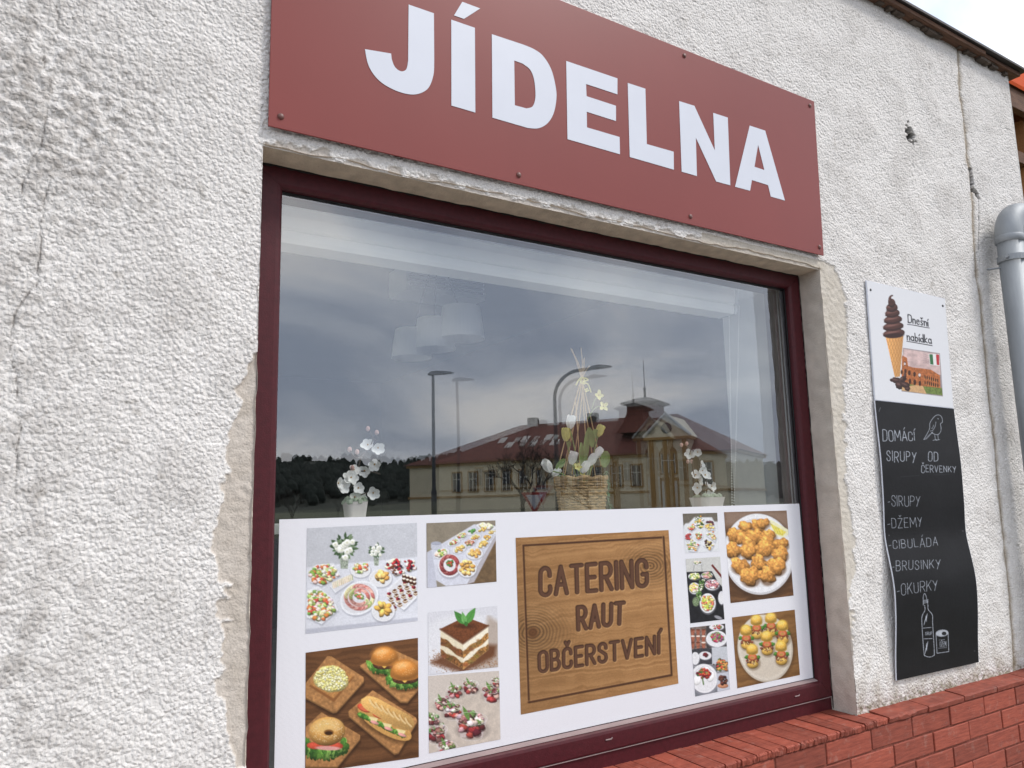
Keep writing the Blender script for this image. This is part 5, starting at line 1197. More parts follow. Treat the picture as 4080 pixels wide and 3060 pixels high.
# 10 -- fried nuggets on a plate with lemon
p = Paint(1470, 125, 1925, 725, 0.9, (150, 104, 64), 10); p.wood((126, 86, 52), (80, 50, 28), -4, 12, 0.8, 30)
p.poly([(1470, 125), (1925, 125), (1925, 300), (1470, 230)], (158, 132, 114), soft=60, alpha=0.8)
p.ell(1700, 430, 236, 268, (66, 44, 28), -8, soft=30, alpha=0.6); p.ell(1695, 408, 222, 256, (206, 204, 206), -8, soft=2); p.ell(1694, 402, 214, 248, (236, 236, 238), -8, soft=4); p.ell(1694, 398, 186, 216, (214, 212, 214), -8, soft=8); p.ell(1696, 404, 178, 206, (228, 226, 226), -8, soft=12)
p.poly([(1756, 205), (1770, 190), (1880, 252), (1884, 282), (1850, 305), (1800, 290)], (240, 236, 190), soft=2); p.poly([(1766, 212), (1868, 268), (1846, 292), (1804, 280)], (232, 214, 70), soft=5, tex=0.15)
for k in range(4): p.line([(1812 + 14 * k, 282), (1790 + 20 * k, 230 + 10 * k)], 2, (248, 240, 170), soft=2)
NG = [(1610, 235, 40, 34), (1690, 232, 44, 32), (1720, 212, 40, 28), (1545, 288, 44, 46), (1590, 305, 40, 34), (1670, 295, 52, 44), (1760, 290, 40, 34), (1745, 330, 44, 40), (1834, 345, 46, 36), (1535, 382, 44, 48), (1632, 345, 44, 38), (1630, 390, 46, 46), (1732, 375, 58, 50), (1830, 408, 46, 46), (1580, 482, 58, 44), (1694, 460, 48, 44), (1806, 482, 54, 52), (1640, 545, 58, 56), (1748, 538, 46, 54)]
for (x, y, rx, ry) in NG:
    p.ell(x + 5, y + ry * 0.3, rx * 1.08, ry * 1.0, (96, 54, 20), 0, soft=14, alpha=0.6)
    p.ell(x, y, rx * 1.1, ry * 1.08, (204, 136, 60), p.rng.uniform(-60, 60), soft=2, shade=0.62, tex=0.30, cell=11, wob=0.19)
    for k in range(14): a_ = p.rng.uniform(0, 6.28); q_ = p.rng.uniform(0, 0.8); p.ell(x + rx * q_ * math.cos(a_), y + ry * q_ * math.sin(a_), p.rng.uniform(4, 9), p.rng.uniform(3, 7), p.rng.choice([(226, 164, 84), (190, 118, 46), (216, 150, 70)]), p.rng.uniform(0, 180), soft=6, alpha=0.4)
p.grain(0.04)
print_sheet('photo_print', c_wd, [(1477, 143), (1871, 133), (1915, 668), (1518, 716)], p, PY, ban, M['print'])

# 11 -- plate of small sandwiches
p = Paint(1515, 745, 1965, 1265, 0.9, (150, 106, 60), 11); p.wood((158, 110, 58), (104, 68, 32), -6, 14, 0.8, 41)
p.ell(1742, 1010, 178, 216, (70, 46, 24), -8, soft=26, alpha=0.6); p.ell(1736, 1000, 174, 214, (196, 184, 164), -8, soft=2); p.ell(1734, 996, 166, 206, (220, 210, 192), -8, soft=5); p.ell(1736, 1000, 150, 188, (210, 198, 178), -8, soft=16)
for (x, y) in ((1683, 846), (1774, 832), (1846, 880), (1618, 910), (1748, 948), (1838, 1010), (1656, 1030)):
    p.ell(x + 6, y + 66, 46, 44, (120, 96, 70), soft=12, alpha=0.55); p.ell(x + 2, y + 70, 36, 28, (206, 158, 62), shade=0.6, tex=0.1)
    for k in range(40): a_ = p.rng.uniform(0, 6.28); q_ = p.rng.uniform(0, 1) ** 0.5; p.ell(x + 40 * q_ * math.cos(a_), y + 48 + 20 * q_ * math.sin(a_), 7, 4, p.rng.choice([(110, 60, 34), (86, 46, 28), (140, 84, 50), (150, 60, 40)]), p.rng.uniform(0, 180), soft=1.5, shade=0.4)
    for s_ in (-1, 1): p.ell(x + s_ * 36, y + 26, 14, 12, (70, 124, 40), s_ * 20, shade=0.5, tex=0.2, wob=0.2)
    for k in range(10): x0 = x + p.rng.uniform(-26, 26); y0 = y + p.rng.uniform(42, 62); p.line([(x0, y0), (x0 + p.rng.uniform(-10, 10), y0 + p.rng.uniform(4, 16))], 3, p.rng.choice([(244, 224, 150), (240, 196, 90)]))
    p.ell(x, y + 26, 29, 22, (206, 92, 44), shade=0.4); p.ell(x, y + 27, 19, 13, (222, 130, 84), soft=3); p.ell(x - 1, y + 30, 10, 6, (196, 150, 60), soft=2)
    bun(p, x - 2, y - 6, 37, 52, (232, 178, 62), 0, 12)
p.grain(0.03)
print_sheet('photo_print', c_wd, [(1527, 806), (1922, 757), (1955, 1168), (1561, 1252)], p, PY, ban, M['print'])

# ================================================================== ice-cream poster
IY = -0.010
pq = [(252, 193), (772, 316), (829, 1042), (310, 986)]
pp = [W(*c_po(*q_), IY) for q_ in pq]
pos = empty('ice_cream_sign', (0.5 * (pp[2].x + pp[3].x), IY, pp[3].z)); tag(pos, 'white board with a chocolate soft ice cream cone and the words Dnešní nabídka', 'sign')
MB().prism([rel(q_, pos) + Vector((0, 0.0006, 0)) for q_ in pp], (0, 0.006, 0)).build('backing_board', M['vinyl'], pos, bevel=0.0008)
p = Paint(240, 180, 840, 1050, 1.0, (226, 227, 230), 20)
for k in range(40):
    t = k / 39
for i, (y, x, w_) in enumerate(((545, 434, 72), (500, 430, 68), (455, 428, 60), (412, 424, 48), (375, 421, 38), (345, 420, 24))):
    p.ell(x, y, w_, 30, (74, 44, 38), -7, shade=0.35, soft=2); p.ell(x - w_ * 0.18, y - 9, w_ * 0.66, 8, (150, 108, 98), -10, soft=9, alpha=0.7); p.line([(x - w_ * 0.96, y + 16), (x, y + 22), (x + w_ * 0.94, y + 4)], 5, (40, 22, 20), soft=5, alpha=0.8)
p.poly(smooth_loop([(396, 345), (398, 315), (408, 296), (424, 290), (429, 296), (418, 304), (418, 320), (436, 336), (444, 350)]), (70, 42, 36), soft=2); p.line([(404, 330), (408, 308), (420, 298)], 4, (140, 100, 92), soft=3, alpha=0.8)
p.poly([(378, 562), (497, 562), (474, 828), (440, 835)], (222, 164, 98), soft=2, grad=((0.9, 0.1), -0.35))
for k in range(-6, 12):
    x0 = 378 + k * 20
    a_ = [(x0, 562), (x0 + 100, 832)]; b_ = [(x0 + 100, 562), (x0 - 10, 832)]
    for l_ in (a_, b_):
        q_ = []
        for i in range(24):
            t = i / 23; x = l_[0][0] + (l_[1][0] - l_[0][0]) * t; y = l_[0][1] + (l_[1][1] - l_[0][1]) * t
            f_ = (y - 562) / 270
            if 378 + 62 * f_ + 2 < x < 497 - 23 * f_ - 2: q_.append((x, y))
        if len(q_) > 1: p.line(q_, 3.2, (176, 112, 54), soft=2, alpha=0.85); p.line([(a2 + 2.5, b2) for a2, b2 in q_], 1.6, (244, 204, 146), soft=1.5, alpha=0.7)
p.ell(436, 560, 62, 16, (52, 30, 26), -4, soft=4)
# travel picture: old arena, field and flag stamp
p.poly([(494, 640), (738, 676), (758, 962), (484, 928)], (150, 140, 140), soft=2, tex=0.1); p.poly([(498, 646), (734, 682), (744, 820), (490, 760)], (206, 180, 176), soft=6, tex=0.12, cell=22)
p.poly([(484, 870), (752, 905), (756, 955), (486, 922)], (108, 126, 62), soft=3, tex=0.2, cell=8); p.poly([(486, 900), (620, 880), (650, 945), (486, 922)], (206, 166, 120), soft=4, tex=0.1)
p.poly([(488, 690), (520, 706), (528, 760), (560, 770), (610, 775), (680, 785), (738, 822), (742, 905), (640, 895), (530, 880), (484, 860)], (176, 104, 58), soft=2, tex=0.22, cell=8)
for (x, y, w_, h_) in [(506, 745, 7, 14), (486, 800, 6, 16), (510, 795, 8, 15), (536, 805, 9, 17), (570, 815, 9, 16), (604, 822, 9, 15), (540, 862, 9, 18), (572, 868, 10, 18), (606, 875, 9, 17)] + [(640 + 14 * k, 832 + 4 * k, 4.5, 12) for k in range(7)] + [(640 + 14 * k, 870 + 3 * k, 4.5, 13) for k in range(7)]:
    p.ell(x, y, w_, h_, (66, 36, 22), soft=2, shade=0.2); p.line([(x - w_ - 2, y - h_ * 0.2), (x - w_ - 2, y + h_)], 2.5, (222, 170, 112), alpha=0.7)
p.ell(604, 820, 8, 11, (226, 214, 208), soft=2); p.ell(506, 746, 6, 9, (226, 210, 206), soft=2)
for k in range(5): p.line(smooth_loop([(628, 690 + 12 * k), (644, 684 + 12 * k), (656, 694 + 12 * k), (672, 688 + 12 * k)]), 2, (150, 130, 140), alpha=0.7)
p.poly([(664, 680), (734, 682), (738, 760), (672, 752)], (234, 232, 230)); p.poly([(668, 683), (690, 683), (696, 751), (674, 749)], (52, 108, 66)); p.poly([(712, 684), (732, 685), (735, 755), (717, 753)], (186, 44, 52))
for (x, y, w_, h_, r_) in ((450, 856, 40, 20, 10), (490, 850, 34, 18, -38), (470, 888, 26, 26, 20), (510, 886, 34, 20, 25), (506, 828, 10, 26, 8), (524, 912, 18, 14, 0)):
    p.ell(x, y, w_, h_, (58, 38, 34), r_, shade=0.5, tex=0.15, wob=0.15); p.ell(x - w_ * 0.2, y - h_ * 0.3, w_ * 0.5, h_ * 0.25, (128, 100, 92), r_, soft=5, alpha=0.6)
for s_ in word('Dnešní', [(527, 420), (656, 448), (660, 498), (528, 472)], 0.17): p.line(s_, 6.6, (34, 34, 40), soft=1.5)
p.line([(524, 484), (668, 509)], 5, (34, 34, 40), soft=1.5)
for s_ in word('nabídka', [(520, 537), (678, 560), (683, 612), (522, 588)], 0.17): p.line(s_, 6.6, (34, 34, 40), soft=1.5)
p.line([(519, 597), (687, 626)], 5, (34, 34, 40), soft=1.5)
p.ell(280, 257, 6, 7, (40, 38, 36)); p.ell(757, 363, 6, 7, (40, 38, 36)); p.grain(0.01)
print_sheet('poster_print', c_po, [(255, 197), (770, 319), (826, 1038), (312, 983)], p, IY, pos, M['print'], step=2.0)

# ================================================================== chalkboard
kq_t = [c_po(311, 988), c_po(830, 1043)]; kq_b = [c_cb(898, 1029), c_cb(411, 1139)]
ident = lambda x, y: (x, y)
KY = -0.012
# the sheet is pinned at mid height and bows away from the wall above and below
z_t, z_b = W(*kq_t[0], KY).z, W(*kq_b[1], KY).z
xl_t, xl_b = W(*kq_t[0], KY).x, W(*kq_b[1], KY).x
kt = np.linspace(0, 1, 81)
ky = np.interp(kt, [0, 0.06, 0.22, 0.40, 0.50, 0.60, 0.68, 0.80, 0.90, 1.0], [-0.012, -0.013, -0.020, -0.016, -0.008, -0.025, -0.036, -0.030, -0.018, -0.010])
for _ in range(6): ky = np.convolve(np.pad(ky, 2, mode='edge'), [0.1, 0.2, 0.4, 0.2, 0.1], 'valid')
def k_warp(U, V): return np.interp(V, kt, ky) - KY
cbd = empty('chalkboard', (W(*kq_b[1], KY).x + 0.3, KY, z_b)); tag(cbd, 'black bowed chalk sheet listing homemade syrups under the ice cream board', 'chalkboard')
p = Paint(300, 950, 880, 2760 - 0, 1.0, (38, 38, 42), 31)
p = Paint(3470, 1580, 3910, 2730, 2.2, (27, 27, 30), 31)
nn = _noise2((p.h, p.w), 120, 4) * 0.5 + _noise2((p.h, p.w), 30, 6) * 0.3; p.a *= (0.82 + 0.42 * nn)[..., None].astype(np.float32)
def kp(c, pts): return [c(*q_) for q_ in pts]
CH = (206, 214, 226)
def chalk(c, pts, w_=2.0): p.line(kp(c, pts), w_, CH, soft=1.0, alpha=0.92, tex=0.5)
def cw(t_, c, q_, w_=2.2, gap=0.22, seed=1):
    for s_ in word(t_, kp(c, q_), gap, 0.05, seed): p.line(s_, w_, CH, soft=1.0, alpha=0.92, tex=0.5)
cw('DOMÁCÍ', c_po, [(360, 1182), (566, 1196), (572, 1252), (362, 1258)], 2.8, 0.2, 3)
cw('SIRUPY', c_po, [(386, 1322), (580, 1330), (580, 1392), (388, 1392)], 2.6, 0.24, 4)
cw('OD', c_po, [(662, 1325), (722, 1328), (726, 1384), (662, 1388)], 2.6, 0.25, 5)
cw('ČERVENKY', c_po, [(616, 1414), (842, 1424), (846, 1460), (616, 1464)], 2.3, 0.22, 6)
cw('-SIRUPY', c_cb, [(354, 38), (546, 42), (546, 98), (356, 104)], 1.9, 0.2, 7)
cw('-DŽEMY', c_cb, [(352, 172), (558, 168), (562, 222), (354, 232)], 1.9, 0.2, 8)
cw('-CIBULÁDA', c_cb, [(358, 304), (650, 284), (654, 336), (362, 356)], 1.9, 0.22, 9)
cw('-BRUSINKY', c_cb, [(378, 428), (666, 416), (668, 466), (380, 488)], 1.9, 0.22, 10)
cw('-OKURKY', c_cb, [(408, 566), (650, 540), (652, 596), (412, 636)], 1.9, 0.2, 11)
# bird
chalk(c_po, smooth_loop([(632, 1246), (668, 1180), (672, 1140), (690, 1108), (714, 1086), (738, 1086), (752, 1104), (754, 1132), (742, 1142), (746, 1170), (742, 1196), (724, 1214), (700, 1210), (682, 1200)]), 2.2)
chalk(c_po, smooth_loop([(632, 1246), (650, 1240), (676, 1212), (692, 1196)]), 2.0); chalk(c_po, smooth_loop([(712, 1130), (706, 1160), (690, 1186), (674, 1190)]), 2.0); chalk(c_po, smooth_loop([(696, 1150), (690, 1170), (682, 1172)]), 1.8)
chalk(c_po, [(642, 1240), (676, 1206)], 1.4); chalk(c_po, [(724, 1108), (728, 1110)], 3.0)
for x in (704, 724): chalk(c_po, [(x, 1212), (x + 4, 1248), (x - 12, 1252)], 2.0); chalk(c_po, [(x + 4, 1248), (x + 14, 1246)], 1.8)
# swing-top bottle and jar
chalk(c_cb, smooth_loop([(566, 690), (566, 640), (574, 620), (584, 640), (594, 690)]), 2.2); chalk(c_cb, smooth_loop([(574, 690), (576, 720), (560, 752), (558, 800), (570, 970), (580, 992), (606, 998), (626, 990), (632, 968), (622, 800), (620, 748), (596, 716), (594, 690)]), 2.6)
for k in range(9): chalk(c_cb, [(570 + k * 1.5, 800 - k * 7 + 8), (590 - k * 0.6, 740 + k * 6)], 1.8); chalk(c_cb, [(576 + k * 1.2, 980 - k * 8), (594 - k, 905 + k * 7)], 1.8)
chalk(c_cb, [(566, 826), (614, 822)], 2.4); chalk(c_cb, [(570, 890), (620, 888)], 2.4); cw('SIRUP', c_cb, [(578, 850), (618, 848), (618, 866), (578, 868)], 1.5, 0.25, 12)
for k in range(5): chalk(c_cb, [(566, 680 - k * 5), (596, 672 - k * 4)], 1.6)
chalk(c_cb, [(642, 862), (648, 976), (718, 966), (714, 856)], 2.4); p.poly(kp(c_cb, oval(678, 856, 36, 18, -6)), (196, 202, 212), soft=1.5); p.poly(kp(c_cb, oval(690, 858, 14, 11, -6)), (44, 44, 48), soft=1.5); chalk(c_cb, oval(678, 856, 37, 20, -6) + [oval(678, 856, 37, 20, -6)[0]], 1.8)
cw('DŽEM', c_cb, [(664, 908), (702, 904), (704, 936), (666, 938)], 1.6, 0.2, 13); chalk(c_cb, [(660, 898), (694, 894)], 1.4); chalk(c_cb, [(656, 946), (706, 942)], 1.4)
for (a_, b_) in (((345, 1035), (335, 1062)),): chalk(c_po, [a_, b_], 1.2)
p.ell(*c_po(812, 1086), 4, 4.5, (16, 16, 18)); p.ell(*c_cb(802, 248), 3, 3, (86, 86, 90)); p.ell(*c_cb(362, 274), 3, 3, (86, 86, 90)); p.ell(*c_cb(872, 962), 3, 3, (78, 78, 82))
p.line(kp(c_po, [(480, 1492), (600, 1484)]), 3, (96, 100, 108), soft=3, alpha=0.3); p.line(kp(c_po, [(700, 1480), (800, 1476)]), 3, (96, 100, 108), soft=3, alpha=0.3)
p.grain(0.05)
M['chalk'] = attr_mat('black_chalk_vinyl', 'paint', 0.5, 0.18, bump=0.1, bscale=60)
INK = 0.72
# front sheet with its white core edge behind
q4 = [kq_t[0], kq_t[1], kq_b[0], kq_b[1]]
sheet = print_sheet('writing_surface', ident, q4, p, KY, cbd, M['chalk'], step=1.6, warp=k_warp)
nk = 60; vs = []; qw = [W(*q_, KY) for q_ in q4]
for i in range(nk + 1):
    t = i / nk; yv = float(k_warp(None, np.array([t]))[0]) + KY
    l_ = qw[0].lerp(qw[3], t); r_ = qw[1].lerp(qw[2], t)
    for dy in (0.0012, 0.0045): vs += [(l_.x - 0.0035, yv + dy, l_.z), (r_.x + 0.0035, yv + dy, r_.z)]
fs = []
for i in range(nk):
    a_ = i * 4; fs += [(a_, a_ + 1, a_ + 5, a_ + 4), (a_ + 2, a_ + 6, a_ + 7, a_ + 3), (a_, a_ + 4, a_ + 6, a_ + 2), (a_ + 1, a_ + 3, a_ + 7, a_ + 5)]
fs += [(0, 2, 3, 1), (nk * 4, nk * 4 + 1, nk * 4 + 3, nk * 4 + 2)]
MB().add([rel(v, cbd) for v in vs], fs).build('backing_sheet', M['vinyl'], cbd)
M['screw'] = mat('dark_screw', rgb(52, 50, 50), 0.4, 0.5)
for q_ in ((280, 257), (757, 363)):
    w_ = W(*c_po(*q_), IY); o = MB().lathe([(0.0055, 0), (0.005, 0.0015), (0.0001, 0.0018)], 12).build('screw', M['screw'], pos, smooth=True); o.location = rel(w_, pos); o.rotation_euler = (math.pi / 2, 0, 0)
# ================================================================== behind the glass
RK = 1.0
M['petal'] = mat('white_petal', rgb(250, 249, 246), 0.6, var=0.05, scale=60)
M['petal'].node_tree.nodes['Principled BSDF'].inputs['Subsurface Weight'].default_value = 0.0
M['cream'] = mat('pale_yellow_petal', rgb(232, 226, 140), 0.6, var=0.1, scale=60)
M['pistil'] = mat('flower_heart', rgb(186, 150, 90), 0.7)
M['bud'] = mat('pink_bud', rgb(214, 170, 160), 0.6, var=0.15, scale=80)
M['stem'] = mat('brown_stem', rgb(88, 74, 66), 0.8, var=0.2, scale=60)
M['leafg'] = mat('soft_green_leaf', rgb(120, 146, 84), 0.6, var=0.2, scale=40)
M['moss'] = mat('pale_moss', rgb(178, 190, 168), 0.9, var=0.25, scale=90)
M['pot'] = mat('white_ceramic', rgb(232, 224, 220), 0.25, var=0.02, scale=6)
M['wicker'] = mat('wicker', rgb(176, 146, 104), 0.75, var=0.35, scale=60)
M['twig'] = mat('straw_twig', rgb(190, 160, 116), 0.8, var=0.25, scale=50)
M['plume'] = mat('green_plume', rgb(74, 128, 96), 0.8, var=0.3, scale=50)
M['shelfm'] = mat('white_shelf', rgb(206, 208, 204), 0.6, var=0.04, scale=8)
M['blind'] = mat('white_blind', rgb(240, 240, 234), 0.6, var=0.03, scale=5)
M['shade'] = mat('white_lamp_shade', rgb(238, 238, 234), 0.8, var=0.02, scale=6)
M['cord'] = mat('grey_cord', rgb(90, 90, 92), 0.6)
M['acm'] = mat('white_plastic_grille', rgb(224, 226, 226), 0.5, var=0.02)
M['slot'] = mat('dark_slot', rgb(60, 62, 66), 0.7)
SH_Y = 0.245
sz1, sz0 = W(1107, 2091, SH_Y).z, W(1107, 2129, SH_Y).z
shelf = empty('window_shelf', (1.57, 0.33, sz0)); tag(shelf, 'narrow white shelf board across the inside of the shop window', 'shelf')
MB().box(rel((GX0 - 0.005, SH_Y, sz0), shelf), rel((GX1 + 0.005, 0.425, sz1), shelf)).build('shelf_board', M['shelfm'], shelf, bevel=0.002)
for x_ in (GX0 - 0.008, GX1 - 0.022):
    MB().box(rel((x_, 0.29, sz0 - 0.06), shelf), rel((x_ + 0.03, 0.40, sz0 - 0.0005), shelf)).build('shelf_bracket', M['alu'], shelf)

def petal_mb(mb, c, out, up, L, w, cup=0.3, nu=5, nv=4):
    """A cupped petal from c along out; up is the side it opens to."""
    out = out.normalized(); side_ = out.cross(up).normalized(); up = side_.cross(out)
    vs = []
    for i in range(nu + 1):
        t = i / nu; wd = w * max(0.02, math.sin(math.pi * (0.05 + 0.89 * t))) ** 0.62
        for j in range(nv + 1):
            s_ = j / nv * 2 - 1
            vs.append(Vector(c) + out * (L * t) + side_ * (wd * s_) + up * (cup * L * (0.9 * t * t * 0.6 + 0.35 * s_ * s_ * math.sin(math.pi * t))))
    fs = [(i * (nv + 1) + j, i * (nv + 1) + j + 1, (i + 1) * (nv + 1) + j + 1, (i + 1) * (nv + 1) + j) for i in range(nu) for j in range(nv)]
    mb.add(vs, fs)
def blossom(parent, c, face, L, rr, mt='petal', n=5, cup=0.40, wide=0.47):
    mb = MB(); face = face.normalized(); a_ = face.orthogonal().normalized(); b_ = face.cross(a_); ph = rr.uniform(0, 6.28)
    for k in range(n):
        t = ph + 2 * math.pi * k / n + rr.uniform(-0.12, 0.12)
        petal_mb(mb, c, a_ * math.cos(t) + b_ * math.sin(t) + face * rr.uniform(0.1, 0.4), face, L * rr.uniform(0.88, 1.1), L * wide, cup)
    o = mb.build('blossom', M[mt], parent, smooth=True)
    MB().lathe([(0.0001, L * 0.22), (L * 0.10, L * 0.16), (L * 0.12, 0.0), (0.0001, -L * 0.05)], 8, tuple(Vector(c) + face * L * 0.1)).build('flower_heart', M['pistil'], o, smooth=True)
    return o
def ball(parent, name, c, r_, mt, sq=1.25):
    return MB().lathe([(0.0001, -r_ * sq)] + [(r_ * math.sin(math.pi * i / 6), -r_ * sq * math.cos(math.pi * i / 6)) for i in range(1, 6)] + [(0.0001, r_ * sq)], 10, tuple(c)).build(name, M[mt], parent, smooth=True)
def square_pot(parent, cx_, cy_, z0, z1, hw_top, hw_bot):
    mb = MB(); n = 24; prof = [(hw_bot, z0), (hw_top, z1), (hw_top * 0.92, z1), (hw_top * 0.88, z1 - 0.012)]
    vs = []; fs = []
    for (hw, z_) in prof:
        for k in range(n):
            t = 2 * math.pi * k / n; c, s_ = math.cos(t), math.sin(t); e_ = 0.35
            vs.append((cx_ + hw * math.copysign(abs(c) ** e_, c), cy_ + hw * math.copysign(abs(s_) ** e_, s_), z_))
    for i in range(len(prof) - 1):
        for k in range(n): a_ = i * n + k; b_ = i * n + (k + 1) % n; fs.append((a_, b_, b_ + n, a_ + n))
    fs += [tuple(range(n - 1, -1, -1)), tuple(3 * n + k for k in range(n))]
    mb.add(vs, fs); return mb.build('pot', M['pot'], parent, smooth=False)
def orchid(label, c, y, pot_x0, pot_x1, pot_y, flowers, buds, stems, seed, fs_):
    rr = random.Random(seed); a_ = W(*c(pot_x0, pot_y), y); b_ = W(*c(pot_x1, pot_y), y); ctr = (a_ + b_) / 2; hw = (b_.x - a_.x) / 2 * 0.80
    t = empty('orchid', (ctr.x, y, sz1)); tag(t, label, 'orchid', 'white orchids on the window shelf')
    square_pot(t, 0, 0, 0.0005, ctr.z - sz1, hw, hw * 0.80)
    mb = MB()
    for k in range(26):
        x_, y_ = rr.uniform(-0.8, 0.8) * hw, rr.uniform(-0.8, 0.8) * hw
        mb.lathe([(0.0001, 0.014), (0.009, 0.008), (0.011, 0.0), (0.0001, -0.006)], 6, (x_, y_, ctr.z - sz1 - 0.006 + rr.uniform(0, 0.010)))
    mb.build('moss', M['moss'], t, kind='stuff')
    to = lambda q_, dy=0.0: rel(W(*c(*q_), y + dy), t)
    for s_ in stems:
        pts = smooth_loop([tuple(to(q_, rr.uniform(-0.01, 0.01))) for q_ in s_], 4)
        MB().tube(pts, [0.0022 * (1 - 0.5 * i / len(pts)) for i in range(len(pts))], 6).build('stem', M['stem'], t, smooth=True)
    cam_to = Vector((-0.35, -1, 0.05))
    for (x_, y_) in flowers: blossom(t, to((x_, y_), rr.uniform(-0.03, 0.02)), cam_to + Vector((rr.uniform(-0.7, 0.9), rr.uniform(-0.2, 0.3), rr.uniform(-0.4, 0.6))), fs_ * rr.uniform(0.85, 1.1), rr)
    for (x_, y_) in buds: ball(t, 'bud', to((x_, y_), rr.uniform(-0.02, 0.02)), fs_ * 0.30, 'bud')
    return t
orchid('white artificial orchid in a square white pot with dark hills mirrored behind it', c_gl, 0.33, 372, 492, 1540,
       [(352, 1455), (372, 1470), (412, 1428), (400, 1432), (426, 1392), (477, 1395), (447, 1478), (517, 1500), (525, 1365), (540, 1287), (492, 1274), (430, 1520), (456, 1524)], [(493, 1195), (535, 1213), (407, 1293), (442, 1305), (420, 1380)],
       [[(430, 1530), (436, 1440), (462, 1330), (500, 1285), (516, 1240), (497, 1200)], [(436, 1440), (400, 1480), (360, 1460)], [(440, 1520), (480, 1500), (515, 1500)], [(462, 1330), (430, 1330), (408, 1296)], [(462, 1395), (520, 1400), (552, 1410)], [(516, 1240), (540, 1250), (536, 1215)]], 5, 0.0215)
orchid('white artificial orchid in a square white pot beside the bead chain', c_gr, 0.33, 1080, 1230, 1480,
       [(1098, 1425), (1120, 1288), (1130, 1322), (1144, 1350), (1108, 1382), (1182, 1416), (1156, 1418), (1088, 1348), (1100, 1210), (1055, 1222), (1150, 1468), (1175, 1470)], [(1003, 1165), (1035, 1157), (1042, 1265), (1064, 1265)],
       [[(1150, 1475), (1155, 1400), (1128, 1310), (1100, 1230), (1062, 1190), (1010, 1160)], [(1152, 1440), (1110, 1425)], [(1070, 1260), (1076, 1330), (1092, 1380)], [(1062, 1190), (1050, 1225)]], 8, 0.022)

# ---- wicker basket with spring flowers
ba, bb = W(*c_gr(250, 1372), 0.34), W(*c_gr(556, 1362), 0.34); bc = (ba + bb) / 2; BR = (bb.x - ba.x) / 2 * 0.93
bk = empty('flower_basket', (bc.x, 0.345, sz1)); tag(bk, 'wicker basket of artificial tulips with tied straw twigs on the window shelf', 'flower basket')
BH = bc.z - sz1
rr = random.Random(9); weave = MB(); nrow = 13; nst = 22
for i in range(nrow):
    z_ = 0.008 + (BH - 0.012) * i / (nrow - 1); R0 = BR * 0.5 * (1.62 + 0.30 * i / (nrow - 1)) * 0.55 * 2 / 1.1
    pts = []
    for k in range(nst * 3 + 1):
        t = 2 * math.pi * k / (nst * 3); off = 0.0045 * math.cos(nst / 2 * t * 1.0 + math.pi * i)
        pts.append(((R0 + off) * math.cos(t), (R0 + off) * math.sin(t) * 0.62, z_ + rr.uniform(-0.0012, 0.0012)))
    weave.tube(pts, 0.0046 * rr.uniform(0.85, 1.15), 6, cap=False)
weave.build('weave', M['wicker'], bk, smooth=True, kind='stuff')
st_ = MB()
for k in range(nst):
    t = 2 * math.pi * k / nst; st_.tube([(BR * 0.8 * math.cos(t), BR * 0.8 * math.sin(t) * 0.62, 0.0), (BR * 0.97 * math.cos(t), BR * 0.97 * math.sin(t) * 0.62, BH + 0.01)], 0.0025, 5)
st_.build('stakes', M['twig'], bk, kind='stuff')
rim_ = [(BR * 0.97 * math.cos(t), BR * 0.97 * math.sin(t) * 0.62, BH + 0.004 * math.sin(9 * t)) for t in [2 * math.pi * k / 48 for k in range(49)]]
MB().tube(rim_, 0.007, 8, cap=False).build('rim', M['wicker'], bk, smooth=True)
MB().lathe([(0.0001, BH - 0.02), (BR * 0.9, BH - 0.025)], 24, squash=(1, 0.62)).build('filling', M['moss'], bk)
tb = lambda q_, dy=0.0: rel(W(*c_gr(*q_), 0.345 + dy), bk)
for (q0, q1, q2) in (((285, 1360), (400, 800), (400, 582)), ((262, 1300), (390, 810), (450, 690)), ((345, 1340), (408, 800), (338, 585)), ((485, 1350), (408, 800), (415, 650)), ((520, 1290), (412, 800), (345, 590)), ((300, 1350), (402, 795), (420, 640)), ((440, 1300), (408, 805), (425, 700)), ((395, 1330), (368, 915), (366, 912))):
    pts = smooth_loop([tuple(tb(q_, rr.uniform(-0.03, 0.03) * (q_[1] > 1000))) for q_ in (q0, q1, q2)], 6)
    MB().tube(pts, [0.0021] * len(pts), 5).build('twig', M['twig'], bk)
MB().tube(smooth_loop([tuple(tb(q_)) for q_ in ((370, 805), (390, 770), (425, 765), (440, 775), (405, 790), (440, 800), (460, 850))], 4), 0.003, 5).tube([tuple(tb(q_)) for q_ in ((398, 760), (418, 762), (418, 800), (398, 796), (398, 760))], 0.004, 6).build('ribbon_bow', M['cream'], bk)
def tulip(q_, mt, L, tilt=0.0, dy=0.0):
    c = tb(q_, dy); mb = MB(); ax = Vector((tilt, -0.25, 1)).normalized(); a_ = ax.orthogonal().normalized(); b_ = ax.cross(a_)
    for k in range(6):
        t = 2 * math.pi * k / 6 + rr.uniform(-0.1, 0.1); d_ = a_ * math.cos(t) + b_ * math.sin(t)
        petal_mb(mb, c - ax * L * 0.5 + d_ * L * 0.12, ax + d_ * (0.34 if k % 2 else 0.22), -d_, L * 1.05, L * 0.34, 0.25)
    mb.build('tulip', M[mt], bk, smooth=True)
    foot = Vector((c.x * 0.3, c.y * 0.5, BH - 0.01))
    pts = smooth_loop([tuple(c - ax * L * 0.45), tuple((c + foot) / 2 + Vector((rr.uniform(-0.01, 0.01), 0, 0))), tuple(foot)], 5)
    MB().tube(pts, 0.0024, 6).build('stem', M['leafg'], bk)
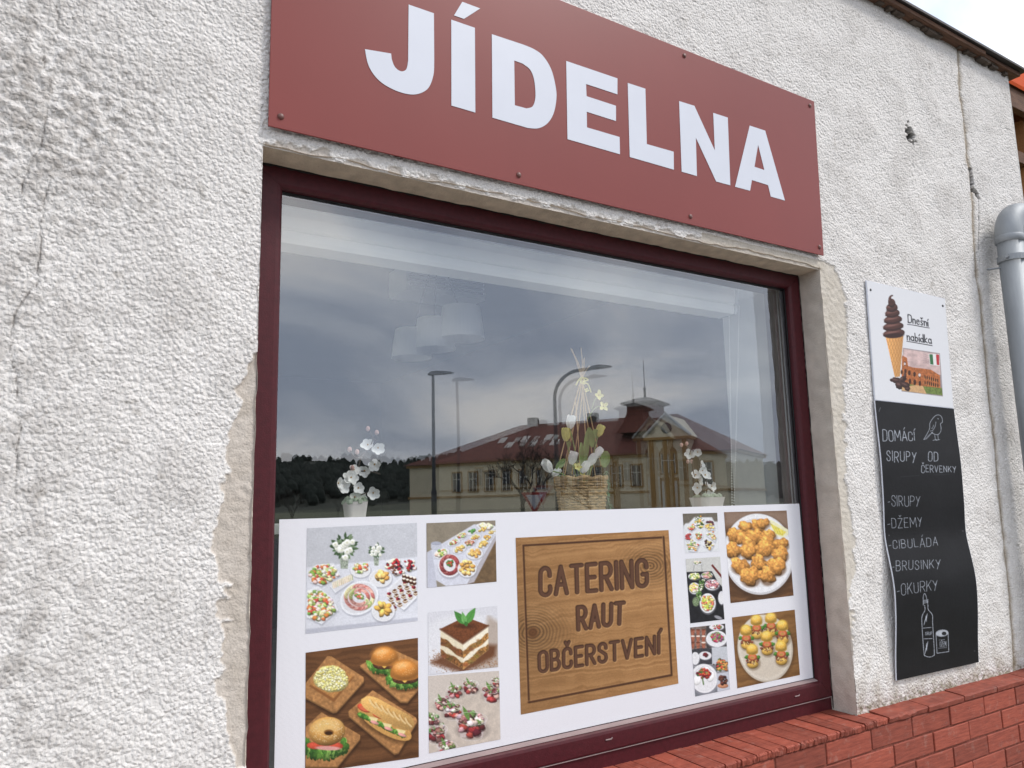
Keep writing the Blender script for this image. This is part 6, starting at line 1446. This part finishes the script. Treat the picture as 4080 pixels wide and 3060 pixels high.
for (q_, mt_, L_, t_) in (((338, 1030), 'petal', 0.046, 0.1), ((310, 1105), 'cream', 0.044, -0.2), ((512, 1082), 'cream', 0.042, 0.4), ((350, 1245), 'petal', 0.044, 0.2), ((200, 1296), 'petal', 0.046, -1.1), ((502, 1216), 'petal', 0.042, 0.8), ((466, 1256), 'petal', 0.042, 0.7), ((422, 1302), 'petal', 0.042, 0.7), ((250, 1330), 'petal', 0.034, 1.2)):
    tulip(q_, mt_, L_, t_, rr.uniform(-0.05, 0.0))
for (q_, mt_, L_, n_) in (((505, 870), 'cream', 0.020, 4), ((534, 936), 'cream', 0.020, 4), ((378, 1298), 'cream', 0.016, 5), ((405, 1332), 'cream', 0.016, 5), ((432, 838), 'cream', 0.010, 4)):
    blossom(bk, tb(q_, -0.03), Vector((-0.3, -1, 0.2)), L_, rr, mt_, n_, 0.35, 0.36)
MB().tube(smooth_loop([tuple(tb(q_)) for q_ in ((440, 1010), (470, 960), (500, 935), (530, 938))], 4), 0.0018, 5).tube(smooth_loop([tuple(tb(q_)) for q_ in ((465, 950), (480, 900), (500, 872))], 4), 0.0018, 5).build('stem', M['leafg'], bk)
lf = MB()
for (q0, q1, w_) in (((420, 1280), (430, 1080), 0.012), ((470, 1180), (440, 1060), 0.016), ((540, 1300), (545, 1200), 0.020), ((505, 1120), (470, 1075), 0.014), ((250, 1310), (300, 1250), 0.012), ((400, 1300), (395, 1150), 0.010), ((330, 1180), (325, 1140), 0.008)):
    a_, b_ = tb(q0, -0.02), tb(q1, -0.03); petal_mb(lf, a_, b_ - a_, Vector((-0.2, -1, 0)), (b_ - a_).length, w_, 0.15)
lf.build('leaves', M['leafg'], bk, smooth=True, kind='stuff')
pm = MB()
for k in range(150):
    t = rr.random(); base = tb((545 + 30 * t + 8 * math.sin(6 * t), 1320 + 215 * t), -0.02); d_ = Vector((rr.uniform(-1, 1), rr.uniform(-1, 0.6), rr.uniform(-0.9, 0.3))) * 0.022
    petal_mb(pm, base, d_, Vector((0, 0, 1)), d_.length, 0.0022, 0.1, 2, 1)
pm.build('hanging_plume', M['plume'], bk, kind='stuff')

# ---- roller blind at the head of the window
CY_ = 0.262
cz = W(1130, 966, CY_).z; cx1 = W(2925, 1245, CY_).x
bl = empty('roller_blind', (1.5, 0.30, cz)); tag(bl, 'white rolled up blind cassette with a bead chain at the head of the window', 'roller blind')
prof = [(0.262, cz), (0.256, cz + 0.012), (0.256, cz + 0.034), (0.262, cz + 0.038), (0.252, cz + 0.045), (0.246, cz + 0.075), (0.250, cz + 0.100), (0.262, cz + 0.118), (0.262, cz + 0.17), (0.345, cz + 0.17), (0.345, cz)]
MB().prism([rel((GX0 + 0.006, a_, b_), bl) for a_, b_ in prof], (cx1 - GX0 - 0.010, 0, 0)).build('cassette', M['blind'], bl)
MB().prism([rel((cx1 - 0.003, a_ - 0.004 if a_ < 0.3 else a_ + 0.004, b_), bl) for a_, b_ in prof], (0.012, 0, 0)).build('end_cap', M['inside'], bl)
beads = MB()
for (q0, q1, sag) in (((2905, 1252), (2917, 2014), 0.0), ((2945, 1222), (2924, 2005), 0.004)):
    a_, b_ = W(*q0, 0.285), W(*q1, 0.285); n_ = int((a_ - b_).length / 0.0105)
    for k in range(n_ + 1):
        c = a_.lerp(b_, k / n_) - bl.location + Vector((sag * math.sin(math.pi * k / n_), 0, 0)); s_ = 0.0026
        beads.lathe([(0.0001, s_), (s_ * 0.8, s_ * 0.6), (s_, 0), (s_ * 0.8, -s_ * 0.6), (0.0001, -s_)], 6, tuple(c))
    beads.tube([tuple(a_ - bl.location), tuple(b_ - bl.location)], 0.0007, 4)
beads.build('bead_chain', M['shade'], bl, smooth=True, kind='stuff')

# ---- three-shade pendant lamp and ceiling unit
PYD = 2.55
pdt = None
tops = []
rose = Vector((W(*c_pd(640, 300), PYD).x, PYD, RZ1))
pd_o = empty('pendant_lamp', rose); tag(pd_o, 'hanging lamp of three white drum shades on thin cords in the dim room', 'pendant lamp')
MB().lathe([(0.0001, 0.0), (0.07, -0.002), (0.07, -0.022), (0.05, -0.032), (0.0001, -0.034)], 20).build('ceiling_rose', M['shade'], pd_o, smooth=True)
for (bx, by, brx, ty, dy) in ((955, 1165, 310, 745, 0.0), (600, 1305, 285, 905, 0.12), (300, 1415, 280, 1045, 0.24)):
    c0 = W(*c_pd(bx, by), PYD + dy); c1 = W(*c_pd(bx - 6, ty), PYD + dy); R_ = (W(*c_pd(bx + brx, by), PYD + dy) - W(*c_pd(bx - brx, by), PYD + dy)).length / 2 * 0.86
    b_ = rel((c0.x, c0.y, c0.z), pd_o); hgt = c1.z - c0.z
    MB().lathe([(R_, 0), (R_ * 0.82, hgt), (R_ * 0.80, hgt), (R_ * 0.98, 0.0), (R_, 0)], 36, tuple(b_)).build('lamp_shade', M['shade'], pd_o, smooth=False)
    MB().tube([tuple(b_ + Vector((0, 0, hgt * 0.8))), (0.0 + (b_.x) * 0.06, 0, -0.03)], 0.0035, 6).build('cord', M['cord'], pd_o)
    MB().tube([tuple(b_ + Vector((-R_ * 0.82, 0, hgt * 0.97))), tuple(b_ + Vector((R_ * 0.82, 0, hgt * 0.97)))], 0.003, 5).lathe([(0.018, hgt * 0.97), (0.02, hgt * 0.75), (0.0001, hgt * 0.74)], 12, tuple(b_)).build('lamp_holder', M['cord'], pd_o)
AY = 3.0
a0, a1, a2 = W(*c_pd(230, 470), AY), W(*c_pd(1270, 600), AY), W(*c_pd(230, 215), AY)
ac = empty('ceiling_vent', ((a0.x + a1.x) / 2, AY, a0.z)); tag(ac, 'white slotted air vent box mounted under the room ceiling', 'air vent')
MB().box(rel((a0.x, AY, a0.z - 0.02), ac), rel((a1.x, AY + 0.3, RZ1 - 0.002), ac)).build('housing', M['acm'], ac, bevel=0.004)
for i in range(3):
    for j in range(2):
        x0_ = a0.x + (a1.x - a0.x) * (0.04 + 0.49 * j); z_ = a0.z + 0.02 + 0.035 * i
        MB().box(rel((x0_, AY - 0.004, z_), ac), rel((x0_ + (a1.x - a0.x) * 0.44, AY - 0.0005, z_ + 0.010), ac)).build('slot', M['slot'], ac)

# ================================================================== across the street (seen mirrored in the glass)
M['cream_wall'] = mat('cream_render', rgb(240, 230, 202), 0.9, var=0.08, scale=0.8)
M['ochre'] = mat('ochre_trim', rgb(178, 140, 84), 0.9, var=0.08, scale=1.5)
M['roof_red'] = mat('red_roof_tiles', rgb(112, 64, 54), 0.85, var=0.22, scale=2.5)
M['copper'] = mat('grey_metal_roof', rgb(86, 84, 84), 0.6, var=0.2, scale=2)
M['winpane'] = mat('dark_pane', rgb(40, 46, 54), 0.1, var=0.1)
M['white_fr'] = mat('white_joinery', rgb(220, 220, 214), 0.6)
M['bark'] = mat('dark_bark', rgb(52, 46, 42), 0.9, var=0.25, scale=6)
M['steel'] = mat('dark_lamp_steel', rgb(66, 68, 74), 0.5, 0.4)
M['forest'] = mat('dark_conifer', (0.018, 0.026, 0.020), 0.95, var=0.4, scale=0.05)
M['hillm'] = mat('wooded_slope', (0.03, 0.036, 0.024), 0.95, var=0.4, scale=0.02)
M['red'] = mat('red_sign_border', rgb(176, 40, 38), 0.5, var=0.03)
pL, pR = RF(25.16, 85), RF(48.67, 71)
ud = (pR - pL).normalized(); LEN = (pR - pL).length; rz = math.atan2(ud.y, ud.x)
sch = empty('school_building', (pL.x, pL.y, 0), rz); tag(sch, 'long cream building with red hipped roof, pediment and domed turret across the street', 'building')
EV = Vector((0.0, 2 * GLASS_Y + CAM_D, 0))
def u_of(az):
    d = Vector((math.sin(rad(az)), -math.cos(rad(az)))); A = np.array([[ud.x, -d.x], [ud.y, -d.y]]); s_ = np.linalg.solve(A, np.array([EV.x - pL.x, EV.y - pL.y])); return float(s_[0])
DEP, EAV, RID = 13.0, 5.75, 10.0
MB().box((0, -DEP, 0), (LEN, 0, EAV)).build('wall', M['cream_wall'], sch)
MB().box((-0.25, -DEP - 0.25, EAV - 0.25), (LEN + 0.25, 0.25, EAV)).box((-0.12, -DEP - 0.12, 2.2), (LEN + 0.12, 0.12, 2.42)).build('cornice', M['ochre'], sch)
h1, h2 = u_of(30.6) + 1.0, LEN - 6.8
rf = MB().add([(-0.5, 0.5, EAV + 0.02), (LEN + 0.5, 0.5, EAV + 0.02), (LEN + 0.5, -DEP - 0.5, EAV + 0.02), (-0.5, -DEP - 0.5, EAV + 0.02), (h1, -DEP / 2, RID), (h2, -DEP / 2, RID)], [(0, 1, 5, 4), (1, 2, 5), (2, 3, 4, 5), (3, 0, 4), (0, 3, 2, 1)]).build('roof', M['roof_red'], sch)
for x_ in (h1 + 1.0, h1 + 8.0): MB().box((x_, -DEP / 2 - 0.5, RID - 0.6), (x_ + 1.0, -DEP / 2 + 0.4, RID + 0.7)).build('chimney', M['copper'], rf)
for k in range(6):
    x_ = 9.2 + 1.35 * (k % 5) + (6.5 if k > 4 else 0); f_ = 0.35 if k % 2 else 0.5
    zz = EAV + (RID - EAV) * f_; yy = 0.5 - (DEP / 2 + 0.5) * f_; sl = (RID - EAV) / (DEP / 2 + 0.5)
    if k < 9: MB().add([(x_, yy, zz + 0.06), (x_ + 0.8, yy, zz + 0.06), (x_ + 0.8, yy - 1.0, zz + 1.0 * sl + 0.06), (x_, yy - 1.0, zz + 1.0 * sl + 0.06), (x_, yy, zz - 0.1), (x_ + 0.8, yy, zz - 0.1)], [(0, 1, 2, 3), (0, 4, 5, 1)]).build('skylight', M['white_fr'], rf)
def window_at(x_, y_, z0, z1, w_, arch=False):
    f_ = MB().box((x_ - w_ / 2 - 0.16, y_ + 0.005, z0 - 0.12), (x_ + w_ / 2 + 0.16, y_ + 0.10, z1 + 0.16)).build('window', M['ochre'], sch)
    MB().box((x_ - w_ / 2, y_ + 0.11, z0), (x_ + w_ / 2, y_ + 0.13, z1)).build('pane', M['winpane'], f_)
    MB().box((x_ - 0.04, y_ + 0.131, z0), (x_ + 0.04, y_ + 0.16, z1)).box((x_ - w_ / 2, y_ + 0.131, z0 + (z1 - z0) * 0.64), (x_ + w_ / 2, y_ + 0.155, z0 + (z1 - z0) * 0.64 + 0.08)).box((x_ - w_ / 2, y_ + 0.131, z0), (x_ - w_ / 2 + 0.07, y_ + 0.15, z1)).box((x_ + w_ / 2 - 0.07, y_ + 0.131, z0), (x_ + w_ / 2, y_ + 0.15, z1)).build('window_bar', M['white_fr'], f_)
ux0, ux1 = u_of(42.75), u_of(45.6); UC = (ux0 + ux1) / 2
wx = [u_of(28.6) + 1.95 * k for k in range(12)]
for x_ in [w for w in wx if w < ux0 - 1.0] + [ux1 + 1.3 + 1.9 * k for k in range(3) if ux1 + 1.3 + 1.9 * k < LEN - 0.8]: window_at(x_, 0, 2.85, 4.75, 0.95)
for x_ in (u_of(40.2), ux1 + 0.3): MB().box((x_ - 0.3, 0.0, 0.0), (x_ + 0.3, 0.14, EAV - 0.25)).build('pilaster', M['ochre'], sch)
# central bay
MB().box((ux0, -1.0, 0), (ux1, 0.9, 6.9)).build('bay_wall', M['cream_wall'], sch)
MB().box((ux0 - 0.25, -1.0, 6.9), (ux1 + 0.25, 1.2, 7.15)).build('cornice', M['ochre'], sch)
pd_ = MB().prism([(ux0 - 0.2, 1.0, 7.16), (ux1 + 0.2, 1.0, 7.16), (UC, 1.0, 9.2)], (0, -6, 0)).build('pediment', M['cream_wall'], sch)
MB().tube([(ux0 - 0.3, 1.1, 7.2), (UC, 1.1, 9.3), (ux1 + 0.3, 1.1, 7.2)], 0.16, 6).build('pediment_moulding', M['white_fr'], pd_)
MB().lathe([(0.0001, 0.1), (0.42, 0.06), (0.5, 0.0)], 20).build('round_emblem', M['copper'], pd_, (UC, 1.05, 7.95)).rotation_euler = (-math.pi / 2, 0, 0)
for x_ in (ux0 + 0.35, ux0 + 1.6, ux1 - 1.6, ux1 - 0.35): MB().box((x_ - 0.2, 0.9, 0), (x_ + 0.2, 1.05, 6.9)).build('pilaster', M['ochre'], sch)
window_at(UC, 0.9, 3.9, 5.6, 1.3)
MB().lathe([(0.0001, 0.04), (0.82, 0.03), (0.86, -0.05)], 24).build('arch_window', M['ochre'], sch, (UC, 0.95, 5.5)).rotation_euler = (-math.pi / 2, 0, 0)
dr = MB().box((UC - 0.85, 0.905, 0.3), (UC + 0.85, 1.0, 3.5)).build('door', M['ochre'], sch)
for s_ in (-1, 1): MB().box((UC + s_ * 0.40 - 0.3, 1.005, 0.6), (UC + s_ * 0.40 + 0.3, 1.03, 3.2)).build('door_panel', M['white_fr'], dr)
# turret
UD = u_of(42.4) - 1.0; DY = -3.6
dm = MB(); vs = []; prof = [(2.3, 8.0), (1.75, 9.0), (1.45, 9.9), (1.42, 10.6), (1.95, 10.8), (1.85, 10.95), (0.8, 11.35), (0.12, 11.55)]
for (hw, z_) in prof: vs += [(UD - hw, DY - hw, z_), (UD + hw, DY - hw, z_), (UD + hw, DY + hw, z_), (UD - hw, DY + hw, z_)]
tur = MB().add(vs[:16], [(i * 4 + k, i * 4 + (k + 1) % 4, i * 4 + 4 + (k + 1) % 4, i * 4 + 4 + k) for i in range(3) for k in range(4)]).build('turret', M['roof_red'], sch)
MB().add(vs[12:], [(i * 4 + k, i * 4 + (k + 1) % 4, i * 4 + 4 + (k + 1) % 4, i * 4 + 4 + k) for i in range(4) for k in range(4)]).build('turret_cap', M['copper'], tur)
MB().tube([(UD, DY, 11.5), (UD, DY, 12.3), (UD, DY, 12.5), (UD, DY, 15.2)], [0.12, 0.12, 0.05, 0.035], 6).lathe([(0.0001, 0.22), (0.2, 0.0), (0.0001, -0.22)], 8, (UD, DY, 12.4)).build('spire', M['copper'], tur)

# ---- street lamps
def lamp_head(mb, c, d, L=0.75):
    d = Vector(d).normalized(); s_ = Vector((-d.y, d.x, 0)); c = Vector(c); vs = []
    st = [(0.0, 0.05, 0.05), (0.10, 0.10, 0.09), (0.35, 0.16, 0.10), (0.7, 0.15, 0.06), (0.92, 0.09, 0.03), (1.0, 0.02, 0.01)]
    for (t, w_, h_) in [(q[0], q[1] * 1.5, q[2] * 1.7) for q in st]:
        p_ = c + d * (L * t) + Vector((0, 0, 0.10 * t))
        vs += [p_ + s_ * w_, p_ - s_ * w_, p_ - s_ * w_ * 0.8 + Vector((0, 0, h_)), p_ + s_ * w_ * 0.8 + Vector((0, 0, h_))]
    fs = [(i * 4 + k, i * 4 + (k + 1) % 4, i * 4 + 4 + (k + 1) % 4, i * 4 + 4 + k) for i in range(len(st) - 1) for k in range(4)] + [(3, 2, 1, 0), tuple(len(vs) - 4 + k for k in range(4))]
    mb.add(vs, fs); return mb
def side_dir(az): return Vector((math.cos(rad(az)), math.sin(rad(az)), 0))
lp = RF(26.9, 37); l1 = empty('street_lamp', lp); tag(l1, 'straight dark street lamp with a flat head mirrored beside the hills', 'street lamp', 'street lamps along the road')
HT = CAM_H + 37 * math.tan(rad(9.55)) - 0.1
MB().tube([(0, 0, 0), (0, 0, 2.2), (0, 0, 2.3), (0, 0, HT)], [0.13, 0.13, 0.09, 0.075], 10).build('pole', M['steel'], l1, smooth=True)
lamp_head(MB(), (-0.25 * side_dir(26.9).x, -0.25 * side_dir(26.9).y, HT), side_dir(26.9), 1.25).build('lamp_head', M['steel'], l1)
lp = RF(35.9, 37); l2 = empty('street_lamp', lp); tag(l2, 'curved arm street lamp mirrored behind the flower basket', 'street lamp', 'street lamps along the road')
HT = CAM_H + 37 * math.tan(rad(9.7)); sdv = side_dir(37.5)
pts = [(0, 0, 0), (0, 0, 2.3), (0, 0, HT - 1.45)] + [tuple(sdv * (1.35 * (1 - math.cos(rad(a_)))) + Vector((0, 0, HT - 1.45 + 1.35 * math.sin(rad(a_))))) for a_ in range(10, 86, 8)] + [tuple(sdv * 1.75 + Vector((0, 0, HT - 0.06)))]
MB().tube(pts, [0.13, 0.12] + [0.085] * (len(pts) - 2), 10).build('pole', M['steel'], l2, smooth=True)
lamp_head(MB(), tuple(sdv * 1.7 + Vector((0, 0, HT - 0.1))), sdv, 1.1).build('lamp_head', M['steel'], l2)
l3 = copy_tree(l2); l3.location = RF(50.2, 150); l3['label'] = 'far curved arm street lamp mirrored before the pale hill'
# ---- give way sign
yp = RF(34.2, 27); ys = empty('give_way_sign', yp, rad(34.2) + 0.0); tag(ys, 'white triangular give way sign with red border mirrored beside the wicker basket', 'road sign')
tri = lambda r_, y_: [(-r_ * 0.866, y_, 1.68 + r_ * 0.5), (r_ * 0.866, y_, 1.68 + r_ * 0.5), (0, y_, 1.68 - r_)]
MB().prism(tri(0.52, 0.012), (0, 0.006, 0)).build('red_triangle', M['red'], ys); MB().prism(tri(0.34, 0.0195), (0, 0.003, 0)).build('white_triangle', M['vinyl'], ys); MB().tube([(0, -0.02, 0), (0, -0.02, 2.1)], 0.03, 8).build('post', M['zinc'], ys)
# ---- bare trees
def bare_tree(label, az, d, hgt, seed, spread=0.6):
    rr2 = random.Random(seed); t = empty('bare_tree', RF(az, d)); tag(t, label, 'tree', 'bare winter trees by the road')
    trunk = MB(); twigs = MB()
    def grow(p_, dr_, L, r_, lev):
        n_ = 3; pts = [p_]; q_ = Vector(p_); dd = Vector(dr_)
        for i in range(n_):
            dd = (dd + Vector((rr2.uniform(-1, 1), rr2.uniform(-1, 1), rr2.uniform(-0.3, 0.6))) * 0.16).normalized(); q_ = q_ + dd * (L / n_); pts.append(tuple(q_))
        (trunk if lev < 2 else twigs).tube(pts, [r_ * (1 - 0.35 * i / n_) for i in range(n_ + 1)], 6 if lev < 2 else 3, cap=False)
        if lev >= 5: return
        k_ = 4 if lev < 3 else 3
        for i in range(k_):
            f_ = rr2.uniform(0.45, 1.0); ip = min(n_ - 1, int(f_ * n_)); b_ = Vector(pts[ip]).lerp(Vector(pts[ip + 1]), f_ * n_ - ip if f_ < 1 else 1.0)
            nd = (dd + Vector((rr2.uniform(-1, 1), rr2.uniform(-1, 1), rr2.uniform(-0.25, 0.7))) * spread * 1.5).normalized()
            grow(tuple(b_), nd, L * rr2.uniform(0.55, 0.78), max(0.016, r_ * 0.55), lev + 1)
    grow((0, 0, 0), Vector((0, 0, 1)), hgt * 0.36, hgt * 0.022, 0)
    trunk.build('trunk', M['bark'], t, smooth=True); twigs.build('crown', M['bark'], t)
bare_tree('wide bare tree mirrored to one side of the flower basket', 33.4, 46, 6.8, 3, 0.62)
bare_tree('low bare tree mirrored between the basket and the domed turret', 38.4, 50, 4.6, 7, 0.7)
bare_tree('small bare tree mirrored at the foot of the dark hill', 17.0, 60, 4.0, 11, 0.6)
# ---- wooded hills
hx = np.linspace(-75, 82, 160)
def crest(az, k): return (24 - 9 * max(0, (az - 20) / 35)) * k * (1 + 0.10 * math.sin(az * 0.23) + 0.05 * math.sin(az * 0.71 + 1)) 
for (nm, d0, k_, mtl, lab) in (('hill', 400, 0.80, 'hillm', 'dark wooded hill mirrored beyond the cream building'), ('far_hill', 900, 2.3, 'hillm', 'far blue wooded ridge mirrored above the dark hill')):
    vs = []; fs = []
    for az in hx:
        for (dd, hf) in ((d0 * 0.62, -0.05), (d0 * 0.8, 0.45), (d0, 1.0), (d0 * 1.3, 1.0), (d0 * 1.5, -0.1)): vs.append(RF(az, dd, crest(az, k_) * hf))
    for i in range(len(hx) - 1):
        for k in range(4): a_ = i * 5 + k; fs.append((a_, a_ + 5, a_ + 6, a_ + 1))
    o = MB().add(vs, fs).build(nm, M[mtl], smooth=True); tag(o, lab, 'hill', kind='structure')
    rr3 = random.Random(d0); fo = MB()
    for k in range(2600 if d0 < 500 else 1500):
        az = rr3.uniform(0, 66); t = rr3.random() ** 0.6; dd = d0 * (0.66 + 0.36 * t); hf = np.interp(dd / d0, [0.62, 0.8, 1.0], [-0.05, 0.45, 1.0]); z_ = crest(az, k_) * hf
        th = rr3.uniform(4, 6.5) * (1 if d0 < 500 else 1.3); w_ = th * rr3.uniform(0.35, 0.6); p_ = RF(az, dd, z_ - 0.5)
        fo.lathe([(w_ * 0.7, th * 0.05), (w_, th * 0.35), (w_ * 0.75, th * 0.7), (w_ * 0.3, th * 0.92), (0.02, th)], 6, tuple(p_))
    o = fo.build('forest', M['forest']); tag(o, 'dark conifer forest covering the ' + ('nearer' if d0 < 500 else 'farther') + ' hill', 'forest', kind='stuff')
